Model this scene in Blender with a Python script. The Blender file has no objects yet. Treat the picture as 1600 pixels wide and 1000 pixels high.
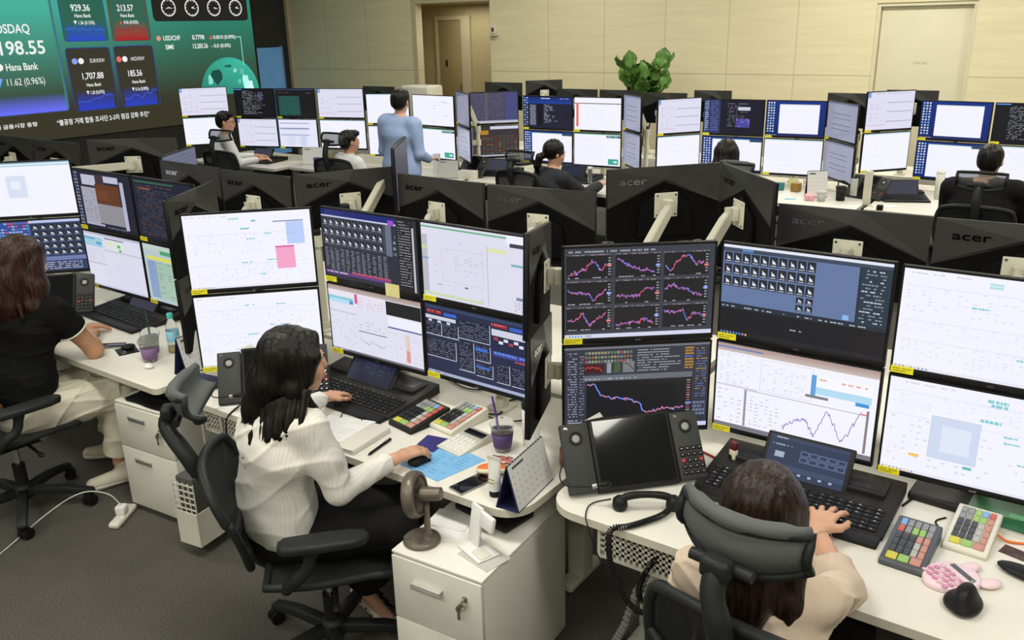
import bpy, bmesh, math, random
import numpy as np
from mathutils import Vector, Matrix, Euler

C = bpy.context.scene.collection
SC = bpy.context.scene
PI = math.pi
R = math.radians
random.seed(7)

# ---------------------------------------------------------------- camera, world, lights, exposure
CAM_H, CAM_PITCH, CAM_ROLL, CAM_YAW = 2.283, R(18.89), R(-1.351), R(35.52)
fw = Vector((-math.sin(CAM_YAW) * math.cos(CAM_PITCH), math.cos(CAM_YAW) * math.cos(CAM_PITCH), -math.sin(CAM_PITCH)))
rt = Vector((math.cos(CAM_YAW), math.sin(CAM_YAW), 0))
up = rt.cross(fw)
rt, up = rt * math.cos(CAM_ROLL) + up * math.sin(CAM_ROLL), up * math.cos(CAM_ROLL) - rt * math.sin(CAM_ROLL)
cd = bpy.data.cameras.new('camera')
cd.sensor_width = 36; cd.lens = 1344 / 1600 * 36; cd.clip_start = 0.02
cam = bpy.data.objects.new('camera', cd); C.objects.link(cam)
m = Matrix((rt, up, -fw)).transposed().to_4x4(); m.translation = (0, 0, CAM_H)
cam.matrix_world = m
SC.camera = cam
SC.view_settings.view_transform = 'Standard'; SC.view_settings.look = 'None'
SC.view_settings.gamma = 1; SC.view_settings.use_curve_mapping = False
SC.view_settings.exposure = 0.0
w = bpy.data.worlds.new('world'); SC.world = w; w.use_nodes = True
w.node_tree.nodes['Background'].inputs[0].default_value = (0.75, 0.8, 0.85, 1)
w.node_tree.nodes['Background'].inputs[1].default_value = 0.08

def area(name, loc, sx, sy, power, col=(1, .97, .88), rot=(0, 0, 0)):
    l = bpy.data.lights.new(name, 'AREA'); l.shape = 'RECTANGLE'; l.size = sx; l.size_y = sy
    l.energy = power; l.color = col
    o = bpy.data.objects.new(name, l); C.objects.link(o); o.location = loc; o.rotation_euler = rot
    return o
LAMPS = [(-9.2, 5.6, 34), (-4.6, 5.6, 78), (-0.2, 5.6, 95), (-5.6, 1.4, 46), (-2.2, 1.4, 70), (1.0, 1.4, 66),
         (-6.6, 9.4, 55), (-2.6, 9.4, 100), (1.2, 9.4, 100), (-9.6, 9.2, 14),
         (-4.5, -1.8, 60), (-1.5, -1.8, 75), (1.5, -1.8, 60)]
for x, y, p in LAMPS:
    area('ceiling_lamp_light', (x, y, 3.93), 1.5, .55, p * .78)

area('recess_lamp_light', (-9.6, 12.2, 2.62), .8, .3, 9)

# ---------------------------------------------------------------- materials
MATS = {}
def mat(name, col=(.5, .5, .5), rough=.5, metal=0, bump=0, scale=60, vary=0, emis=None, es=1, trans=0, alpha=1, coat=0, stretch=(1, 1, 1), detail=3, ior=1.45, sheen=0, spec=None):
    if name in MATS: return MATS[name]
    m = bpy.data.materials.new(name); m.use_nodes = True
    nt = m.node_tree; b = nt.nodes['Principled BSDF']; L = nt.links
    b.inputs['Base Color'].default_value = (*col, 1); b.inputs['Roughness'].default_value = rough
    b.inputs['Metallic'].default_value = metal; b.inputs['IOR'].default_value = ior
    if spec is None and max(col) < .06 and not metal: spec = .22
    if spec is not None: b.inputs['Specular IOR Level'].default_value = spec
    if coat: b.inputs['Coat Weight'].default_value = coat
    if sheen: b.inputs['Sheen Weight'].default_value = sheen
    if trans: b.inputs['Transmission Weight'].default_value = trans
    if alpha < 1: b.inputs['Alpha'].default_value = alpha
    if emis: b.inputs['Emission Color'].default_value = (*emis, 1); b.inputs['Emission Strength'].default_value = es
    if bump or vary:
        tc = nt.nodes.new('ShaderNodeTexCoord'); mp = nt.nodes.new('ShaderNodeMapping'); mp.inputs['Scale'].default_value = stretch
        nz = nt.nodes.new('ShaderNodeTexNoise'); nz.inputs['Scale'].default_value = scale; nz.inputs['Detail'].default_value = detail
        L.new(tc.outputs['Object'], mp.inputs[0]); L.new(mp.outputs[0], nz.inputs['Vector'])
        if bump:
            bp = nt.nodes.new('ShaderNodeBump'); bp.inputs['Strength'].default_value = bump; bp.inputs['Distance'].default_value = .004
            L.new(nz.outputs[0], bp.inputs['Height']); L.new(bp.outputs[0], b.inputs['Normal'])
        if vary:
            r = nt.nodes.new('ShaderNodeMix'); r.data_type = 'RGBA'
            r.inputs[6].default_value = (*[max(0, c * (1 - vary)) for c in col], 1); r.inputs[7].default_value = (*[min(1, c * (1 + vary)) for c in col], 1)
            mr = nt.nodes.new('ShaderNodeMapRange'); mr.inputs[1].default_value = .3; mr.inputs[2].default_value = .7
            L.new(nz.outputs[0], mr.inputs[0]); L.new(mr.outputs[0], r.inputs[0]); L.new(r.outputs[2], b.inputs['Base Color'])
    MATS[name] = m
    return m

def display_material(name, strength, rough=.25, base=.012):
    m = bpy.data.materials.new(name); m.use_nodes = True
    nt = m.node_tree; b = nt.nodes['Principled BSDF']
    a = nt.nodes.new('ShaderNodeVertexColor'); a.layer_name = 'Col'
    b.inputs['Base Color'].default_value = (base, base, base, 1); b.inputs['Roughness'].default_value = rough
    b.inputs['Emission Strength'].default_value = strength; b.inputs['Specular IOR Level'].default_value = .25
    nt.links.new(a.outputs[0], b.inputs['Emission Color'])
    MATS[name] = m
    return m
display_material('lit_display', 1.0); display_material('wall_display', 1.0, .5)

def colour_material(name, rough=.5, coat=0):
    m = bpy.data.materials.new(name); m.use_nodes = True
    nt = m.node_tree; b = nt.nodes['Principled BSDF']
    a = nt.nodes.new('ShaderNodeVertexColor'); a.layer_name = 'Col'
    b.inputs['Roughness'].default_value = rough; b.inputs['Coat Weight'].default_value = coat
    nt.links.new(a.outputs[0], b.inputs['Base Color'])
    MATS[name] = m
    return m
colour_material('printed', .55)

mat('white_plastic', (.72, .70, .60), .42, vary=.03, scale=6)
mat('arm_white', (.66, .64, .52), .4, vary=.04, scale=8)
mat('desk_white', (.78, .755, .67), .38, vary=.02, scale=3)
mat('desk_edge', (.62, .60, .50), .5, vary=.03, scale=9)
mat('cabinet_paint', (.72, .715, .63), .4, vary=.02, scale=5)
mat('cabinet_top', (.80, .79, .72), .35, vary=.02, scale=5)
mat('handle_metal', (.42, .42, .42), .35, .6, vary=.05, scale=20)
mat('key_metal', (.45, .42, .33), .3, .9, vary=.1, scale=80)
mat('bezel_black', (.012, .012, .013), .38, vary=.1, scale=10)
mat('back_grey', (.052, .052, .048), .38, .1, vary=.06, scale=5, spec=.3)
mat('back_black', (.005, .005, .005), .65, spec=.08, bump=.1, scale=200)
mat('logo_dark', (.005, .005, .005), .15, .3, vary=.1, scale=30)
mat('logo_silver', (.55, .55, .55), .2, .9, vary=.1, scale=30)
mat('yellow_label', (.93, .85, .02), .55, vary=.03, scale=20)
mat('label_ink', (.35, .33, .05), .6, vary=.1, scale=30)
mat('pale_note', (.78, .74, .33), .6, vary=.04, scale=20)
mat('black_plastic', (.014, .014, .014), .42, bump=.05, scale=300)
mat('console_black', (.018, .018, .017), .5, bump=.06, scale=250)
mat('console_grey', (.045, .047, .045), .5, bump=.06, scale=250)
mat('glass_dark', (.006, .007, .008), .08, coat=.5, vary=.1, scale=3)
mat('key_black', (.016, .016, .017), .4, vary=.1, scale=100)
mat('chair_black', (.020, .022, .022), .45, bump=.05, scale=150)
mat('chair_grey', (.085, .092, .09), .6, bump=.15, scale=300)
mat('caster_black', (.010, .010, .010), .3, vary=.1, scale=50)
mat('chrome', (.6, .6, .6), .2, 1, vary=.05, scale=30)
mat('navy_card', (.022, .026, .085), .5, vary=.05, scale=20)
mat('paper', (.80, .80, .78), .6, vary=.02, scale=20)
mat('paper_grey', (.55, .55, .50), .6, vary=.03, scale=20)
mat('purple_sleeve', (.10, .06, .19), .6, vary=.05, scale=30)
mat('purple_straw', (.12, .04, .35), .3, vary=.05, scale=30)
mat('coffee', (.035, .014, .008), .1, vary=.1, scale=30)
mat('clear_plastic', (.93, .95, .95), .05, trans=.92, ior=1.2, vary=.01, scale=10)
mat('teal_cap', (.10, .60, .55), .4, vary=.04, scale=30)
mat('bottle_label', (.25, .55, .70), .4, vary=.1, scale=30)
mat('green_tea', (.14, .24, .10), .2, trans=.3, vary=.1, scale=30)
mat('dark_green', (.01, .10, .035), .35, vary=.12, scale=14)
mat('pink', (.84, .64, .69), .35, vary=.03, scale=20)
mat('hot_pink', (.65, .14, .36), .4, vary=.05, scale=20)
mat('fan_brown', (.16, .135, .105), .38, .35, vary=.05, scale=30)
mat('orange_rubber', (.75, .17, .03), .5, vary=.08, scale=20)
mat('maroon', (.12, .015, .02), .5, vary=.08, scale=20)
mat('cream', (.72, .66, .45), .5, vary=.05, scale=20)
mat('brown_board', (.22, .17, .09), .65, vary=.08, scale=12)
mat('amber_glass', (.16, .035, .008), .12, coat=.4, vary=.2, scale=15)
mat('denim_blue', (.33, .44, .70), .85, bump=.5, scale=25, vary=.05)
mat('white_cotton', (.78, .765, .70), .8, bump=.6, scale=16, vary=.04)
mat('bright_shirt', (.80, .80, .80), .8, bump=.4, scale=20, vary=.03)
mat('beige_linen', (.66, .53, .41), .85, bump=.7, scale=18, vary=.05)
mat('cream_trousers', (.72, .68, .55), .85, bump=.5, scale=14, vary=.04)
mat('black_knit', (.006, .006, .007), .9, bump=.5, scale=60, vary=.2)
mat('black_cloth', (.008, .008, .009), .85, bump=.4, scale=20, vary=.2)
mat('dark_grey_knit', (.035, .036, .042), .9, bump=.5, scale=50, vary=.1)
mat('skin', (.66, .37, .235), .5, vary=.04, scale=14)
mat('skin_warm', (.55, .29, .17), .5, vary=.04, scale=14)
mat('lips', (.50, .13, .11), .4, vary=.04, scale=14)
mat('eye_dark', (.02, .015, .012), .2, vary=.04, scale=14)
mat('trim_white', (.85, .82, .75), .7, vary=.04, scale=14)
mat('belt_brown', (.16, .065, .02), .5, vary=.1, scale=30)
mat('shoe_cream', (.62, .58, .46), .7, bump=.2, scale=60, vary=.05)
mat('leaf', (.095, .21, .035), .35, vary=.35, scale=7)
mat('stem', (.10, .07, .035), .7, vary=.1, scale=30)
mat('pot', (.25, .24, .22), .6, vary=.05, scale=10)
mat('soil', (.03, .02, .012), .9, bump=.8, scale=90)
mat('cable_black', (.012, .012, .012), .5, vary=.1, scale=50)
mat('cable_white', (.75, .73, .66), .45, vary=.03, scale=50)
mat('cable_red', (.30, .01, .015), .5, vary=.1, scale=50)
mat('spine_grey', (.30, .31, .28), .5, vary=.05, scale=20)
mat('dark_panel', (.075, .075, .07), .6, vary=.05, scale=3)
mat('blue_mat', (.22, .50, .80), .5, vary=.03, scale=12)

def hair_material(name, col, tint):
    m = bpy.data.materials.new(name); m.use_nodes = True
    nt = m.node_tree; b = nt.nodes['Principled BSDF']; L = nt.links
    tc = nt.nodes.new('ShaderNodeTexCoord'); mp = nt.nodes.new('ShaderNodeMapping'); mp.inputs['Scale'].default_value = (110, 110, 7)
    nz = nt.nodes.new('ShaderNodeTexNoise'); nz.inputs['Scale'].default_value = 1; nz.inputs['Detail'].default_value = 3
    L.new(tc.outputs['Object'], mp.inputs[0]); L.new(mp.outputs[0], nz.inputs['Vector'])
    cr = nt.nodes.new('ShaderNodeValToRGB'); cr.color_ramp.elements[0].position = .38; cr.color_ramp.elements[1].position = .7
    cr.color_ramp.elements[0].color = (*col, 1); cr.color_ramp.elements[1].color = (*tint, 1)
    L.new(nz.outputs[0], cr.inputs[0]); L.new(cr.outputs[0], b.inputs['Base Color'])
    bp = nt.nodes.new('ShaderNodeBump'); bp.inputs['Strength'].default_value = .8; bp.inputs['Distance'].default_value = .004
    L.new(nz.outputs[0], bp.inputs['Height']); L.new(bp.outputs[0], b.inputs['Normal'])
    b.inputs['Roughness'].default_value = .40; b.inputs['Specular IOR Level'].default_value = .28
    b.inputs['Anisotropic'].default_value = .5
    MATS[name] = m
def striped_cotton():
    m = MATS['white_cotton']; nt = m.node_tree; b = nt.nodes['Principled BSDF']; L = nt.links
    tc = nt.nodes.new('ShaderNodeTexCoord'); wv = nt.nodes.new('ShaderNodeTexWave'); wv.bands_direction = 'X'; wv.inputs['Scale'].default_value = 30; wv.inputs['Distortion'].default_value = .1; wv.inputs['Detail Scale'].default_value = .6
    L.new(tc.outputs['Object'], wv.inputs['Vector']); cr = nt.nodes.new('ShaderNodeValToRGB'); cr.color_ramp.elements[0].position = .04; cr.color_ramp.elements[0].color = (.70, .685, .62, 1); cr.color_ramp.elements[1].position = .16; cr.color_ramp.elements[1].color = (.80, .785, .72, 1)
    L.new(wv.outputs['Fac'], cr.inputs[0]); L.new(cr.outputs[0], b.inputs['Base Color'])
striped_cotton()
hair_material('hair_black', (.004, .0035, .003), (.014, .010, .008))
hair_material('hair_brown', (.009, .005, .0035), (.034, .017, .011))
hair_material('hair_auburn', (.014, .006, .004), (.065, .028, .02))

def carpet_material():
    m = bpy.data.materials.new('carpet'); m.use_nodes = True
    nt = m.node_tree; b = nt.nodes['Principled BSDF']; L = nt.links
    tc = nt.nodes.new('ShaderNodeTexCoord')
    n1 = nt.nodes.new('ShaderNodeTexNoise'); n1.inputs['Scale'].default_value = 160; n1.inputs['Detail'].default_value = 4
    n2 = nt.nodes.new('ShaderNodeTexNoise'); n2.inputs['Scale'].default_value = 2.2; n2.inputs['Detail'].default_value = 3
    L.new(tc.outputs['Object'], n1.inputs['Vector']); L.new(tc.outputs['Object'], n2.inputs['Vector'])
    cr = nt.nodes.new('ShaderNodeValToRGB'); cr.color_ramp.elements[0].position = .35; cr.color_ramp.elements[1].position = .68
    cr.color_ramp.elements[0].color = (.040, .037, .031, 1); cr.color_ramp.elements[1].color = (.135, .125, .105, 1)
    mx = nt.nodes.new('ShaderNodeMix'); mx.data_type = 'FLOAT'; mx.inputs[0].default_value = .18
    L.new(n1.outputs[0], mx.inputs[2]); L.new(n2.outputs[0], mx.inputs[3]); L.new(mx.outputs[0], cr.inputs[0]); L.new(cr.outputs[0], b.inputs['Base Color'])
    bp = nt.nodes.new('ShaderNodeBump'); bp.inputs['Strength'].default_value = .6; bp.inputs['Distance'].default_value = .006
    L.new(n1.outputs[0], bp.inputs['Height']); L.new(bp.outputs[0], b.inputs['Normal'])
    b.inputs['Roughness'].default_value = .95
    MATS['carpet'] = m
carpet_material()

def panel_wall_material(name, c1, c2, seams, z_seam):
    # pale wood veneer laid horizontally, with fine dark joints at the given X positions and one height
    m = bpy.data.materials.new(name); m.use_nodes = True
    nt = m.node_tree; b = nt.nodes['Principled BSDF']; L = nt.links
    tc = nt.nodes.new('ShaderNodeTexCoord'); mp = nt.nodes.new('ShaderNodeMapping'); mp.inputs['Scale'].default_value = (.7, .7, 9)
    nz = nt.nodes.new('ShaderNodeTexNoise'); nz.inputs['Scale'].default_value = 1.6; nz.inputs['Detail'].default_value = 5; nz.inputs['Roughness'].default_value = .6
    L.new(tc.outputs['Object'], mp.inputs[0]); L.new(mp.outputs[0], nz.inputs['Vector'])
    cr = nt.nodes.new('ShaderNodeValToRGB'); cr.color_ramp.elements[0].position = .3; cr.color_ramp.elements[1].position = .75
    cr.color_ramp.elements[0].color = (*c1, 1); cr.color_ramp.elements[1].color = (*c2, 1)
    L.new(nz.outputs[0], cr.inputs[0])
    sx = nt.nodes.new('ShaderNodeSeparateXYZ'); L.new(tc.outputs['Object'], sx.inputs[0])
    acc = None
    for ax, v in [('X', s) for s in seams] + [('Z', z) for z in z_seam]:
        s = nt.nodes.new('ShaderNodeMath'); s.operation = 'SUBTRACT'; s.inputs[1].default_value = v; L.new(sx.outputs[ax], s.inputs[0])
        a = nt.nodes.new('ShaderNodeMath'); a.operation = 'ABSOLUTE'; L.new(s.outputs[0], a.inputs[0])
        c = nt.nodes.new('ShaderNodeMath'); c.operation = 'LESS_THAN'; c.inputs[1].default_value = .008 if ax == 'Z' else .006; L.new(a.outputs[0], c.inputs[0])
        if acc is None: acc = c
        else:
            d = nt.nodes.new('ShaderNodeMath'); d.operation = 'MAXIMUM'; L.new(acc.outputs[0], d.inputs[0]); L.new(c.outputs[0], d.inputs[1]); acc = d
    mx = nt.nodes.new('ShaderNodeMix'); mx.data_type = 'RGBA'; mx.inputs[7].default_value = (*[c * .55 for c in c1], 1)
    k = nt.nodes.new('ShaderNodeMath'); k.operation = 'MULTIPLY'; k.inputs[1].default_value = .55
    L.new(acc.outputs[0], k.inputs[0]); L.new(k.outputs[0], mx.inputs[0]); L.new(cr.outputs[0], mx.inputs[6]); L.new(mx.outputs[2], b.inputs['Base Color'])
    b.inputs['Roughness'].default_value = .6
    MATS[name] = m
panel_wall_material('wall_veneer', (.76, .67, .43), (.85, .765, .51), [-12.2, -11.18, -7.41, -6.45, -5.49, -4.57, -3.66], [1.6])
mat('door_paint', (.74, .69, .50), .5, vary=.02, scale=4)
mat('door_brown', (.34, .26, .12), .5, vary=.06, scale=5, stretch=(1, 1, 8))
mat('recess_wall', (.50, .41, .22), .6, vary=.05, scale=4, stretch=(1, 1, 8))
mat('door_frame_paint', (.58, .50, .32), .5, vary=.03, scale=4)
mat('dark_wall', (.045, .044, .042), .5, vary=.1, scale=2)
mat('blue_glass', (.10, .24, .42), .12, vary=.25, scale=2, emis=(.08, .20, .36), es=.5)
mat('ceiling_paint', (.75, .75, .72), .8, vary=.02, scale=2)
mat('lamp_diffuser', (.9, .9, .85), .5, vary=.01, scale=2, emis=(1, .97, .88), es=4)
mat('side_wall_paint', (.60, .58, .50), .7, vary=.02, scale=2)

# ---------------------------------------------------------------- mesh helpers
class MB:
    """collects shapes in one mesh; T is the local placement of the next shapes"""
    def __init__(s):
        s.v = []; s.f = []; s.mi = []; s.sm = []; s.mats = []; s.col = []; s.T = Matrix.Identity(4); s.usecol = False
    def _m(s, m):
        m = MATS[m] if isinstance(m, str) else m
        if m not in s.mats: s.mats.append(m)
        return s.mats.index(m)
    def raw(s, verts, faces, m, smooth=False, col=None):
        n = len(s.v); T = s.T
        s.v += [tuple(T @ Vector(p)) for p in verts]
        k = s._m(m)
        for f in faces:
            s.f.append(tuple(i + n for i in f)); s.mi.append(k); s.sm.append(smooth); s.col.append(col or (1, 1, 1))
        if col: s.usecol = True
    def bm(s, b, m, smooth=False):
        b.verts.ensure_lookup_table(); b.verts.index_update()
        s.raw([v.co.copy() for v in b.verts], [[v.index for v in f.verts] for f in b.faces], m, smooth); b.free()
    def box(s, x0, y0, z0, x1, y1, z1, m, bev=0, seg=2):
        b = bmesh.new(); bmesh.ops.create_cube(b, size=1)
        bmesh.ops.scale(b, vec=(abs(x1 - x0), abs(y1 - y0), abs(z1 - z0)), verts=b.verts)
        bmesh.ops.translate(b, vec=((x0 + x1) / 2, (y0 + y1) / 2, (z0 + z1) / 2), verts=b.verts)
        if bev: bmesh.ops.bevel(b, geom=b.edges[:], offset=bev, segments=seg, affect='EDGES', profile=.5)
        s.bm(b, m, bool(bev)); return s
    def prism(s, pts, z0, z1, m, bev=0, axis='z', smooth=False):
        """outline of (a, b) points extruded along an axis: z -> (a,b,z), y -> (a,y,b), x -> (x,a,b)"""
        f3 = {'z': lambda a, b, c: (a, b, c), 'y': lambda a, b, c: (a, c, b), 'x': lambda a, b, c: (c, a, b)}[axis]
        b = bmesh.new()
        v0 = [b.verts.new(f3(a, q, z0)) for a, q in pts]; v1 = [b.verts.new(f3(a, q, z1)) for a, q in pts]
        n = len(pts); e1 = b.faces.new(v0[::-1]); e2 = b.faces.new(v1)
        for i in range(n): b.faces.new((v0[i], v0[(i + 1) % n], v1[(i + 1) % n], v1[i]))
        bmesh.ops.recalc_face_normals(b, faces=b.faces)
        if bev: bmesh.ops.bevel(b, geom=list(e1.edges) + list(e2.edges), offset=bev, segments=2, affect='EDGES', profile=.5)
        s.bm(b, m, smooth or bool(bev)); return s
    def lathe(s, prof, m, n=24, smooth=True, axis='z'):
        """profile of (radius, height)"""
        V = []; F = []
        for r, h in prof:
            for i in range(n):
                a = 2 * PI * i / n; p = (r * math.cos(a), r * math.sin(a), h)
                if axis == 'y': p = (p[0], p[2], p[1])
                if axis == 'x': p = (p[2], p[0], p[1])
                V.append(p)
        for k in range(len(prof) - 1):
            for i in range(n):
                a = k * n + i; b_ = k * n + (i + 1) % n
                q = (a, b_, b_ + n, a + n)
                F.append(q if axis != 'y' else q[::-1])
        s.raw(V, F, m, smooth)
        return s
    def cyl(s, p, q, r, m, n=16, r2=None, smooth=True):
        p = Vector(p); q = Vector(q); r2 = r if r2 is None else r2
        d = q - p; L = d.length
        if L < 1e-6: return s
        z = d / L; x = z.orthogonal().normalized(); y = z.cross(x)
        V = []; F = []
        for (c, rr) in ((p, r), (q, r2)):
            for i in range(n):
                a = 2 * PI * i / n; V.append(c + (x * math.cos(a) + y * math.sin(a)) * rr)
        for i in range(n): F.append((i, (i + 1) % n, n + (i + 1) % n, n + i))
        F.append(tuple(range(n))[::-1]); F.append(tuple(range(n, 2 * n)))
        s.raw(V, F[:n], m, smooth); s.raw(V, F[n:], m, False)
        return s
    def tube(s, pts, r, m, n=8, closed=False, smoothing=0):
        P = [Vector(p) for p in pts]
        if smoothing:
            for _ in range(smoothing):
                Q = [P[0]] if not closed else []
                rng = range(len(P) - 1) if not closed else range(len(P))
                for i in rng:
                    a, b_ = P[i], P[(i + 1) % len(P)]
                    Q += [a * .75 + b_ * .25, a * .25 + b_ * .75]
                if not closed: Q.append(P[-1])
                P = Q
        rr = r if isinstance(r, (list, tuple)) else None
        V = []; N = len(P); px = None
        for i, p in enumerate(P):
            if closed: t = P[(i + 1) % N] - P[i - 1]
            else: t = P[min(i + 1, N - 1)] - P[max(i - 1, 0)]
            t.normalize()
            x = t.orthogonal().normalized() if px is None else (px - t * px.dot(t)).normalized()
            px = x; y = t.cross(x)
            rad = r if rr is None else rr[min(len(rr) - 1, int(i * (len(rr) - 1) / max(1, N - 1) + .5))]
            for k in range(n):
                a = 2 * PI * k / n; V.append(p + (x * math.cos(a) + y * math.sin(a)) * rad)
        F = []
        for i in range(N if closed else N - 1):
            for k in range(n):
                a = i * n + k; b_ = i * n + (k + 1) % n; c = ((i + 1) % N) * n + (k + 1) % n; d = ((i + 1) % N) * n + k
                F.append((a, b_, c, d))
        if not closed: F.append(tuple(range(n))[::-1]); F.append(tuple(range((N - 1) * n, N * n)))
        s.raw(V, F, m, True)
        return s
    def sphere(s, c, r, m, n=16, k=10):
        r = (r, r, r) if isinstance(r, (int, float)) else r
        V = []; F = []
        for j in range(k + 1):
            th = PI * j / k
            for i in range(n):
                a = 2 * PI * i / n
                V.append((c[0] + r[0] * math.sin(th) * math.cos(a), c[1] + r[1] * math.sin(th) * math.sin(a), c[2] + r[2] * math.cos(th)))
        for j in range(k):
            for i in range(n):
                F.append((j * n + i, (j + 1) * n + i, (j + 1) * n + (i + 1) % n, j * n + (i + 1) % n))
        s.raw(V, F, m, True); return s
    def torus(s, c, R0, r, m, n=28, k=8, axis='z'):
        P = []
        for i in range(n):
            a = 2 * PI * i / n; x, y = R0 * math.cos(a), R0 * math.sin(a)
            P.append(Vector(c) + Vector({'z': (x, y, 0), 'y': (x, 0, y), 'x': (0, x, y)}[axis]))
        return s.tube(P, r, m, k, True)
    def grid(s, nu, nv, fn, m, smooth=True, thick=0):
        V = [fn(i / nu, j / nv) for j in range(nv + 1) for i in range(nu + 1)]
        F = [(j * (nu + 1) + i, j * (nu + 1) + i + 1, (j + 1) * (nu + 1) + i + 1, (j + 1) * (nu + 1) + i) for j in range(nv) for i in range(nu)]
        if not thick: s.raw(V, F, m, smooth); return s
        b = bmesh.new(); vs = [b.verts.new(v) for v in V]
        for f in F: b.faces.new([vs[i] for i in f])
        bmesh.ops.recalc_face_normals(b, faces=b.faces)
        bmesh.ops.solidify(b, geom=b.faces[:], thickness=thick)
        s.bm(b, m, smooth); return s
    def build(s, name, parent=None, kind=None, label=None, loc=None, rot=None):
        me = bpy.data.meshes.new(name)
        me.from_pydata(s.v, [], s.f)
        for mm in s.mats: me.materials.append(mm)
        me.polygons.foreach_set('material_index', s.mi); me.polygons.foreach_set('use_smooth', s.sm)
        if s.usecol:
            ca = me.color_attributes.new('Col', 'FLOAT_COLOR', 'CORNER')
            arr = np.ones((len(me.loops), 4), np.float32); k = 0
            for f, c in zip(s.f, s.col):
                n = len(f)
                if isinstance(c[0], (tuple, list)):
                    for q in range(n): arr[k + q, :3] = c[q]
                else: arr[k:k + n, :3] = c
                k += n
            ca.data.foreach_set('color', arr.ravel())
        me.update()
        o = bpy.data.objects.new(name, me); C.objects.link(o)
        if parent is not None: o.parent = parent
        if kind: o['kind'] = kind
        if label: o['label'] = label
        if loc is not None: o.location = loc
        if rot is not None: o.rotation_euler = rot
        return o

def thing(name, label, cat, loc=(0, 0, 0), rz=0, group=None, rot=None):
    o = bpy.data.objects.new(name, None); C.objects.link(o); o.empty_display_size = .05
    o.location = loc; o.rotation_euler = rot if rot else (0, 0, rz)
    o['label'] = label; o['category'] = cat
    if group: o['group'] = group
    return o
def tag(o, label, cat, group=None, kind=None):
    o['label'] = label; o['category'] = cat
    if group: o['group'] = group
    if kind: o['kind'] = kind
    return o
def struct(o, label=None):
    o['kind'] = 'structure'
    if label: o['label'] = label
    return o
def copy_tree(o, parent=None):
    c = o.copy(); C.objects.link(c)
    if parent is not None: c.parent = parent
    for ch in list(o.children): copy_tree(ch, c)
    return c

_tx = {}
def text_shape(t, bold=False):
    """outline of a word as verts and faces, baseline at 0, capital height about 1"""
    key = (t, bold)
    if key not in _tx:
        cu = bpy.data.curves.new('lettering', 'FONT'); cu.body = t; cu.size = 1.38; cu.resolution_u = 3
        if bold: cu.offset = .022
        ob = bpy.data.objects.new('lettering', cu); C.objects.link(ob)
        dg = bpy.context.evaluated_depsgraph_get(); me = ob.evaluated_get(dg).to_mesh()
        V = [tuple(v.co) for v in me.vertices]; F = [tuple(p.vertices) for p in me.polygons]
        ob.evaluated_get(dg).to_mesh_clear(); bpy.data.objects.remove(ob); bpy.data.curves.remove(cu)
        wd = max([v[0] for v in V] + [.01])
        _tx[key] = (V, F, wd)
    return _tx[key]
def put_text(mb, t, x, z, h, m, y=0, width=None, bold=False, col=None, axis='xz', back=False, centre=False):
    V, F, wd = text_shape(t, bold)
    sx = h if width is None else width / wd
    x0 = x - (sx * wd / 2 if centre else 0)
    if axis == 'xz':
        pts = [(x0 + v[0] * sx, y, z + v[1] * h) for v in V]
        fc = F
    elif axis == 'xz_back':       # read from the +y side
        pts = [(x - v[0] * sx, y, z + v[1] * h) for v in V]; fc = F
    else:
        pts = [(x0 + v[0] * sx, z + v[1] * h, y) for v in V]; fc = F
    mb.raw(pts, fc, m, False, col)

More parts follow.
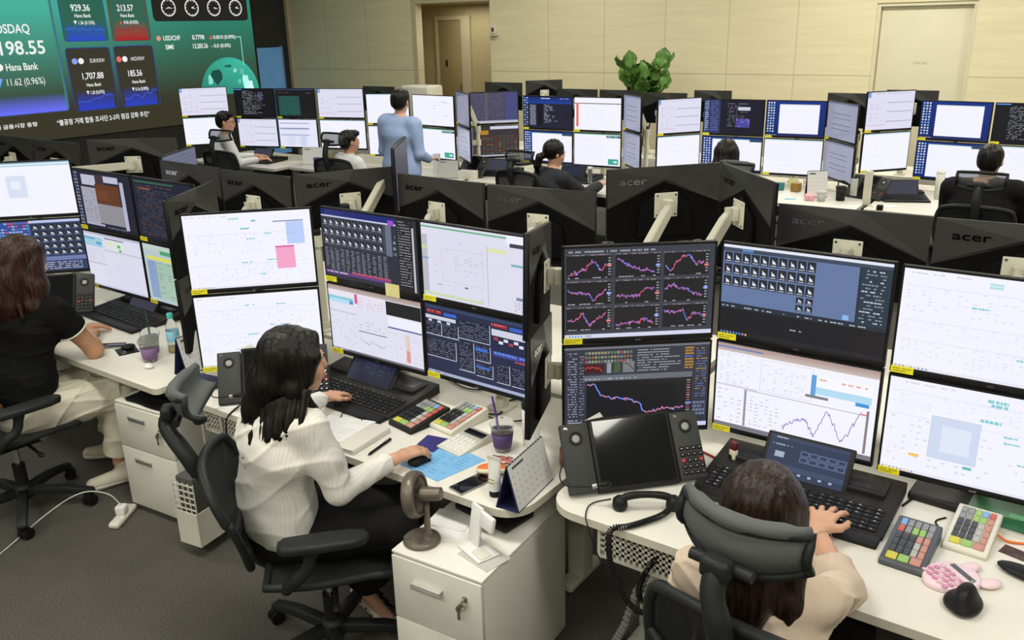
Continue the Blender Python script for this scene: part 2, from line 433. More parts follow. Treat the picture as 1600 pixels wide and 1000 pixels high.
# ---------------------------------------------------------------- display contents
class Scr:
    """draws an interface on the display plane; u runs left to right, v top to bottom, both 0..1"""
    def __init__(s, w, h, seed=0, lit='lit_display'):
        s.w = w; s.h = h; s.mb = MB(); s.r = random.Random(seed); s.k = 0; s.lit = lit
    def p(s, u, v, l): return (-s.w / 2 + u * s.w, -.0003 * l, s.h * (1 - v))
    def rect(s, u0, v0, u1, v1, col, l=1):
        s.mb.raw([s.p(u0, v1, l), s.p(u1, v1, l), s.p(u1, v0, l), s.p(u0, v0, l)], [(0, 1, 2, 3)], s.lit, False, tuple(col))
    def grad(s, u0, v0, u1, v1, ct, cb, l=1):
        s.mb.raw([s.p(u0, v1, l), s.p(u1, v1, l), s.p(u1, v0, l), s.p(u0, v0, l)], [(0, 1, 2, 3)], s.lit, False, (cb, cb, ct, ct))
    def line(s, pts, t, col, l=3):
        asp = s.w / s.h
        for (a, b), (c, d) in zip(pts, pts[1:]):
            dx, dy = (c - a) * asp, d - b; n = math.hypot(dx, dy) or 1
            nx, ny = -dy / n * t / asp, dx / n * t
            s.mb.raw([s.p(a + nx, b + ny, l), s.p(c + nx, d + ny, l), s.p(c - nx, d - ny, l), s.p(a - nx, b - ny, l)], [(0, 1, 2, 3)], s.lit, False, tuple(col))
    def frame(s, u0, v0, u1, v1, t, col, l=2):
        a = t * s.h / s.w
        s.rect(u0, v0, u1, v0 + t, col, l); s.rect(u0, v1 - t, u1, v1, col, l); s.rect(u0, v0, u0 + a, v1, col, l); s.rect(u1 - a, v0, u1, v1, col, l)
    def words(s, u0, v, u1, hgt, col, l=3, fill=.7, dash=.012):
        u = u0
        while u < u1 - .003:
            d = s.r.uniform(.5, 1.6) * dash
            if s.r.random() < fill: s.rect(u, v, min(u1, u + d * .8), v + hgt, col, l)
            u += d
    def table(s, u0, v0, u1, v1, rows, cols, line, ink, l=2, fill=.5, hl=True):
        for i in range(rows + 1):
            if hl: s.rect(u0, v0 + (v1 - v0) * i / rows, u1, v0 + (v1 - v0) * i / rows + .002, line, l)
        for j in range(cols + 1):
            u = u0 + (u1 - u0) * j / cols; s.rect(u, v0, u + .001, v1, line, l)
        for i in range(rows):
            for j in range(cols):
                if s.r.random() < fill:
                    a = u0 + (u1 - u0) * (j + .2) / cols; b = v0 + (v1 - v0) * (i + .35) / rows
                    s.rect(a, b, a + (u1 - u0) / cols * s.r.uniform(.3, .65), b + (v1 - v0) / rows * .3, ink, l + 1)
    def chart(s, u0, v0, u1, v1, n, vol, lw, up_, dn, l=4, trend=None):
        y = .5; P = []
        for i in range(n + 1):
            f = i / n
            y += s.r.uniform(-vol, vol); y = min(.95, max(.05, y))
            yy = y if trend is None else min(.97, max(.03, np.interp(f, [t[0] for t in trend], [t[1] for t in trend]) + (y - .5) * .22 + s.r.uniform(-1, 1) * vol * .55))
            P.append((u0 + (u1 - u0) * f, v0 + (v1 - v0) * yy))
        for a, b in zip(P, P[1:]): s.line([a, b], lw, up_ if b[1] < a[1] else dn, l)
    def taskbar(s, col, ink, th=.035):
        s.rect(0, 1 - th, 1, 1, col, 2)
        for i in range(9): s.rect(.01 + i * .02, 1 - th * .75, .01 + i * .02 + .01, 1 - th * .25, [ink, (.1, .3, .8), (.9, .5, .1)][s.r.randrange(3)], 3)

WH = (.90, .90, 1.0); PALE = (.78, .79, .90); INK = (.35, .36, .42); FAINT = (.70, .71, .80); TEAL = (.25, .62, .66); DARK = (.016, .016, .026); NAVY = (.010, .016, .06)
def icon_cell(s, u, v, du, dv, l=3):
    s.rect(u, v, u + du * .88, v + dv * .86, (.018, .022, .035), l)
    a = u + du * .28; b = v + dv * .18
    s.mb.raw([s.p(a, b, l + 1), s.p(a, b + dv * .4, l + 1), s.p(a + du * .42, b + dv * .42, l + 1), s.p(a + du * .28, b + dv * .2, l + 1), s.p(a + du * .12, b + dv * .16, l + 1)], [(0, 1, 2, 3, 4)], s.lit, False, (.75, .78, .85))
    s.rect(u + du * .12, v + dv * .7, u + du * .75, v + dv * .78, (.45, .48, .55), l + 1)

def draw(s, kind):
    r = s.r
    if kind in ('sheet', 'sheet_chat', 'sheet_block', 'sheet_plain'):
        s.rect(0, 0, 1, 1, WH)
        s.words(.02, .03, .35, .012, (.6, .6, .7), 2, .5)
        blocks = {'sheet': [(.16, .42), (.5, .62), (.7, .92)], 'sheet_block': [(.27, .55), (.68, .95)], 'sheet_chat': [(.13, .3), (.38, .92)], 'sheet_plain': [(.2, .45), (.55, .85)]}[kind]
        for v0, v1 in blocks: s.table(.02, v0, .97, v1, 8, 26, (.86, .86, .95), (.72, .72, .83), 2, .35, False); s.rect(.02, v0, .97, v0 + .003, (.62, .62, .72), 3)
        for i in range(7): u, v = r.uniform(.35, .85), r.uniform(.06, .9); s.words(u, v, u + .08, .018, TEAL, 4, .9, .02)
        if kind == 'sheet':
            for u, v in ((.42, .05), (.42, .08)): s.rect(u, v, u + .065, v + .022, (.45, .75, .78), 4)
        if kind == 'sheet_block':
            s.rect(.80, .15, .94, .45, (.50, .62, .95), 4); s.rect(.70, .47, .85, .78, (.90, .38, .58), 4)
            s.rect(.70, .13, .94, .145, (.2, .25, .45), 5); s.rect(.70, .47, .85, .49, (.7, .1, .35), 5)
            s.rect(.53, .10, .565, .125, (.2, .55, .6), 5); s.rect(.44, .2, .51, .22, (.2, .55, .6), 5)
        if kind == 'sheet_chat':
            s.rect(.24, .33, .49, .78, (.62, .70, .88), 4); s.frame(.24, .33, .49, .78, .004, (.5, .55, .7), 5)
            s.rect(.30, .42, .45, .70, (.74, .80, .93), 5); s.rect(.145, .78, .20, .81, (.95, .55, .12), 5); s.rect(.43, .80, .475, .83, (.15, .5, .5), 5)
            for u, v in ((.50, .06), (.50, .1), (.48, .27), (.77, .2)): s.words(u, v, u + .1, .03, TEAL, 6, .95, .025)
        s.taskbar((.80, .81, .90), (.3, .3, .35), .03)
    elif kind == 'charts9':
        s.rect(0, 0, 1, 1, (.045, .05, .065)); s.words(.02, .03, .6, .018, (.35, .37, .42), 2)
        T = [[[(0, .95), (.2, .85), (.45, .6), (.6, .15), (.75, .3), (.85, .7), (1, .5)], [(0, .1), (.3, .5), (.7, .75), (1, .85)], [(0, .6), (.15, .95), (.3, .4), (.5, .1), (.7, .2), (.8, .6), (1, .45)]],
             [[(0, .3), (.4, .5), (.55, .4), (.65, .9), (.8, .5), (1, .3)], [(0, .7), (.3, .85), (.6, .85), (.75, .25), (1, .35)], [(0, .4), (.25, .2), (.6, .45), (.75, .8), (1, .9)]],
             [[(0, .5), (.3, .4), (.38, .1), (.55, .95), (.8, .4), (1, .3)], [(0, .9), (.6, .9), (.7, .7), (1, .85)], [(0, .2), (.3, .4), (.5, .2), (.62, .9), (.8, .4), (1, .5)]]]
        for i in range(3):
            for j in range(3):
                u0 = .012 + j * .325; v0 = .075 + i * .29; u1 = u0 + .30; v1 = v0 + .255
                s.rect(u0, v0, u1, v1, (.014, .014, .017), 2); s.rect(u0, v0 - .014, u1, v0 + .006, (.06, .075, .10), 3)
                s.words(u0, v0 - .004, u1, .008, (.5, .3, .35), 4, .5, .01)
                s.chart(u0 + .01, v0 + .03, u1 - .035, v1 - .03, 64, .2, .0042, (.85, .10, .13), (.12, .25, .95), 4, T[i][j])
                for k in range(7): s.rect(u1 - .022, v0 + .03 + k * .03, u1 - .006, v0 + .042 + k * .03, (.35, .38, .42), 4)
                s.rect(u1 - .03, v0 + .10 + .02 * ((i + j) % 3), u1 - .002, v0 + .125 + .02 * ((i + j) % 3), (.75, .2, .22) if (i + j) % 2 == 0 else (.3, .4, .9), 5)
                s.words(u0 + .01, v1 - .012, u1 - .03, .007, (.6, .62, .68), 4, .5, .02)
        s.taskbar((.66, .69, .85), (.2, .2, .25), .045)
    elif kind == 'bigchart':
        s.rect(0, 0, 1, 1, (.034, .037, .055)); s.rect(0, 0, 1, .025, (.16, .17, .21), 2)
        for i in range(26): s.words(.02, .06 + i * .03, .085, .014, (.28, .30, .42), 3, .7, .008)
        for i in range(22): s.words(.10, .10 + i * .033, .135, .012, (.22, .24, .34), 3, .7, .008)
        for i in range(3):
            for j in range(15):
                c = [(.28, .29, .30), (.20, .20, .23), (.10, .20, .10), (.35, .10, .08), (.30, .30, .12)][r.randrange(5)]
                s.rect(.14 + j * .022, .055 + i * .05, .156 + j * .022, .085 + i * .05, c, 3)
        s.rect(.13, .20, .27, .31, (.05, .012, .014), 3); s.chart(.14, .21, .26, .30, 20, .2, .005, (.7, .06, .06), (.5, .04, .05), 5)
        s.rect(.29, .19, .32, .31, (.30, .31, .33), 3); s.rect(.34, .17, .38, .31, (.06, .10, .05), 3); s.words(.345, .2, .375, .05, (.4, .25, .05), 5)
        s.rect(.40, .18, .48, .31, (.18, .19, .21), 3); s.line([(.41, .2), (.44, .21), (.46, .25), (.475, .28)], .004, (.03, .03, .03), 5)
        for i in range(9): s.words(.50, .05 + i * .03, .72 + (.08 if i in (3, 5, 6) else 0), .011, (.38, .38, .42), 3, .85, .01)
        for i in range(8): s.words(.83, .045 + i * .033, .89, .02, (.50, .26, .04) if i != 3 else (.1, .15, .6), 3, .9, .01)
        for i in range(20): s.words(.91, .06 + i * .03, .985, .012, (.14, .17, .34) if i % 4 else (.45, .3, .1), 3, .7, .01)
        s.rect(.13, .335, .885, .40, (.13, .145, .18), 3); s.words(.14, .37, .5, .012, (.5, .52, .56), 4)
        s.rect(.15, .40, .885, .88, (.012, .012, .014), 4)
        s.chart(.155, .42, .83, .86, 88, .07, .0065, (.90, .16, .14), (.14, .30, .95), 6, [(0, .05), (.07, .06), (.16, .42), (.25, .48), (.42, .5), (.5, .56), (.55, .62), (.58, .84), (.72, .8), (.8, .68), (.88, .74), (1, .66)])
        for k in range(14): s.rect(.85, .43 + k * .03, .875, .442 + k * .03, (.40, .14, .15) if k % 3 else (.4, .4, .46), 6)
        s.rect(.845, .70, .885, .72, (.2, .35, .9), 7)
        s.words(.16, .865, .83, .008, (.5, .5, .52), 6, .5, .03)
        for i in range(3): s.words(.02, .86 + i * .028, .12, .015, (.4, .4, .5), 3, .7, .01)
        for i in range(4): s.words(.90, .70 + i * .045, .985, .03, (.16, .19, .30), 3, .9, .02)
        s.taskbar((.60, .64, .85), (.2, .2, .25), .05)
    elif kind == 'icons':
        s.rect(0, 0, 1, 1, (.020, .028, .045)); s.rect(0, 0, 1, .03, (.75, .80, .92), 2); s.rect(0, .03, 1, .065, (.05, .07, .11), 2); s.rect(.12, .032, .19, .062, (.10, .25, .5), 3)
        s.rect(0, .07, .82, .64, (.13, .19, .36), 2)
        for i in range(3):
            for j in range(10): icon_cell(s, .01 + j * .057, .08 + i * .13, .057, .13)
        for i in range(2): icon_cell(s, .01 + 8.1 * .057, .47 + i * .082, .05, .08); icon_cell(s, .01 + 9.1 * .057, .47 + i * .082, .05, .08)
        s.rect(.83, .07, 1, .66, (.022, .04, .06), 3)
        for i in range(16): s.words(.84 + .02 * (i % 2), .09 + i * .035, .97, .013, (.6, .63, .7) if i % 3 == 0 else (.25, .3, .36), 4, .6, .015)
        s.rect(.75, .58, .785, .63, (.25, .5, .85), 4)
        s.words(.01, .67, .9, .013, (.5, .52, .58), 3, .5); s.rect(0, .70, 1, .955, (.010, .010, .014), 3)
        s.words(.45, .83, .52, .012, (.5, .52, .58), 4); s.taskbar((.015, .016, .022), (.4, .4, .45), .045)
    elif kind == 'icons_dark':
        s.rect(0, 0, 1, 1, (.026, .03, .045)); s.rect(0, 0, .8, .085, (.010, .018, .16), 2); s.rect(0, .085, .8, .105, (.6, .62, .85), 3); s.rect(.72, .04, .78, .11, (.30, .08, .55), 4)
        s.rect(.0, .105, .75, .52, (.055, .06, .085), 2); s.rect(.69, .11, .75, .54, (.14, .16, .24), 3)
        for i in range(3):
            for j in range(10): icon_cell(s, .012 + j * .066, .12 + i * .135, .064, .13)
        for i in range(5): s.words(.765, .16 + i * .08, .79, .04, (.25, .3, .4), 3)
        for i in range(11):
            for j in range(12): s.words(.015 + j * .058, .56 + i * .03, .05 + j * .058, .014, (.26, .27, .34), 3, .85, .012)
        s.rect(.81, 0, .97, 1, (.014, .014, .02), 3); s.rect(.955, .1, .975, .99, (.5, .5, .52), 4)
        for i in range(24): s.words(.82, .03 + i * .038, .94, .013, (.3, .3, .34), 4, .8)
        s.rect(0, .89, .72, .94, (.12, .05, .22), 4); s.words(.02, .90, .25, .02, (.6, .5, .7), 5); s.rect(.30, .87, .72, .90, (.45, .07, .13), 5)
    elif kind == 'windows':
        s.rect(0, 0, 1, 1, WH); s.grad(0, 0, 1, .09, (.40, .28, .25), (.60, .50, .47), 2); s.rect(0, .035, .3, .05, (.10, .2, .5), 3)
        s.table(.01, .07, .24, .48, 14, 5, (.72, .72, .82), (.62, .62, .75), 3, .5, False); s.rect(0, .48, .28, .495, (.55, .58, .68), 4)
        s.table(.30, .16, .58, .46, 10, 8, (.72, .73, .83), (.6, .62, .72), 3, .5, False); s.frame(.29, .11, .62, .48, .005, (.6, .62, .7), 4)
        s.rect(.61, .17, .97, .30, (.93, .93, 1), 4); s.rect(.61, .17, .64, .40, (.12, .35, .7), 5); s.rect(.64, .30, .97, .38, (.45, .72, .9), 5); s.words(.66, .20, .95, .02, (.8, .35, .3), 6, .5)
        s.rect(.88, .38, .96, .42, (.05, .3, .65), 6); s.rect(.58, .40, .72, .43, (.2, .2, .22), 5)
        s.table(.01, .52, .19, .93, 8, 4, (.75, .75, .85), (.6, .6, .72), 3, .5, False); s.rect(.195, .50, .21, .94, (.3, .3, .34), 4); s.rect(.19, .5, .95, .508, (.4, .4, .45), 5)
        s.table(.23, .55, .43, .92, 9, 6, (.7, .7, .8), (.55, .55, .68), 3, .6, False)
        s.chart(.45, .46, .92, .90, 80, .14, .0040, (.22, .20, .5), (.25, .25, .55), 6, [(0, .9), (.3, .55), (.42, .9), (.58, .2), (.72, .55), (.78, .85), (1, .15)])
        s.rect(.95, .45, .965, .93, (.25, .22, .22), 5); s.rect(.92, .49, .95, .505, (.8, .2, .2), 6)
        s.rect(.42, .935, .6, .965, (.10, .10, .5), 5); s.rect(.0, .945, 1, 1, (.20, .19, .22), 4); s.taskbar((.25, .24, .30), (.8, .8, .9), .03)
    elif kind == 'windows_b':
        s.rect(0, 0, 1, 1, (.75, .74, .86)); s.grad(0, 0, 1, .07, (.38, .27, .24), (.5, .42, .4), 2); s.rect(0, .07, .62, .16, (.80, .76, .86), 3)
        s.rect(.0, .16, .28, .24, (.25, .58, .70), 3); s.rect(.02, .20, .25, .26, (.45, .72, .88), 4); s.rect(.24, .20, .28, .25, (.1, .25, .6), 5); s.rect(.30, .08, .33, .22, (.6, .1, .3), 5)
        s.table(.33, .11, .61, .28, 4, 9, (.8, .7, .75), (.75, .4, .45), 4, .6, False); s.rect(.64, .08, 1, .28, (.014, .014, .016), 4)
        s.table(.01, .42, .30, .90, 10, 7, (.62, .62, .74), (.55, .56, .68), 4, .4, False); s.rect(0, .38, .31, .40, (.55, .56, .66), 5)
        s.table(.33, .45, .62, .60, 3, 7, (.6, .6, .7), (.45, .46, .6), 4, .5, False); s.rect(.32, .62, .63, .635, (.2, .22, .3), 5)
        s.chart(.33, .68, .62, .86, 40, .16, .004, (.35, .33, .5), (.35, .33, .5), 6, [(0, .3), (.3, .6), (.5, .3), (.8, .75), (1, .6)])
        s.rect(.65, .30, 1, .44, (.86, .86, .95), 4); s.rect(.65, .45, 1, .47, (.08, .10, .3), 5)
        s.table(.65, .52, 1, .93, 12, 7, (.72, .72, .82), (.6, .6, .7), 4, .5, False); s.rect(.83, .52, .87, .93, (.75, .6, .5), 5); s.rect(.83, .75, .87, .93, (.75, .3, .3), 6)
        s.taskbar((.16, .15, .20), (.8, .8, .9), .03)
    elif kind == 'green_sheet':
        s.rect(0, 0, 1, 1, (.72, .72, .86)); s.rect(0, .03, .82, .05, (.12, .42, .20), 3); s.rect(.82, .0, 1, .12, (.86, .86, .95), 3)
        s.table(.1, .18, .62, .95, 18, 8, (.62, .63, .76), (.58, .59, .7), 3, .12); s.rect(0, .15, .06, .95, (.5, .5, .55), 3); s.rect(0, .30, .06, .34, (.6, .65, .35), 4); s.rect(0, .46, .07, .475, (.15, .3, .6), 4)
        s.rect(.64, .18, .645, .97, (.4, .4, .5), 4); s.rect(.65, .20, .82, .25, (.72, .76, .40), 4); s.rect(.85, .10, 1, .15, (.05, .05, .07), 5)
        s.table(.32, .36, .56, .58, 6, 5, (.6, .6, .7), (.5, .52, .62), 4, .7); s.frame(.2, .3, .6, .75, .004, (.5, .5, .6), 5)
        s.rect(.86, .36, .97, .39, (.2, .45, .5), 5); s.words(.15, .8, .2, .012, (.2, .2, .2), 5); s.rect(.42, .78, .45, .80, (.1, .1, .12), 5)
        s.rect(.90, .78, 1, .82, (.2, .24, .34), 5); s.table(.88, .84, 1, .97, 4, 4, (.5, .5, .6), (.3, .3, .4), 5, .7)
        s.rect(0, .93, .6, .97, (.60, .70, .45), 5)
    elif kind == 'board':
        s.rect(0, 0, 1, 1, (.015, .02, .065)); s.rect(0, .0, 1, .05, (.03, .05, .12), 2)
        for a in (.02, .66): s.rect(a, .07, a + .15, .12, (.30, .02, .03), 3); s.rect(a + .17, .08, a + .30, .13, (.04, .12, .55), 3); s.words(a, .08, a + .14, .015, (.7, .2, .2), 5)
        s.rect(.0, .15, .31, .20, (.62, .64, .75), 3); s.rect(.66, .15, 1, .24, (.62, .64, .75), 3)
        for i in range(6): s.rect(.03 + .047 * i, .21 + (i % 2) * .03, .065 + .047 * i, .25 + (i % 2) * .03, (.70, .72, .8), 4); s.rect(.68 + .047 * i, .26 + (i % 2) * .04, .72 + .047 * i, .30 + (i % 2) * .04, (.70, .72, .8) if i % 3 else (.4, .05, .06), 4)
        for a, b, c, d in ((.0, .24, .16, .42), (.17, .24, .33, .42), (.34, .12, .64, .38), (.0, .48, .30, .74), (.33, .42, .48, .84), (.50, .42, .64, .64), (.50, .68, .66, .86), (.70, .62, .82, .88), (.84, .62, .97, .88)):
            s.rect(a, b, c, d, (.010, .012, .032), 5); s.rect(a, d, c + .004, d + .012, (.50, .53, .62), 6); s.rect(c, b, c + .007, d, (.50, .53, .62), 6)
            for k in range(int((d - b) / .03)): s.words(a + .01, b + .015 + k * .03, c - .01, .010, (.20, .22, .36), 7, .6, .012)
        s.rect(.50, .46, .62, .51, (.04, .14, .60), 7); s.rect(.5, .72, .64, .75, (.04, .14, .55), 7); s.rect(.67, .45, .99, .52, (.05, .06, .3), 6); s.words(.68, .46, .98, .03, (.12, .25, .75), 7, .8, .03); s.words(.70, .53, .98, .02, (.6, .08, .08), 7, .6, .03)
        s.taskbar((.36, .42, .60), (.1, .1, .15), .045)
    elif kind == 'orange':
        s.rect(0, 0, 1, 1, (.016, .016, .032))
        for i in range(16):
            for j in range(2): s.rect(.02 + j * .035, .03 + i * .06, .04 + j * .035, .065 + i * .06, [(.3, .35, .5), (.1, .2, .45), (.4, .4, .45)][r.randrange(3)], 3)
        s.rect(.15, .06, .40, .24, (.50, .50, .64), 3); s.rect(.55, .05, .80, .16, (.50, .50, .66), 3); s.rect(.40, .04, .55, .2, (.05, .03, .04), 3)
        s.rect(.12, .28, .38, .92, (.36, .36, .44), 4); s.table(.14, .34, .36, .88, 12, 3, (.28, .28, .34), (.2, .2, .25), 5, .7, False)
        s.rect(.38, .20, .80, .55, (.12, .042, .018), 5); s.rect(.40, .30, .60, .48, (.16, .05, .02), 6); s.rect(.38, .55, .82, .90, (.28, .27, .30), 5)
        s.table(.39, .56, .81, .89, 1, 12, (.2, .2, .22), (.2, .2, .22), 6, 0, False); s.rect(.82, .12, .88, .95, (.44, .46, .60), 5); s.rect(.12, .92, .45, .955, (.42, .42, .6), 6); s.words(.5, .95, .85, .02, (.2, .2, .25), 5)
    elif kind == 'code_dark':
        s.rect(0, 0, 1, 1, (.014, .016, .032)); s.rect(.03, .03, .7, .06, (.03, .12, .07), 3); s.rect(.1, .14, .3, .17, (.22, .07, .04), 4)
        for i in range(26): s.words(.06, .1 + i * .033, r.uniform(.3, .95), .010, (.10, .11, .16) if i % 5 else (.25, .10, .06), 3, .6)
    elif kind == 'mail':
        s.rect(0, 0, 1, 1, (.70, .70, .84)); s.rect(0, 0, 1, .04, (.5, .5, .6), 2); s.rect(0, .08, .33, .26, (.35, .60, .72), 3); s.rect(.0, .1, .2, .13, (.12, .35, .6), 4); s.rect(.22, .16, .31, .21, (.10, .35, .55), 5)
        s.rect(.35, .28, 1, .3, (.5, .5, .6), 4); s.rect(.0, .56, .35, .58, (.45, .45, .55), 4); s.rect(.345, .06, .35, .96, (.55, .55, .66), 4)
        for u in range(8): s.rect(.42 + u * .07, .3, .422 + u * .07, .95, (.60, .60, .72), 3)
        s.rect(.38, .06, .72, .08, (.15, .15, .2), 5); s.rect(.40, .10, .70, .26, (.70, .76, .72), 4); s.rect(.60, .15, .65, .20, (.08, .40, .16), 5); s.rect(.62, .23, .66, .27, (.06, .35, .15), 5); s.rect(.44, .14, .5, .16, (.75, .75, .1), 5)
        for i in range(8): s.words(.02, .3 + i * .03, .32, .010, (.5, .5, .62), 4, .6)
        s.taskbar((.55, .55, .70), (.2, .2, .25), .03)
    elif kind == 'green_list':
        s.rect(0, 0, 1, 1, (.45, .56, .60)); s.rect(0, 0, 1, .1, (.5, .62, .55), 2); s.rect(.3, .08, .7, .15, (.08, .35, .16), 4); s.rect(.05, .2, .6, .26, (.68, .70, .10), 4); s.rect(.05, .28, .2, .94, (.25, .34, .55), 4); s.rect(.2, .28, .95, .94, (.36, .52, .42), 4)
        s.table(.2, .28, .95, .94, 14, 5, (.25, .4, .34), (.2, .3, .3), 5, .5)
    elif kind == 'white_page':
        s.rect(0, 0, 1, 1, WH); s.rect(0, 0, 1, .025, (.2, .35, .42), 2); s.rect(0, .05, 1, .075, (.35, .65, .75), 2); s.rect(.32, .25, .52, .66, (.68, .74, .90), 3); s.frame(.3, .22, .54, .70, .004, (.7, .75, .85), 4); s.rect(.36, .35, .46, .5, (.80, .84, .95), 4)
    elif kind == 'mosaic':
        s.rect(0, 0, 1, 1, (.03, .05, .13))
        s.rect(.46, .0, 1, .05, (.50, .56, .80), 3)
        for i in range(16):
            for j in range(12): s.rect(.01 + j * .038, .02 + i * .055, .042 + j * .038, .055 + i * .055, [(.03, .08, .5), (.25, .4, .85), (.08, .15, .6), (.5, .08, .25), (.1, .3, .7)][r.randrange(5)], 3)
        for i in range(5):
            for j in range(6): icon_cell(s, .48 + j * .086, .08 + i * .125, .086, .12)
        s.rect(.48, .72, 1, .80, (.16, .20, .42), 4)
        for i in range(4): s.words(.49, .83 + i * .04, .95, .018, (.5, .5, .65), 5, .6)
    elif kind == 'desktop':
        s.grad(0, 0, 1, 1, (.006, .03, .22), (.004, .018, .13))
        for i in range(12):
            for j in range(3): s.rect(.02 + j * .045, .03 + i * .075, .045 + j * .045, .07 + i * .075, [(.7, .75, .85), (.3, .5, .8), (.8, .8, .8)][r.randrange(3)], 3)
        s.rect(.22, .09, .90 if s.k == 0 else .72, .93, WH, 4); s.rect(.22, .09, .9 if s.k == 0 else .72, .12, (.75, .8, .85), 5)
        s.taskbar((.02, .03, .12), (.4, .45, .6), .04)
    elif kind == 'desktop_wide':
        s.grad(0, 0, 1, 1, (.006, .03, .22), (.004, .018, .13))
        for i in range(12):
            for j in range(3): s.rect(.02 + j * .045, .03 + i * .075, .045 + j * .045, .07 + i * .075, [(.7, .75, .85), (.3, .5, .8), (.8, .8, .8)][r.randrange(3)], 3)
        s.rect(.17, .05, 1, .96, WH, 4); s.rect(.17, .05, 1, .07, (.3, .55, .45), 5); s.rect(.80, .02, 1, .12, (.02, .06, .14), 6)
    elif kind == 'terminal_blue':
        s.rect(0, 0, 1, 1, (.012, .012, .03)); s.grad(0, 0, 1, .22, (.008, .018, .10), (.01, .05, .32), 2)
        for i in range(12):
            for j in range(2): s.rect(.01 + j * .05, .03 + i * .078, .04 + j * .05, .07 + i * .078, (.45, .55, .7) if (i + j) % 2 else (.1, .2, .5), 3)
        s.rect(.13, .26, .26, .92, (.10, .11, .15), 3); s.rect(.29, .24, .40, .92, (.004, .004, .008), 4)
        for i in range(14): s.words(.14, .28 + i * .045, .25, .02, (.3, .32, .42), 4, .8, .02)
        for i in range(12): s.words(.43, .26 + i * .05, r.uniform(.5, .72), .016, (.55, .57, .62), 4, .7, .02)
        s.words(.35, .04, .55, .03, (.6, .7, .9), 5, .9, .03); s.words(.75, .04, .95, .03, (.3, .3, .8), 5, .8)
    elif kind == 'terminal_violet':
        s.rect(0, 0, 1, 1, (.008, .008, .022)); s.rect(0, 0, .28, 1, (.03, .04, .13), 2)
        for i in range(14): s.words(.02, .04 + i * .065, .08, .04, (.35, .4, .6), 3, .9, .02); s.words(.12, .04 + i * .065, .25, .03, (.12, .15, .40), 3, .8, .02)
        for i in range(12): s.words(.4, .1 + i * .06, r.uniform(.55, .8), .014, (.35, .35, .42), 3, .6)
        s.rect(.58, .2, .78, .30, (.62, .62, .75), 4); s.rect(.55, .55, .78, .80, (.06, .05, .30), 4); s.table(.55, .55, .78, .8, 4, 6, (.2, .2, .6), (.4, .4, .8), 5)
    elif kind == 'forms':
        s.rect(0, 0, 1, 1, (.74, .73, .88)); s.rect(.0, .0, .06, .14, (.2, .35, .7), 3); s.words(.1, .04, .9, .02, (.5, .5, .6), 3)
        for v in (.28, .52, .78): s.rect(.42, v, .97, v + .018, (.35, .35, .45), 3)
        s.table(.04, .22, .40, .88, 8, 3, (.58, .58, .72), (.55, .55, .68), 3, .4)
        s.rect(0, .87, .4, .89, (.75, .45, .7), 3)
    elif kind == 'lists':
        s.rect(0, 0, 1, 1, (.78, .79, .95))
        for v in (.12, .3, .33, .55): s.rect(.03, v, .8, v + .025, (.22, .25, .42), 3)
        for i in range(14): s.words(.04, .38 + i * .04, .75, .012, (.5, .52, .68), 3, .6)
        s.rect(.2, .6, .4, .95, (.68, .72, .9), 3); s.rect(.55, .6, .7, .95, (.60, .65, .88), 3)
    elif kind == 'blank':
        s.rect(0, 0, 1, 1, WH); s.rect(0, 0, 1, .03, (.5, .7, .75), 2)
        for i in range(5): s.words(.08, .15 + i * .15, .5, .01, FAINT, 3, .5)
    elif kind == 'blank_green':
        s.rect(0, 0, 1, 1, WH); s.rect(0, 0, 1, .03, (.1, .35, .22), 2); s.rect(.7, .05, 1, .12, (.03, .10, .12), 3); s.words(.72, .07, .95, .03, (.3, .6, .6), 4)
        for i in range(10): s.words(.05, .15 + i * .07, .6, .01, FAINT, 3, .6)
        s.rect(.74, .78, .96, .96, (.06, .38, .28), 4); s.rect(.86, .84, .93, .9, (.7, .9, .85), 5)
    elif kind == 'red_column':
        s.rect(0, 0, 1, 1, WH); s.rect(0, .16, 1, .19, (.25, .18, .18), 3); s.rect(.04, .17, .09, .9, (.80, .16, .10), 4); s.table(.1, .2, .95, .9, 10, 6, (.86, .86, .94), (.8, .8, .9), 3, .3)
    elif kind == 'dark_table':
        s.rect(0, 0, 1, 1, (.055, .05, .095)); s.rect(.72, 0, 1, 1, (.06, .065, .19), 2)
        for i in range(13): s.words(.02, .05 + i * .07, .70, .014, (.16, .15, .24), 3, .8, .02); s.rect(.0, .09 + i * .07, .7, .094 + i * .07, (.14, .13, .2), 4)
        s.rect(.3, 0, .36, 1, (.12, .09, .12), 4); s.rect(0, .92, 1, 1, (.5, .5, .58), 5)
    elif kind == 'market_board':
        s.rect(0, 0, 1, 1, (.04, .032, .036)); s.rect(.4, 0, 1, .1, (.6, .62, .72), 2); s.rect(.14, .13, .36, .27, (.42, .22, .02), 3)
        for i in range(9):
            for j in range(11): s.rect(.06 + j * .085, .32 + i * .07, .12 + j * .085, .345 + i * .07, [(.16, .03, .03), (.03, .11, .06), (.10, .09, .09), (.22, .18, .02)][r.choice((0, 0, 1, 2, 2, 3))], 3)
        s.rect(0, .0, .03, 1, (.15, .15, .22), 4); s.rect(0, .95, 1, 1, (.45, .45, .52), 4)
    elif kind == 'code_green':
        s.rect(0, 0, 1, 1, (.008, .008, .010)); s.rect(0, 0, 1, .04, (.03, .05, .14), 2); s.rect(.06, .25, .62, .95, (.015, .07, .06), 3)
        for i in range(14): s.words(.1, .28 + i * .045, .58, .012, (.03, .16, .13), 4, .8, .02)
        s.words(.05, .12, .4, .014, (.25, .1, .1), 4); s.words(.8, .14, .92, .014, (.4, .4, .4), 4)
    elif kind == 'code_text':
        s.rect(0, 0, 1, 1, (.006, .006, .010)); s.rect(0, 0, .2, .03, (.1, .3, .8), 3)
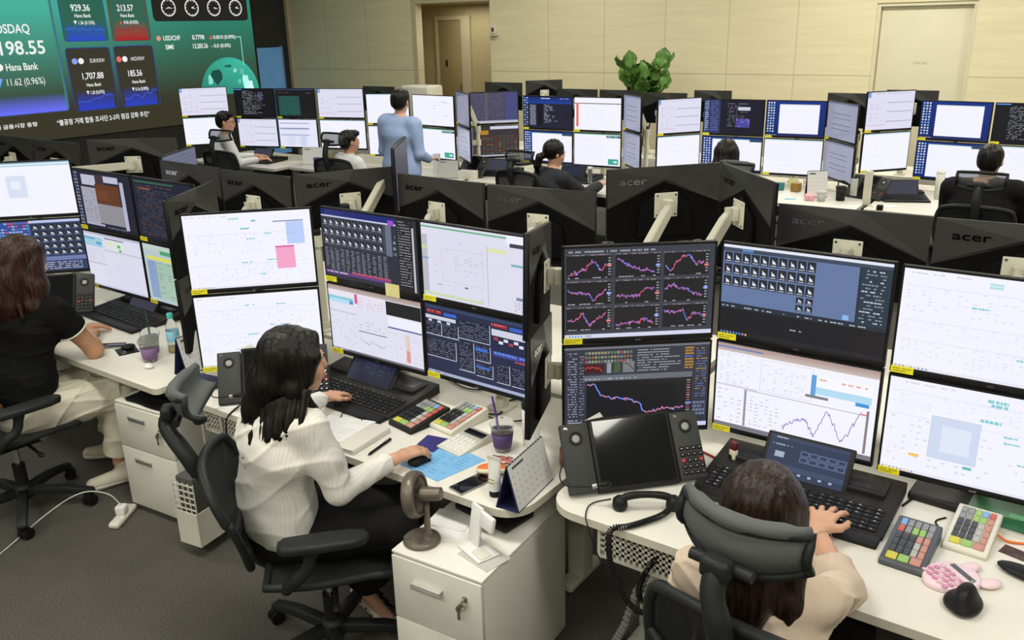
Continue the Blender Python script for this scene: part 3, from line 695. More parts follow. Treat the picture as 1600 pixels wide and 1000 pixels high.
        for i in range(22): s.words(.2, .06 + i * .04, r.uniform(.3, .8), .014, (.35, .37, .42), 3, .6, .015)
        s.rect(.6, .1, .72, .4, (.05, .06, .12), 2)
    elif kind == 'dim_violet':
        s.rect(0, 0, 1, 1, (.30, .31, .42)); s.rect(.0, .0, 1, .05, (.16, .17, .26), 2)
        for v in (.3, .42, .6, .72): s.rect(.2, v, .8, v + .02, (.12, .12, .2), 3)
        for i in range(10): s.words(.1, .1 + i * .08, .7, .012, (.2, .2, .3), 3, .5)
    elif kind == 'dim_blue':
        s.rect(0, 0, 1, 1, (.13, .14, .22))
        for i in range(12): s.words(.1, .08 + i * .07, .9, .016, (.08, .09, .15), 3, .6)
    elif kind == 'dark_glow':
        s.rect(0, 0, 1, 1, (.045, .045, .07))
    elif kind == 'phone_menu':
        s.rect(0, 0, 1, 1, (.020, .035, .085)); s.rect(0, 0, 1, .08, (.03, .05, .11), 2); s.words(.03, .03, .25, .03, (.5, .55, .65), 3)
        s.rect(.10, .38, .22, .52, (.35, .42, .55), 3)
        for i in range(2):
            for j in range(5): s.frame(.42 + j * .115, .26 + i * .15, .52 + j * .115, .38 + i * .15, .012, (.20, .28, .50), 3)
        s.words(.05, .2, .3, .03, (.4, .45, .55), 3); s.rect(0, .68, 1, .8, (.04, .06, .13), 2)
        for j in range(7): s.rect(.05 + j * .13, .82, .09 + j * .13, .87, (.4, .45, .6), 3)
    elif kind == 'phone_dim':
        s.rect(0, 0, 1, 1, (.014, .018, .036)); s.words(.05, .08, .35, .03, (.16, .18, .26), 3)
        for i in range(3): s.words(.3, .3 + i * .14, .9, .05, (.03, .04, .12), 3, .8, .05)
    return s

# ---------------------------------------------------------------- monitors
SCREEN_STICKERS = True
def make_monitor(label, p0, p1, ztop, h, kind, seed=0, back=False, group=None, sticker='left', detail=True, note=False, ztop1=None, logo=True, tilt=0):
    """p0 and p1: floor points under the left and right ends as its user sees it (user on the right-hand side of p1->p0 ...)"""
    p0 = Vector((p0[0], p0[1], 0)); p1 = Vector((p1[0], p1[1], 0)); d = p1 - p0; W = d.length - .006
    ang = math.atan2(d.y, d.x); c = (p0 + p1) / 2
    roll = 0 if ztop1 is None else math.atan2(ztop1 - ztop, W)
    zt = ztop if ztop1 is None else (ztop + ztop1) / 2
    t = thing('monitor', label, 'monitor', (c.x, c.y, zt - h), 0, group)
    t.rotation_euler = (Euler((0, 0, ang)).to_matrix() @ Euler((0, -roll, 0)).to_matrix() @ Euler((tilt, 0, 0)).to_matrix()).to_euler()
    hw = W / 2; b = MB(); chin = .022; bz = .008
    b.box(-hw, 0, 0, hw, .016, h, 'bezel_black', .003, 1)
    b.box(-hw + .002, -.004, 0.001, hw - .002, .001, chin, 'bezel_black', .002, 1)
    b.box(-hw + .0005, -.003, .002, -hw + .0065, .001, h - .001, 'bezel_black'); b.box(hw - .0065, -.003, .002, hw - .0005, .001, h - .001, 'bezel_black')
    b.box(-hw + .001, -.003, h - .008, hw - .001, .001, h - .001, 'bezel_black')
    b.build('bezel', t)
    k = MB()      # the back: grey plate with a peaked lower edge over a black hollow
    pts = [(-hw, h), (-hw, h * .50), (0, h * .72), (hw, h * .50), (hw, h)]
    apex = .040
    V = [(-hw, .016, h), (hw, .016, h), (-hw, .0195, h * .52), (hw, .0195, h * .52), (0, .030, h * .84), (-hw * .28, .032, h), (hw * .28, .032, h), (0, .016, h),
         (-hw, .0165, h * .495), (hw, .0165, h * .495), (0, .0175, h * .80)]
    V[5] = (-hw * .10, .018, h); V[6] = (hw * .10, .018, h)
    F = [(0, 5, 4, 2), (5, 6, 4), (6, 1, 3, 4), (2, 4, 10, 8), (4, 3, 9, 10)]
    k.raw(V, [f[::-1] for f in F], 'back_grey')
    k.raw([(-hw, .0161, 0), (hw, .0161, 0), (hw, .0161, h * .5), (0, .0161, h * .81), (-hw, .0161, h * .5)], [(4, 3, 2, 1, 0)], 'back_black')
    k.prism([(-hw * .50, .10 * h), (hw * .50, .10 * h), (hw * .42, h * .52), (0, h * .72), (-hw * .42, h * .52)], .016, .034, 'back_black', .004, 'y')
    k.build('back_cover', t)
    s = Scr(W - 2 * bz, h - chin - .008, seed); draw(s, kind)
    so = s.mb.build('screen', t, loc=(0, -.0032, chin))
    if logo:
        g = MB(); put_text(g, 'acer', hw * .45 if False else 0, .006, .009, 'logo_silver', -.0046, centre=True); g.build('logo', t)
    if back:
        g = MB(); Vt, Ft, wt = text_shape('acer', True); pts = []
        for v in Vt:
            x_, z_ = hw * .80 - v[0] * .135 / wt, h * .79 + v[1] * .034
            pts.append((x_, .0205 + .010 * (1 - abs(x_) / hw), z_))
        g.raw(pts, Ft, 'logo_silver' if seed % 3 == 0 else 'logo_dark')
        q = g.build('back_logo', t)
    if sticker:
        g = MB(); x0 = -hw + .004 if sticker == 'left' else hw - .10
        g.box(x0, -.0062, .001, x0 + .068, -.0042, .024, 'yellow_label')
        if detail:
            g.box(x0 + .006, -.0066, .015, x0 + .028, -.0062, .018, 'label_ink'); g.box(x0 + .032, -.0066, .015, x0 + .06, -.0062, .018, 'label_ink'); g.box(x0 + .006, -.0066, .007, x0 + .045, -.0062, .010, 'label_ink')
        g.build('yellow_sticker', t)
    if note:
        g = MB(); g.box(hw - .20, -.0072, -.012, hw - .12, -.0058, .045, 'pale_note'); g.build('paper_note', t)
    return t

def make_arm(label, x, y, zdesk, targets, group=None, pole_top=None, cap=True, detail=True):
    """clamped post with one arm and square plate for each monitor; targets: (thing, height fraction)"""
    top = pole_top or 1.27
    t = thing('monitor_stand', label, 'monitor stand', (x, y, zdesk), 0, group)
    b = MB(); b.box(-.05, -.045, 0, .05, .045, .012, 'arm_white', .004); b.cyl((0, 0, .01), (0, 0, .05), .03, 'arm_white'); b.build('clamp_base', t)
    b = MB(); b.cyl((0, 0, .01), (0, 0, top - zdesk), .0215, 'arm_white', 18); b.build('post', t)
    b = MB(); b.lathe([(.0005, .02), (.021, .02), (.0255, .014), (.0255, -.012), (.022, -.014)], 'black_plastic', 18); b.build('post_cap', t, loc=(0, 0, top - zdesk))
    for (mo, dz, sw) in targets:
        M = Euler(mo.rotation_euler).to_matrix(); c = Vector(mo.location) + M @ Vector((0, .036, dz)); n = M @ Vector((0, 1, 0)); rx = M @ Vector((1, 0, 0))
        o = Vector((x, y, zdesk)); P = c - o
        b = MB(); T = Matrix.Translation(P) @ M.to_4x4(); b.T = T
        b.box(-.058, 0, -.058, .058, .006, .058, 'arm_white', .003)
        for i in (-1, 1):
            for j in (-1, 1): b.cyl((i * .046, .006, j * .046), (i * .046, .009, j * .046), .005, 'chrome', 8)
        b.box(-.022, .006, -.03, .022, .034, .03, 'arm_white', .006); b.build('mount_plate', t)
        b = MB(); a = P + n * .045; jz = a.z
        base = Vector((0, 0, jz + sw)); base.z = min(base.z, top - zdesk - .04)
        side = (a - Vector((0, 0, a.z))); e = Vector((0, 0, base.z))
        b.cyl(a + Vector((0, 0, -.028)), a + Vector((0, 0, .028)), .020, 'arm_white', 14)
        # elbow link with boxy tapering cross-section
        q = e - a; L = q.length; zz = q.normalized(); xx = zz.cross(Vector((0, 0, 1))).normalized() if abs(zz.z) < .95 else rx; yy = xx.cross(zz)
        V = []
        for s_, wd, th in ((0, .016, .018), (.10, .019, .025), (.85, .020, .028), (1, .018, .022)):
            for i, j in ((-1, -1), (1, -1), (1, 1), (-1, 1)): V.append(a + zz * L * s_ + xx * wd * i + yy * th * j)
        Fq = [(3, 2, 1, 0), (12, 13, 14, 15)] + [(k * 4 + i, k * 4 + (i + 1) % 4, (k + 1) * 4 + (i + 1) % 4, (k + 1) * 4 + i) for k in range(3) for i in range(4)]
        bb = bmesh.new(); vs = [bb.verts.new(v) for v in V]
        for f in Fq: bb.faces.new([vs[i] for i in f])
        bmesh.ops.recalc_face_normals(bb, faces=bb.faces); bmesh.ops.bevel(bb, geom=bb.edges[:], offset=.004, segments=2, affect='EDGES'); b.bm(bb, 'arm_white', False)
        b.cyl(e + Vector((0, 0, -.03)), e + Vector((0, 0, .03)), .034, 'arm_white', 18)
        b.build('swing_arm', t)
    return t

# ---------------------------------------------------------------- smooth bodies
class Body:
    """rounded limbs and forms melted together into one continuous skin"""
    def __init__(s): s.P = []
    def cone(s, a, b, ra, rb, k=.02, op='+', flat=False, sq=None):
        a = np.array(a, float); b = np.array(b, float); r = max(ra, rb) * (max(sq[1], 1) if sq else 1) + .02
        s.P.append(('c', a, b, ra, rb, k, op, flat, sq, np.minimum(a, b) - r, np.maximum(a, b) + r)); return s
    def chain(s, pts, rs, k=.02, op='+'):
        for i in range(len(pts) - 1): s.cone(pts[i], pts[i + 1], rs[i], rs[i + 1], k, op)
        return s
    def ell(s, c, r, k=.02, op='+', rot=None):
        c = np.array(c, float); r = np.array(r, float); m = r.max() + .02
        s.P.append(('e', c, r, rot, None, k, op, None, None, c - m, c + m)); return s
    def cut(s, p, n, lo=None, hi=None):
        """remove everything on the n side of the plane through p, inside the box lo..hi"""
        s.P.append(('p', np.array(p, float), np.array(n, float) / np.linalg.norm(n), None, None, 0, '-', None, None, lo, hi)); return s
    def bake(s, h=.005, ripple=None):
        lo = np.min([p[9] for p in s.P if p[0] != 'p' and p[6] == '+'], 0) - .02; hi = np.max([p[10] for p in s.P if p[0] != 'p' and p[6] == '+'], 0) + .02
        n = np.ceil((hi - lo) / h).astype(int) + 1
        D = np.full(n, .2, np.float32); ax = [lo[i] + h * np.arange(n[i]) for i in range(3)]
        for p in s.P:
            kind = p[0]; l, u = (p[9], p[10]) if p[9] is not None else (lo, hi)
            i0 = np.clip(np.floor((np.array(l) - p[5] - lo) / h).astype(int), 0, n - 1); i1 = np.clip(np.ceil((np.array(u) + p[5] - lo) / h).astype(int) + 1, 1, n)
            if (i1 <= i0).any(): continue
            X, Y, Z = np.meshgrid(ax[0][i0[0]:i1[0]], ax[1][i0[1]:i1[1]], ax[2][i0[2]:i1[2]], indexing='ij', sparse=True)
            if kind == 'c':
                a, b, ra, rb = p[1], p[2], p[3], p[4]; ab = b - a; L2 = ab @ ab
                t = ((X - a[0]) * ab[0] + (Y - a[1]) * ab[1] + (Z - a[2]) * ab[2]) / L2; tc = np.clip(t, 0, 1)
                dx, dy, dz = X - a[0] - tc * ab[0], Y - a[1] - tc * ab[1], Z - a[2] - tc * ab[2]
                if p[8] is not None:      # flattened: axis vector and widening
                    w, f = np.array(p[8][0], float), p[8][1]; w /= np.linalg.norm(w)
                    q = (dx * w[0] + dy * w[1] + dz * w[2]) * (1 - 1 / f); dx, dy, dz = dx - q * w[0], dy - q * w[1], dz - q * w[2]
                d = np.sqrt(dx * dx + dy * dy + dz * dz) - (ra + tc * (rb - ra))
                if p[7]: d = np.maximum(d, (t - 1) * math.sqrt(L2))
            elif kind == 'e':
                dx, dy, dz = X - p[1][0], Y - p[1][1], Z - p[1][2]
                if p[3] is not None:
                    A = np.array(p[3], float); dx, dy, dz = A[0][0] * dx + A[0][1] * dy + A[0][2] * dz, A[1][0] * dx + A[1][1] * dy + A[1][2] * dz, A[2][0] * dx + A[2][1] * dy + A[2][2] * dz
                r = p[2]; k0 = np.sqrt((dx / r[0]) ** 2 + (dy / r[1]) ** 2 + (dz / r[2]) ** 2); k1 = np.sqrt((dx / r[0] ** 2) ** 2 + (dy / r[1] ** 2) ** 2 + (dz / r[2] ** 2) ** 2) + 1e-6
                d = k0 * (k0 - 1) / k1
            else:
                d = (X - p[1][0]) * p[2][0] + (Y - p[1][1]) * p[2][1] + (Z - p[1][2]) * p[2][2]
            sl = tuple(slice(i0[i], i1[i]) for i in range(3)); E = D[sl]; d = d.astype(np.float32)
            if p[6] == '+':
                hh = np.maximum(p[5] - np.abs(E - d), 0) / max(p[5], 1e-6); D[sl] = np.minimum(E, d) - hh * hh * p[5] * .25
            elif kind == 'p': D[sl] = np.maximum(E, d)
            else: D[sl] = np.maximum(E, -d)
        if ripple:
            X, Y, Z = np.meshgrid(*ax, indexing='ij', sparse=True)
            m = np.abs(D) < .03
            Rp = np.broadcast_to(ripple(X, Y, Z), D.shape); D[m] += Rp[m].astype(np.float32)
        return surface(D, lo, h)

def surface(D, lo, h):
    s = D < 0; nx, ny, nz = D.shape
    cnt = np.zeros((nx - 1, ny - 1, nz - 1), np.int8)
    for i in (0, 1):
        for j in (0, 1):
            for k in (0, 1): cnt += s[i:nx - 1 + i, j:ny - 1 + j, k:nz - 1 + k]
    act = (cnt > 0) & (cnt < 8); cells = np.argwhere(act); idx = np.full(act.shape, -1, np.int64); idx[act] = np.arange(len(cells))
    acc = np.zeros((len(cells), 3)); num = np.zeros(len(cells))
    for axis in range(3):
        o1, o2 = [a for a in range(3) if a != axis]
        for u in (0, 1):
            for v in (0, 1):
                a = cells.copy(); a[:, o1] += u; a[:, o2] += v; b = a.copy(); b[:, axis] += 1
                da, db = D[tuple(a.T)].astype(float), D[tuple(b.T)].astype(float); m = (da < 0) != (db < 0)
                t = da[m] / (da[m] - db[m]); p = a[m].astype(float); p[:, axis] += t; acc[m] += p; num[m] += 1
    V = lo + h * acc / num[:, None]; Q = []
    for axis in range(3):
        o1, o2 = [(1, 2), (2, 0), (0, 1)][axis]
        A = [slice(None)] * 3; B = [slice(None)] * 3; A[axis] = slice(0, -1); B[axis] = slice(1, None)
        e = s[tuple(A)] != s[tuple(B)]; pt = np.argwhere(e); ok = (pt[:, o1] > 0) & (pt[:, o2] > 0) & (pt[:, o1] < D.shape[o1] - 1) & (pt[:, o2] < D.shape[o2] - 1); pt = pt[ok]
        def g(d1, d2):
            q = pt.copy(); q[:, o1] += d1; q[:, o2] += d2; return idx[tuple(q.T)]
        q = np.stack([g(-1, -1), g(0, -1), g(0, 0), g(-1, 0)], 1); inside = s[tuple(pt.T)]
        q[~inside] = q[~inside][:, ::-1]; Q.append(q)
    Q = np.concatenate(Q); Q = Q[(Q >= 0).all(1)]
    return V, Q

def link_surface(name, VQ, material, parent, origin, label=None):
    V, Q = VQ; me = bpy.data.meshes.new(name); V = V - np.array(origin)
    me.vertices.add(len(V)); me.vertices.foreach_set('co', V.astype(np.float32).ravel())
    me.loops.add(Q.size); me.loops.foreach_set('vertex_index', Q.astype(np.int32).ravel())
    me.polygons.add(len(Q)); me.polygons.foreach_set('loop_start', np.arange(0, Q.size, 4, dtype=np.int32)); me.polygons.foreach_set('loop_total', np.full(len(Q), 4, np.int32))
    me.update(calc_edges=True); me.validate(); me.materials.append(MATS[material]); me.polygons.foreach_set('use_smooth', [True] * len(me.polygons))
    o = bpy.data.objects.new(name, me); C.objects.link(o); o.parent = parent
    if label: o['label'] = label
    return o

def V3(*a): return np.array(a if len(a) > 1 else a[0], float)
def unit(v): v = np.array(v, float); return v / np.linalg.norm(v)
def hand(b, W, D, N, side, curl=.35, spread=.10, size=1.0, thumb_out=.75):
    """palm with four bent fingers and a thumb; D points along the fingers, N out of the palm, side +1/-1 picks the thumb's side"""
    D = unit(D); N = unit(N - D * (N @ D)); S = np.cross(D, N) * side; z = size
    W = V3(W); kn = [W + D * (.082 + d) * z + S * o * z for o, d in ((.030, 0), (.010, .005), (-.010, .002), (-.028, -.006))]
    b.cone(W - D * .03 * z, W + D * .02 * z, .022 * z, .021 * z, .012, sq=(S, 1.25))
    for q, kk in enumerate(kn): b.cone(W + D * .012 * z + S * (.014 - .009 * q) * z, kk, .0135 * z, .0105 * z, .010)
    for q, (kk, L) in enumerate(zip(kn, (.072, .080, .074, .058))):
        a = spread * (1.5 - q); d = unit(D * math.cos(a) + S * math.sin(a)); p = kk; c = curl * (.9 + .1 * q)
        for seg, (f, r0, r1) in enumerate(((.45, .0092, .0085), (.30, .0085, .0078), (.25, .0078, .0066))):
            an = c * (.6 + seg * .8); dd = unit(d * math.cos(an) + N * math.sin(an)); e = p + dd * L * f * z
            b.cone(p, e, r0 * z, r1 * z, .004); p = e
    t0 = W + D * .020 * z + S * .020 * z; t1 = t0 + unit(D * .75 + S * thumb_out + N * .25) * .042 * z; t2 = t1 + unit(D * .95 + S * .45 * thumb_out + N * .2) * .032 * z; t3 = t2 + unit(D + N * .25) * .024 * z
    b.cone(t0, t1, .0150 * z, .0115 * z, .010); b.cone(t1, t2, .0105 * z, .0092 * z, .006); b.cone(t2, t3, .0092 * z, .0075 * z, .005)

def head_frame(F, lean=(0, 0, 1)):
    F = unit(F); U = unit(V3(lean)); U = unit(U - F * (U @ F)); Rr = np.cross(F, U); return F, U, Rr
def head(b, c, F, U, Rr, z=1.0):
    c = V3(c); A = [Rr, F, U]
    def at(r, f, u): return c + (Rr * r + F * f + U * u) * z
    b.ell(at(0, -.012, .022), V3(.074, .092, .092) * z, .02, rot=A)
    b.ell(at(0, .022, -.035), V3(.058, .066, .075) * z, .03, rot=A)
    b.ell(at(0, .050, -.088), V3(.026, .024, .020) * z, .03, rot=A)                                # chin
    b.cone(at(0, .086, .010), at(0, .0985, -.026), .0070 * z, .0100 * z, .012)                       # nose
    for sd in (-1, 1):
        b.ell(at(.029 * sd, .082, -.002), V3(.018, .010, .013) * z, .010, rot=A)                    # lid
        b.cone(at(.014 * sd, .088, .020), at(.046 * sd, .074, .020), .007 * z, .006 * z, .012)      # brow ridge
        b.ell(at(.038 * sd, .064, -.034), V3(.022, .020, .022) * z, .02, rot=A)                     # cheek
        b.ell(at(.077 * sd, -.006, -.010), V3(.009, .018, .030) * z, .006, rot=A)                   # ear
    b.ell(at(0, .088, -.053), V3(.020, .011, .006) * z, .008, rot=A); b.ell(at(0, .085, -.065), V3(.017, .011, .007) * z, .008, rot=A)
    return at
def face_marks(t, at, A, o, z=1.0, glasses=False, mouth='lips'):
    """irises, brows and lips lie on the face as small inset pieces"""
    def piece(name, parts, m):
        q = Body()
        for c_, r_, in parts: q.ell(c_, V3(r_) * z, .002, rot=A)
        link_surface(name, q.bake(.0016), m, t, o)
    for sd in (-1, 1):
        piece('eye', [(at(.030 * sd, .0865, -.002), (.012, .0065, .0048))], 'eye_dark')
        piece('eyebrow', [(at(.030 * sd, .0895, .022), (.018, .004, .0030))], 'hair_black')
    piece('lips', [(at(0, .0955, -.055), (.020, .0060, .0045)), (at(0, .094, -.064), (.016, .0060, .0050))], 'lips')
    if glasses:
        g = MB()
        for sd in (-1, 1):
            cc = Vector(at(.032 * sd, .098, -.002) - o); P = [cc + Vector(A[0]) * .023 * math.cos(a) * z + Vector(A[2]) * .019 * math.sin(a) * z for a in np.linspace(0, 2 * PI, 18)[:-1]]
            g.tube(P, .0017, 'black_plastic', 6, True); g.tube([cc + Vector(A[0]) * .023 * sd * z, Vector(at(.078 * sd, .0, .002) - o)], .0016, 'black_plastic', 6)
        g.build('glasses', t)

def arm(b, s_, e, w, r=(.046, .036, .034, .022), k=.02):
    s_, e, w = V3(s_), V3(e), V3(w); m1 = s_ * .5 + e * .5; m2 = e * .65 + w * .35
    b.chain([s_, m1, e], [r[0], r[0] * .9, r[1]], k); b.chain([e, m2, w], [r[1], r[2], r[3]], k)
def ripples(seed, amp, f=(22, 26, 34)):
    r = random.Random(seed); W = [(r.uniform(-1, 1) * f[0], r.uniform(-1, 1) * f[1], r.uniform(.2, 1) * f[2], r.uniform(0, 6)) for _ in range(5)]
    def fn(X, Y, Z):
        q = 0
        for a, b_, c, p in W: q = q + np.sin(a * X + b_ * Y + c * Z + p + 1.3 * np.sin(.4 * b_ * X - .5 * a * Y + .3 * c * Z))
        return amp * (q / 2.2)
    return fn
def creases(seed, amp):
    """sharp folds with flat cloth between them"""
    r = random.Random(seed); W = [(r.uniform(-1, 1) * 16, r.uniform(-1, 1) * 16, r.uniform(.5, 1) * 24 * r.choice((-1, 1)), r.uniform(0, 6)) for _ in range(4)]
    def fn(X, Y, Z):
        q = 0
        for a, b_, c, p in W: q = q - (1 - np.abs(np.sin(a * X + b_ * Y + c * Z + p + 1.1 * np.sin(7 * X - 9 * Z + p)))) ** 4 * (.5 + .5 * np.sin(9 * X + 8 * Y - 5 * Z + 2 * p))
        return amp * q * .8 + amp * .2
    return fn
def strands(t, o, paths, m, name='hair_lock'):
    g = MB()
    for P, r in paths: g.tube([Vector(V3(p) - o) for p in P], r, m, 6, smoothing=2)
    return g.build(name, t)

# ---------------------------------------------------------------- the room
b = MB(); b.box(-14.6, -3.5, -.05, 4.5, 13.2, 0, 'carpet'); struct(b.build('floor'))
b = MB(); b.box(-14.6, -3.5, 4.0, 4.5, 13.2, 4.1, 'ceiling_paint'); struct(b.build('ceiling'))
YW = 11.5
b = MB()
b.box(-13.2, YW, 0, -10.03, YW + .15, 4.0, 'wall_veneer'); b.box(-10.03, YW, 2.66, -8.50, YW + .15, 4.0, 'wall_veneer')
b.box(-8.50, YW, 0, -2.72, YW + .15, 4.0, 'wall_veneer'); b.box(-2.72, YW, 2.44, -1.63, YW + .15, 4.0, 'wall_veneer'); b.box(-1.63, YW, 0, 4.5, YW + .15, 4.0, 'wall_veneer')
struct(b.build('wall_back'))
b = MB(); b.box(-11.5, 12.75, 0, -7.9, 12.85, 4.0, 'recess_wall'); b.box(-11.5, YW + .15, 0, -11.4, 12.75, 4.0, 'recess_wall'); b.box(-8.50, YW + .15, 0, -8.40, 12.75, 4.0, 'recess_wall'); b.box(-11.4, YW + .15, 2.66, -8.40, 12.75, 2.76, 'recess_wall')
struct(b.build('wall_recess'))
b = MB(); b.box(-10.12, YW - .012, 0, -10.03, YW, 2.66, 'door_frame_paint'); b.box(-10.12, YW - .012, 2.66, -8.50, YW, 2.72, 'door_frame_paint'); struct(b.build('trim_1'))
# doors
d1 = thing('door_1', 'narrow brown door with pale frame inside the dim wall recess', 'door', (-10.17, 12.75, 0)); d1['kind'] = 'structure'
d1.location.x = -10.18
b = MB(); b.box(-.46, -.05, 0, -.40, 0, 2.40, 'door_frame_paint'); b.box(.14, -.05, 0, .34, 0, 2.40, 'door_frame_paint'); b.box(-.46, -.05, 2.40, .34, 0, 2.47, 'door_frame_paint'); b.build('door_frame', d1)
b = MB(); b.box(-.40, -.03, 0, .14, -.005, 2.40, 'door_brown', .003); b.build('door_panel', d1)
b = MB(); b.box(-.24, -.045, 1.60, -.20, -.03, 1.72, 'black_plastic', .004); b.build('lock', d1)
b = MB(); b.box(.07, -.045, 1.0, .13, -.03, 1.30, 'chrome', .003); b.build('push_plate', d1)
d2 = thing('door_2', 'tall cream flush door with small grey lettering in the back wall', 'door', (-2.175, YW, 0)); d2['kind'] = 'structure'
b = MB(); b.box(-.545, .02, 0, -.505, .14, 2.44, 'door_paint'); b.box(.505, .02, 0, .545, .14, 2.44, 'door_paint'); b.box(-.505, .02, 2.40, .505, .14, 2.44, 'door_paint'); b.build('door_frame', d2)
b = MB(); b.box(-.50, .085, .01, .50, .125, 2.40, 'door_paint', .002); b.build('door_panel', d2)
b = MB(); put_text(b, 'STAFF ONLY', 0, 1.735, .030, mat('sign_ink', (.28, .26, .20), .5, vary=.05, scale=30), .084, width=.17, centre=True); b.build('door_lettering', d2)
for z in (2.05, 1.30):
    b = MB(); b.cyl((-.515, .078, z), (-.515, .078, z + .14), .012, 'cabinet_paint', 10); b.build('hinge', d2)
# left wall with the video wall and the blue glass door
b = MB(); b.box(-13.5, -3.5, 0, -13.2, 10.72, 4.0, 'dark_wall'); b.box(-13.5, 10.72, 2.02, -13.2, 11.5, 4.0, 'dark_wall'); b.box(-13.26, 11.38, 0, -13.2, 11.5, 2.02, 'dark_wall')
b.box(-13.9, 10.72, 0, -13.5, 11.5, 4, 'dark_wall')
struct(b.build('wall_left'))
b = MB(); b.box(-13.32, 10.74, .05, -13.29, 11.37, 2.0, 'blue_glass'); o = struct(b.build('window_1'))
b = MB(); b.box(-13.2, YW - .05, 0, -13.13, YW, 4.0, 'door_frame_paint'); struct(b.build('trim_2'))
b = MB(); b.box(4.4, -3.5, 0, 4.5, 13.2, 4.0, 'side_wall_paint'); struct(b.build('wall_right'))
b = MB(); b.box(-14.6, -3.5, 0, 4.5, -3.4, 4.0, 'side_wall_paint'); struct(b.build('wall_front'))
b = MB(); b.box(-13.2, YW - .01, 0, -10.12, YW, .1, 'cabinet_paint'); b.box(-8.5, YW - .01, 0, -2.72, YW, .1, 'cabinet_paint'); b.box(-1.63, YW - .01, 0, 4.4, YW, .1, 'cabinet_paint'); struct(b.build('baseboard_back'))
for (x, y, p), wh in zip(LAMPS, ('over the glasses wearer', 'over the standing person', 'over the person in black', 'over the left dark seat', 'over the white shirt', 'over the brown hair', 'over the far middle screens', 'over the far right screens', 'nearest the right wall', 'nearest the video wall', 'at the front left', 'at the front middle', 'at the front right')):
    t = thing('ceiling_lamp', 'recessed rectangular ceiling lamp ' + wh, 'ceiling lamp', (x, y, 3.94), 0, 'recessed ceiling lamps')
    b = MB(); b.box(-.8, -.32, .02, .8, -.28, .06, 'white_plastic'); b.box(-.8, .28, .02, .8, .32, .06, 'white_plastic'); b.box(-.8, -.28, .02, -.76, .28, .06, 'white_plastic'); b.box(.76, -.28, .02, .8, .28, .06, 'white_plastic'); b.build('frame', t)
    b = MB(); b.box(-.76, -.28, .03, .76, .28, .05, 'lamp_diffuser'); b.build('diffuser', t)
# wall sensor on the end of the recess wall
t = thing('wall_sensor', 'small white sensor box on the wall corner beside the recess', 'sensor', (-8.42, YW, 2.14))
b = MB(); b.box(-.05, -.05, .03, .05, 0, .16, 'white_plastic', .006); b.build('housing', t)
b = MB(); b.box(-.015, -.056, .06, .025, -.05, .12, 'maroon'); b.build('red_light', t)
b = MB(); b.box(-.08, -.09, 0, .08, 0, .02, 'white_plastic', .004); b.build('shelf', t)

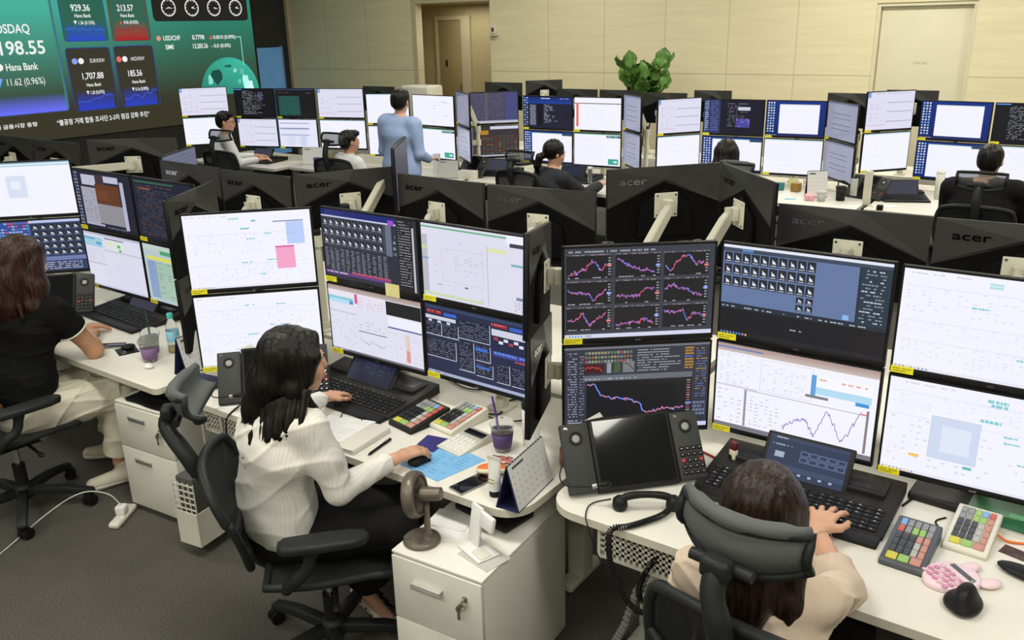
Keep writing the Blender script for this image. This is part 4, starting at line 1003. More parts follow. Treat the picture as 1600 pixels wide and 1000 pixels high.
# the video wall
def video_wall():
    t = thing('video_wall', 'huge green video wall with currency panels and clocks on the left wall', 'display', (-13.2, 2.0, .82))
    Y0, Y1, Z0, Z1 = 2.0, 10.66, .82, 3.7
    b = MB(); b.box(0, 0, 0, .045, Y1 - Y0, Z1 - Z0, 'bezel_black'); b.build('cabinet', t)
    b = MB()
    def P(y, z, l): return (.046 + .0012 * l, y - Y0, z - Z0)
    def rect(y0, z0, y1, z1, c, l=1): b.raw([P(y0, z0, l), P(y1, z0, l), P(y1, z1, l), P(y0, z1, l)], [(0, 1, 2, 3)], 'wall_display', False, tuple(c))
    def grad(y0, z0, y1, z1, cb, ct, l=1): b.raw([P(y0, z0, l), P(y1, z0, l), P(y1, z1, l), P(y0, z1, l)], [(0, 1, 2, 3)], 'wall_display', False, (cb, cb, ct, ct))
    def bg(y, z):
        f = min(1, max(0, (z - 1.25) / 1.45)); f = f ** 1.2; g = min(1, max(0, (9.6 - y) / 5))
        lo = V3(.036, .032, .017); hi = V3(.022, .24, .16) * (1 - g) + V3(.08, .54, .40) * g; return tuple(lo * (1 - f) + hi * f)
    for i in range(24):
        for j in range(24):
            ya, yb = Y0 + .02 + (Y1 - Y0 - .04) * i / 24, Y0 + .02 + (Y1 - Y0 - .04) * (i + 1) / 24; za, zb = Z0 + (Z1 - Z0) * j / 24, Z0 + (Z1 - Z0) * (j + 1) / 24
            b.raw([P(ya, za, 0), P(yb, za, 0), P(yb, zb, 0), P(ya, zb, 0)], [(0, 1, 2, 3)], 'wall_display', False, (bg(ya, za), bg(yb, za), bg(yb, zb), bg(ya, zb)))
    W = (.86, .88, .86)
    def txt(s, y0, z0, y1, h, c=W, bold=True, l=4):
        V, F, wd = text_shape(s, bold); sx = (y1 - y0) / wd
        b.raw([P(y0 + v[0] * sx, z0 + v[1] * h, l) for v in V], F, 'wall_display', False, tuple(c))
    def rbox(y0, z0, y1, z1, edge, fill_lo, fill_hi, l=2, r=.05):
        def ring(y0, z0, y1, z1, r):
            out = []
            for cy, cz, a in ((y1 - r, z0 + r, -90), (y1 - r, z1 - r, 0), (y0 + r, z1 - r, 90), (y0 + r, z0 + r, 180)):
                for k in range(5): out.append((cy + r * math.cos(R(a + k * 22.5)), cz + r * math.sin(R(a + k * 22.5))))
            return out
        O = ring(y0, z0, y1, z1, r); cy, cz = (y0 + y1) / 2, (z0 + z1) / 2
        b.raw([P(y, z, l) for y, z in O], [tuple(range(len(O)))], 'wall_display', False, tuple(edge))
        I = ring(y0 + .014, z0 + .014, y1 - .014, z1 - .014, r * .8)
        cols = []
        for y, z in I:
            f = (z - z0) / (z1 - z0); q = min(1, f / .38); cols.append(tuple(fill_hi))
        b.raw([P(y, z, l + .5) for y, z in I], [tuple(range(len(I)))], 'wall_display', False, tuple(cols))
        # lower glow strip of the panel
        z_ = z0 + .014
        grad(y0 + .06, z_, y1 - .06, z0 + (z1 - z0) * .32, fill_lo, fill_hi, l + .8)
    def wave(y0, z0, y1, amp, c, seed):
        rr = random.Random(seed); n = 26; z = z0
        pts = []
        for i in range(n + 1):
            z += rr.uniform(-.5, .52) * amp; z = min(z0 + amp * 2.6, max(z0 - amp * .4, z)); pts.append((y0 + (y1 - y0) * i / n, z))
        for (a, c0), (d, c1) in zip(pts, pts[1:]):
            b.raw([P(a, c0 - .010, 3.4), P(d, c1 - .010, 3.4), P(d, c1 + .010, 3.4), P(a, c0 + .010, 3.4)], [(0, 1, 2, 3)], 'wall_display', False, tuple(c))
    olive = (.036, .032, .020)
    rbox(4.3, 1.215, 7.06, 3.6, (.05, .09, .35), (.14, .16, .95), bg(6.4, 2.0), 1, .06)
    for i in range(12):      # panel interior follows the backdrop
        z0_ = 1.48 + i * .17; grad(4.34, z0_, 7.02, z0_ + .17, bg(6.4, z0_), bg(6.4, z0_ + .17), 2.6)
    grad(4.34, 1.235, 7.02, 1.48, (.14, .16, .95), bg(6.4, 1.48), 2.6)
    rbox(7.16, 2.20, 7.87, 3.1, (.015, .07, .30), (.02, .06, .55), (.02, .12, .08)); rbox(7.93, 2.19, 8.60, 3.1, (.20, .02, .02), (.42, .010, .015), (.03, .12, .08))
    rbox(7.14, 1.19, 7.85, 2.115, (.02, .05, .26), (.02, .05, .55), olive); rbox(7.91, 1.19, 8.60, 2.12, (.02, .05, .26), (.02, .05, .55), olive)
    wave(7.2, 2.38, 7.82, .05, (.04, .12, .6), 1); wave(7.98, 2.33, 8.55, .035, (.3, .03, .03), 2); wave(7.2, 1.34, 7.8, .06, (.04, .09, .55), 3); wave(7.97, 1.34, 8.56, .06, (.04, .09, .55), 4)
    txt('KOSDAQ', 6.10, 2.34, 6.68, .125); txt('1,198.55', 5.98, 2.05, 6.85, .19); txt('Hana Bank', 6.24, 1.835, 6.70, .10); txt('\u25bc', 6.06, 1.63, 6.17, .10, (.15, .4, .9)); txt('11.62 (0.96%)', 6.20, 1.63, 6.76, .10, bold=False)
    b.raw([P(6.16 + .05 * math.cos(a), 1.885 + .05 * math.sin(a), 4) for a in np.linspace(0, 2 * PI, 14)[:-1]], [tuple(range(13))], 'wall_display', False, W)
    txt('929.36', 7.34, 2.635, 7.64, .095); txt('Hana Bank', 7.38, 2.545, 7.64, .05); txt('\u25bc 1.36 (0.15%)', 7.35, 2.445, 7.68, .05)
    txt('213.57', 8.08, 2.635, 8.36, .095); txt('Hana Bank', 8.12, 2.545, 8.36, .05); txt('\u25b2', 8.09, 2.445, 8.13, .05, (.8, .1, .08)); txt('0.06 (0.03%)', 8.16, 2.445, 8.41, .05)
    for (a, c1, name, num, chg, y) in (('EUR/KRW', (.25, .35, .8), 7.50, '1,707.88', '\u25bc 1.20 (0.07%)', 7.28), ('HKD/KRW', (.75, .15, .12), 8.18, '185.56', '\u25bc 0.16 (0.09%)', 8.00)):
        for q, cc in ((0, c1), (.10, W)):
            b.raw([P(y - .02 + q + .045 * math.cos(k), 1.92 + .045 * math.sin(k), 4 + q) for k in np.linspace(0, 2 * PI, 14)[:-1]], [tuple(range(13))], 'wall_display', False, cc)
        txt(a, name, 1.89, name + .24, .06, bold=False); yn = 7.32 if y < 7.5 else 8.08; txt(num, yn, 1.655, yn + (.36 if y < 7.5 else .26), .095); txt('Hana Bank', yn + .06, 1.545, yn + .30, .05); txt(chg, yn + .04, 1.43, yn + .33, .05)
    rbox(8.69, 2.475, 10.57, 3.1, (.012, .011, .010), (.014, .012, .010), (.014, .012, .010), 1, .07)
    for y, h1, h2 in ((8.99, 200, 350), (9.43, 20, 345), (9.87, 340, 350), (10.32, 20, 350)):
        for k in range(28):
            a0, a1 = 2 * PI * k / 28, 2 * PI * (k + 1) / 28
            b.raw([P(y + .135 * math.cos(a0), 2.685 + .135 * math.sin(a0), 4), P(y + .135 * math.cos(a1), 2.685 + .135 * math.sin(a1), 4), P(y + .118 * math.cos(a1), 2.685 + .118 * math.sin(a1), 4), P(y + .118 * math.cos(a0), 2.685 + .118 * math.sin(a0), 4)], [(0, 1, 2, 3)], 'wall_display', False, W)
        for k in range(12):
            a0 = 2 * PI * k / 12; b.raw([P(y + .105 * math.cos(a0) + dy, 2.685 + .105 * math.sin(a0) + dz, 4) for dy, dz in ((-.006, -.006), (.006, -.006), (.006, .006), (-.006, .006))], [(0, 1, 2, 3)], 'wall_display', False, W)
        for hd, L in ((h1, .065), (h2, .09)):
            ca, sa = math.cos(R(hd)), math.sin(R(hd)); b.raw([P(y - sa * .009, 2.685 + ca * .009, 4.4), P(y + ca * L, 2.685 + sa * L, 4.4), P(y + sa * .009, 2.685 - ca * .009, 4.4)], [(0, 1, 2)], 'wall_display', False, W)
    b.raw([P(8.73 + .04 * math.cos(k), 2.215 + .04 * math.sin(k), 4) for k in np.linspace(0, 2 * PI, 14)[:-1]], [tuple(range(13))], 'wall_display', False, (.8, .3, .25))
    txt('USD/CHF', 8.81, 2.18, 9.13, .075); txt('0.7798', 9.36, 2.18, 9.60, .075); txt('\u25b2', 9.70, 2.18, 9.76, .06, (.8, .12, .1)); txt('0.0010 (0.09%)', 9.78, 2.18, 10.24, .06)
    txt('SMI', 8.83, 2.04, 8.98, .075); txt('13,283.26', 9.34, 2.04, 9.65, .075); txt('- 0.0 (0.0%)', 9.72, 2.04, 10.12, .06)
    rect(10.24, 2.195, 10.36, 2.21, (.3, .75, .7), 4); rect(10.345, 1.72, 10.36, 2.21, (.3, .75, .7), 4)
    gc = (10.02, 1.25); GR = .62     # globe
    G = [P(gc[0] + GR * math.cos(k), gc[1] + GR * math.sin(k), 2.4) for k in np.linspace(0, PI, 30)]
    cols = [tuple(V3(.02, .20, .14) * (1 - f) + V3(.05, .50, .36) * f) for f in [max(0, math.sin(k)) * .6 + .4 * (k < 1.2) for k in np.linspace(0, PI, 30)]]
    G2 = [g for g in G if True]; b.raw(G2, [tuple(range(len(G2)))], 'wall_display', False, tuple(cols))
    rr = random.Random(5)
    for cy, cz, rx, rz, c in ((9.75, 1.55, .13, .14, (.008, .07, .05)), (9.62, 1.50, .06, .10, (.25, .75, .65)), (10.02, 1.72, .10, .03, (.01, .12, .09)), (10.15, 1.64, .05, .04, (.3, .7, .6)), (10.36, 1.42, .10, .17, (.45, .95, .90)), (10.44, 1.36, .10, .10, (.65, 1, 1)), (10.22, 1.45, .05, .05, (.1, .55, .42)), (10.3, 1.62, .05, .06, (.12, .5, .4))):
        b.raw([P(cy + rx * math.cos(k) * rr.uniform(.6, 1.1), cz + rz * math.sin(k) * rr.uniform(.6, 1.1), 2.8) for k in np.linspace(0, 2 * PI, 13)[:-1]], [tuple(range(12))], 'wall_display', False, c)
    txt('\u201c\ubd88\uacf5\uc815 \uac70\ub798 \ud569\ub3d9 \uc870\uc0ac\ub2e8 2-3\ucc28 \uc810\uac80 \uac15\ud654 \ucd94\uc9c4\u201d', 6.82, 1.02, 8.36, .068); txt('\ud55c\uad6d\uc740\ud589 \uae08\uc735\uc2dc\uc7a5 \ub3d9\ud5a5', 5.7, 1.045, 6.53, .05)
    b.build('screen', t)
video_wall()

# ---------------------------------------------------------------- desks
def perforated(b, x0, x1, y, z0, z1, m='white_plastic', step=.020):
    """sheet with rows of holes, built as a lattice of strips"""
    nx = int((x1 - x0) / step); nz = int((z1 - z0) / step); e = .004
    b.box(x0 - .012, y - e, z0 - .012, x1 + .012, y + e, z0, m); b.box(x0 - .012, y - e, z1, x1 + .012, y + e, z1 + .012, m); b.box(x0 - .012, y - e, z0, x0, y + e, z1, m); b.box(x1, y - e, z0, x1 + .012, y + e, z1, m)
    for i in range(1, nx): xx = x0 + (x1 - x0) * i / nx; b.box(xx - .0055, y - e * .5, z0, xx + .0055, y + e * .5, z1, m)
    for j in range(1, nz): zz = z0 + (z1 - z0) * j / nz; b.box(x0, y - e * .5, zz - .0055, x1, y + e * .5, zz + .0055, m)
def desk(label, x0, x1, yf, yb, z, flip=False, group=None, round_corner=None, tray=None, short=''):
    """worktop, T-shaped leg frames, perforated cable tray; yf is the user's edge"""
    t = thing('desk', label, 'desk', ((x0 + x1) / 2, (yf + yb) / 2, 0), 0, group); cx, cy = (x0 + x1) / 2, (yf + yb) / 2
    X0, X1, Y0, Y1 = x0 - cx, x1 - cx, min(yf, yb) - cy, max(yf, yb) - cy; f = Y0 if yf < yb else Y1; sg = 1 if yf < yb else -1
    rr = {'l': .03, 'r': .03}
    if round_corner: rr[round_corner] = .11
    pts = []
    for (px, py, r_, a) in ((X1, f, rr['r'], 0), (X0, f, rr['l'], 1)):
        sx = -1 if px > 0 else 1
        for k in range(7):
            th = k / 6 * PI / 2
            if a == 0: pts.append((px - r_ + r_ * math.cos(th), f + sg * (r_ - r_ * math.sin(th))))
            else: pts.append((px + r_ - r_ * math.sin(th), f + sg * (r_ - r_ * math.cos(th))))
    pts += [(X0, -f), (X1, -f)]
    b = MB(); b.prism(pts, z - .030, z - .002, 'desk_edge', 0); b.prism(pts, z - .002, z, 'desk_white', .001); b.build('worktop', t)
    for xx, sd in ((X0 + .18, 'l'), (X1 - .18, 'r')):
        ys = Y1 - .30 if sd in short else Y0 + .08; ym = Y1 - .17 if sd in short else 0
        b = MB(); b.box(xx - .04, ym - .04, .03, xx + .04, ym + .04, z - .03, 'white_plastic', .006); b.box(xx - .035, ys, 0, xx + .035, Y1 - .04, .035, 'white_plastic', .008); b.box(xx - .03, max(ys, Y0 + .1), z - .06, xx + .03, Y1 - .06, z - .031, 'white_plastic'); b.build('leg_frame', t)
    if tray:
        for a, c in tray:
            b = MB(); yy = f + sg * .11; perforated(b, a - cx, c - cx, yy, z - .20, z - .045); b.box(a - cx - .012, min(yy, yy + sg * .3), z - .215, c - cx + .012, max(yy, yy + sg * .3), z - .208, 'white_plastic'); b.build('cable_tray', t)
    b = MB(); b.box(X0 + .05, -f - sg * .03 - .01, z - .42, X1 - .05, -f - sg * .03 + .01, z - .031, 'dark_panel'); b.build('modesty_panel', t)
    return t
DA, DC = .73, .76
desk('white desk at the left behind the pale trousers', -5.95, -3.47, 2.02, 2.93, DA, short='r', tray=[(-5.0, -4.0)])
desk('white desk in the middle with papers, keypads and a blue mat', -3.45, -1.455, 2.04, 2.93, DA, round_corner='r', short='r', tray=[(-3.30, -2.72)])
desk('white desk at the right holding the black handset and pink calculator', -1.40, .75, 2.12, 3.12, DC, round_corner='l', tray=[(-1.24, -.92)])
desk('white desk back to back with the one behind the pale trousers, its user side away', -5.95, -3.47, 4.05, 2.97, DA)
desk('white desk back to back with the middle one, its user side away', -3.45, -1.455, 4.05, 2.97, DA)
desk('white desk back to back with the right one, its user side away', -1.40, .75, 4.3, 3.16, DA)
desk('white desk at far left under the nearest monitor backs, its user side away', -8.2, -6.0, 4.2, 3.1, DA)
desk('white desk in front of the person with glasses, below the video wall', -9.9, -8.25, 6.75, 7.75, DA)
desk('white desk in front of the standing person in blue', -8.22, -5.75, 6.95, 8.2, DA)
desk('white desk in front of the ponytail in the far row', -5.7, -3.85, 7.2, 8.5, DA)
desk('white desk in the far row strewn with papers, boxes and a black cup', -3.82, -1.80, 7.58, 8.9, DA)
desk('white desk in front of the person in black at far right', -1.75, .6, 7.66, 9.1, DA)
b = MB(); b.box(-9.9, 9.5, 0, -5.75, 10.2, .73, 'desk_white', .004); tag(b.build('long_counter'), 'long white counter behind the far row of screens on the left', 'counter')
b = MB(); b.box(-5.6, 9.5, 0, .4, 10.2, .73, 'desk_white', .004); tag(b.build('long_counter'), 'long white counter behind the far row of screens by the plant', 'counter')

# ---------------------------------------------------------------- monitors of the near row
near = 'screens stacked two high in the near row'
H1 = .358
def pair(desc_u, desc_l, p0, p1, zt, h, ku, kl, seed, group, at_=None, zdesk=DA, sw=(0, 0), note=False, zt1=None, back=False, arm_label=None, tilt=0, pt=None, detail=True, arm_off=.16):
    u = make_monitor(desc_u, p0, p1, zt, h, ku, seed, back, group, note=note, ztop1=zt1, tilt=tilt, detail=detail, logo=detail)
    l = None
    if desc_l: l = make_monitor(desc_l, p0, p1, zt - h - .006, h, kl, seed + 50, back, group, ztop1=None if zt1 is None else zt1 - h - .006, tilt=tilt, detail=detail, logo=detail)
    d = unit(V3(p1[0] - p0[0], p1[1] - p0[1], 0)); n = V3(-d[1], d[0], 0); c = V3((p0[0] + p1[0]) / 2, (p0[1] + p1[1]) / 2, 0)
    q = c + n * arm_off if at_ is None else V3(at_[0], at_[1], 0)
    tg = [(u, h * .52, sw[0])] + ([(l, h * .52, sw[1])] if l else [])
    make_arm(arm_label or 'white post behind ' + desc_u, q[0], q[1], zdesk, tg, 'monitor arms', pole_top=pt)
    return u, l
# right-hand station
pair('upper monitor with nine small red and blue line charts', 'lower monitor with one falling red and blue price curve', (-1.54, 2.46), (-1.11, 2.81), 1.555, .362, 'charts9', 'bigchart', 1, near, zdesk=DC, arm_label='white post and arm behind the screens full of red and blue charts')
pair('upper monitor with rows of tiny icons on blue grey', 'lower monitor with white windows and a zigzag line chart', (-1.10, 2.815), (-.52, 2.82), 1.555, .358, 'icons', 'windows', 2, near, zdesk=DC, arm_label='white post and arm behind the tiny icon grid, right-hand desk')
pair('upper monitor with a white spreadsheet, cut by the right frame edge', 'lower monitor with a white spreadsheet and pale blue chat box', (-.51, 2.82), (.08, 2.83), 1.55, .358, 'sheet', 'sheet_chat', 3, near, zdesk=DC, arm_label='white post and arm behind the white spreadsheets at far right')
# middle station
HB = .345
pair('upper monitor with a white spreadsheet holding pink and blue blocks', 'lower monitor with a plain white table behind the long black hair', (-3.27, 2.14), (-2.88, 2.54), 1.55, .362, 'sheet_block', 'sheet_plain', 4, near, arm_label='white post and arm behind the pink and blue blocked spreadsheet')
pair('upper monitor with dark icon grid and a paper note below', 'lower monitor with pale windows above the black keyboard console', (-2.87, 2.575), (-2.29, 2.57), 1.55, .340, 'icons_dark', 'windows_b', 5, near, note=True, arm_label='white post and arm behind the dark icon grid with the paper note', pt=1.42)
pair('upper monitor with a pale grid page under a green line', 'lower monitor with dark blue boxes and red tabs', (-2.285, 2.57), (-1.735, 2.555), 1.55, .335, 'green_sheet', 'board', 6, near, arm_label='white post and arm behind the page with the green line', pt=1.44)
pair('upper monitor seen edge-on from behind between the two near desks', 'lower monitor seen edge-on from behind above the desk calendar', (-1.78, 2.73), (-1.555, 2.24), 1.56, .365, 'dark_glow', 'dark_glow', 7, near, zt1=1.635, back=True, arm_label='white post with black cap right of the edge-on screens', at_=(-1.50, 2.72), pt=1.50)
# left station
pair('upper monitor with a bright white page at the left frame edge', 'lower monitor with a blue mosaic and icon grid behind the brown hair', (-5.81, 2.42), (-5.40, 2.84), 1.555, .362, 'white_page', 'mosaic', 8, near, arm_label='white post and arm behind the white page at far left')
pair('upper monitor with orange and grey windows on dark', 'lower monitor with a pale mail window, left desk', (-5.03, 2.64), (-4.42, 2.635), 1.555, .358, 'orange', 'mail', 9, near, arm_label='white post and arm behind the orange and grey windows')
pair('upper monitor with dim green and red text, half hidden', 'lower monitor with a green and yellow list, half hidden', (-4.415, 2.635), (-3.84, 2.62), 1.555, .358, 'code_dark', 'green_list', 10, near, arm_label='white post and arm behind the dim text with the green bar')
pair('upper monitor turned to show its grey back left of the pink and blue spreadsheet', 'lower monitor turned away below the grey back at the left desk end', (-3.79, 2.70), (-3.50, 2.22), 1.57, .365, 'dark_glow', 'dark_glow', 11, near, back=True, arm_label='white post behind the grey monitor back at the left desk end', at_=(-3.52, 2.62), pt=1.3)

# ---------------------------------------------------------------- second row: backs of monitors facing away
g2 = 'monitors seen from behind in the second row'
def backm(desc, a, b_, zt, seed, arm_at=None, sw=-.12, zt1=None, lower=True, pt=1.27, armlab=None):
    # a, b_ : image-left and image-right ends
    u = make_monitor(desc, b_, a, zt, .362, 'dark_glow', seed, True, g2, sticker=None, ztop1=zt1, logo=False)
    d = unit(V3(b_[0] - a[0], b_[1] - a[1], 0)); n = V3(d[1], -d[0], 0); c = V3((a[0] + b_[0]) / 2, (a[1] + b_[1]) / 2, 0)
    q = c + n * .16 if arm_at is None else V3(arm_at[0], arm_at[1], 0)
    make_arm(armlab or 'white arm holding ' + desc, q[0], q[1], DA, [(u, .185, sw)], 'monitor arms', pole_top=pt)
    return u
backm('the leftmost monitor back, cut by the left frame edge', (-7.44, 3.36), (-6.84, 3.33), 1.55, 1)
backm('the second monitor back from the left edge', (-6.80, 3.33), (-6.16, 3.33), 1.55, 2)
backm('the wide monitor back below the video wall, arm reaching left', (-6.0, 3.3), (-5.49, 3.67), 1.59, 4, arm_at=(-6.02, 3.02), sw=-.02, pt=1.44)
make_monitor('narrow turned screen seen from its face, left of the glasses wearer', (-4.97, 3.19), (-5.25, 3.64), 1.55, .36, 'dim_blue', 3, False, g2, sticker=None, logo=False)
make_arm('white post behind the narrow turned screen at left', -5.22, 3.27, DA, [], 'monitor arms')
backm('the monitor back above the dim green text screen', (-4.84, 3.11), (-4.22, 3.08), 1.55, 3)
backm('the monitor back above the pink and blue spreadsheet', (-4.17, 3.05), (-3.60, 3.06), 1.55, 5)
backm('the dark monitor back with a long arm rising to its right', (-3.60, 3.07), (-3.30, 3.56), 1.56, 7, arm_at=(-3.42, 3.03), sw=-.1)
u = make_monitor('the thin edge-on monitor in front of the blue shirt', (-3.145, 3.37), (-3.46, 3.82), 1.685, .362, 'dark_glow', 9, True, g2, sticker=None, logo=False)
make_arm('long white arm slanting up to the thin edge-on monitor', -3.22, 3.06, DA, [(u, .19, -.30)], 'monitor arms', pole_top=1.42)
backm('the monitor back just right of the thin edge-on monitor', (-3.16, 3.42), (-2.555, 3.38), 1.55, 10)
backm('the monitor back with a silver logo above the green-line page', (-2.53, 3.37), (-1.955, 3.44), 1.55, 12)
backm('the large dark monitor back with a big slanting white arm', (-1.93, 3.47), (-1.56, 3.91), 1.65, 15, arm_at=(-1.72, 3.30), sw=-.30, pt=1.30)
backm('the monitor back folded right beside the big slanting arm', (-1.475, 3.755), (-1.09, 3.35), 1.675, 14, arm_at=(-1.43, 3.28), sw=-.28, pt=1.30)
backm('the monitor back with silver and black lettering above the tiny icon screen', (-1.155, 3.58), (-.56, 3.61), 1.55, 18)
backm('the monitor back with dark lettering near the right frame edge', (-.55, 3.60), (.05, 3.65), 1.55, 16)

# ---------------------------------------------------------------- far row
g3 = 'screens stacked two high in the far row'
def far(desc_u, desc_l, a, b_, zt, ku, kl, seed, h=.36, yoff=0):
    pair(desc_u, desc_l, a, b_, zt, h, ku, kl, seed, g3, detail=False, arm_label='post of the ' + ' '.join(desc_u.replace('upper monitor', 'far monitor').split()[:12]))
far('upper monitor with a pale form next to the video wall globe', 'lower monitor all white beside the mesh headrest', (-10.04, 6.83), (-9.66, 7.29), 1.62, 'forms', 'blank', 20, .365)
far('upper monitor with dark code, above the glasses wearer', 'lower monitor with a pale list beside the glasses wearer', (-9.24, 7.07), (-8.68, 7.235), 1.62, 'code_text', 'forms', 21)
far('upper monitor with a dim teal block on black', 'lower monitor with a pale list and blue lines', (-8.67, 7.24), (-8.14, 7.40), 1.62, 'code_green', 'lists', 22)
far('upper monitor with pale forms left of the blue shirt', 'lower monitor all white behind the white-shirted back', (-8.11, 7.41), (-7.50, 7.585), 1.62, 'forms', 'blank', 23)
far('upper monitor half hidden by the standing head, white page', 'lower monitor half hidden by the blue shirt, white page', (-7.39, 7.50), (-6.87, 7.68), 1.57, 'blank', 'blank', 24)
far('upper monitor with a white sheet and thin dark line, right of the blue shirt', 'lower monitor with a white sheet and green top, right of the blue shirt', (-6.85, 7.71), (-6.19, 7.66), 1.56, 'red_column' if 0 else 'sheet_plain', 'blank_green', 25)
far('upper monitor turned sideways, dim violet face', 'lower monitor turned sideways, dim grey face', (-6.15, 7.65), (-5.66, 7.25), 1.62, 'dim_blue', 'dim_violet', 26)
far('upper monitor with a dark violet price table', 'lower monitor with a dark board of red and green cells', (-5.99, 7.68), (-5.60, 8.07), 1.60, 'dark_table', 'market_board', 27)
far('upper monitor with a blue header over a black terminal', 'lower monitor with a white window on navy, behind the ponytail', (-5.48, 7.98), (-4.86, 8.01), 1.56, 'terminal_blue', 'desktop_wide', 28)
far('upper monitor with a red column on white', 'lower monitor with a white page and green badge', (-4.85, 8.01), (-4.30, 8.06), 1.56, 'red_column', 'blank_green', 29)
far('upper monitor turned left, grey face, right of the red column', 'lower monitor turned left, grey face, right of the green badge', (-4.29, 8.08), (-3.93, 7.76), 1.60, 'dim_violet', 'dim_violet', 30)
far('upper monitor with pale forms, turned, left of the black-haired head', 'lower monitor with a blank pale page, turned', (-3.97, 8.20), (-3.67, 8.62), 1.54, 'forms', 'blank', 31, .365)
far('upper monitor with violet windows on a black desktop', 'lower monitor with an icon strip and white page, behind the black-haired head', (-3.58, 8.45), (-2.96, 8.51), 1.54, 'terminal_violet', 'desktop_wide', 32)
far('upper monitor with a big white window on a navy desktop', 'lower monitor all white, above the yellow notes', (-2.95, 8.51), (-2.38, 8.57), 1.54, 'desktop', 'blank', 33)
far('upper monitor turned left, dim lines, above the small papers', 'lower monitor turned left with dark blue tables', (-2.38, 8.60), (-1.99, 8.16), 1.55, 'dim_violet', 'dim_violet', 34)
far('upper monitor with pale forms in front of the cream door', 'lower monitor with a grey green page in front of the cream door', (-1.99, 8.40), (-1.66, 8.80), 1.645, 'forms', 'blank', 35, .365)
far('upper monitor with an icon strip and white window on navy, far right', 'lower monitor with a large white window, left of the head in black', (-1.61, 8.84), (-1.01, 8.79), 1.55, 'desktop', 'desktop_wide', 36)
far('upper monitor with dark text columns at the right frame edge', 'lower monitor white behind the head in black, at the frame edge', (-1.0, 8.79), (-.42, 8.79), 1.55, 'code_text', 'blank', 37)
g4 = 'monitor tops showing above the far row'
for i, (ds, a, b_, zt) in enumerate([('dark monitor top left of the standing head', (-9.6, 9.72), (-8.95, 9.70), 1.47), ('dark monitor top above the dark violet table', (-7.35, 9.8), (-6.72, 9.78), 1.56),
     ('grey monitor back corner left of the plant', (-6.55, 9.6), (-6.20, 9.95), 1.60), ('dark monitor back left below the plant', (-6.15, 9.75), (-5.55, 9.75), 1.50), ('dark monitor back under the plant leaves', (-5.52, 9.75), (-4.95, 9.75), 1.50),
     ('grey monitor back right of the plant', (-4.92, 9.75), (-4.35, 9.78), 1.48), ('thin monitor top above the violet windows', (-4.25, 9.75), (-3.80, 9.78), 1.52), ('grey monitor back left of the cream door', (-2.70, 9.7), (-2.22, 9.7), 1.53), ('dark monitor top in front of the cream door', (-2.12, 9.75), (-1.62, 9.75), 1.57)]):
    m_ = make_monitor(ds, b_, a, zt, .36, 'dark_glow', 40 + i, False, g4, sticker=None, logo=False)
    make_arm('post holding the ' + ds, (a[0] + b_[0]) / 2, a[1] - .16, .73, [(m_, .18, 0)], 'monitor arms', pole_top=1.3)

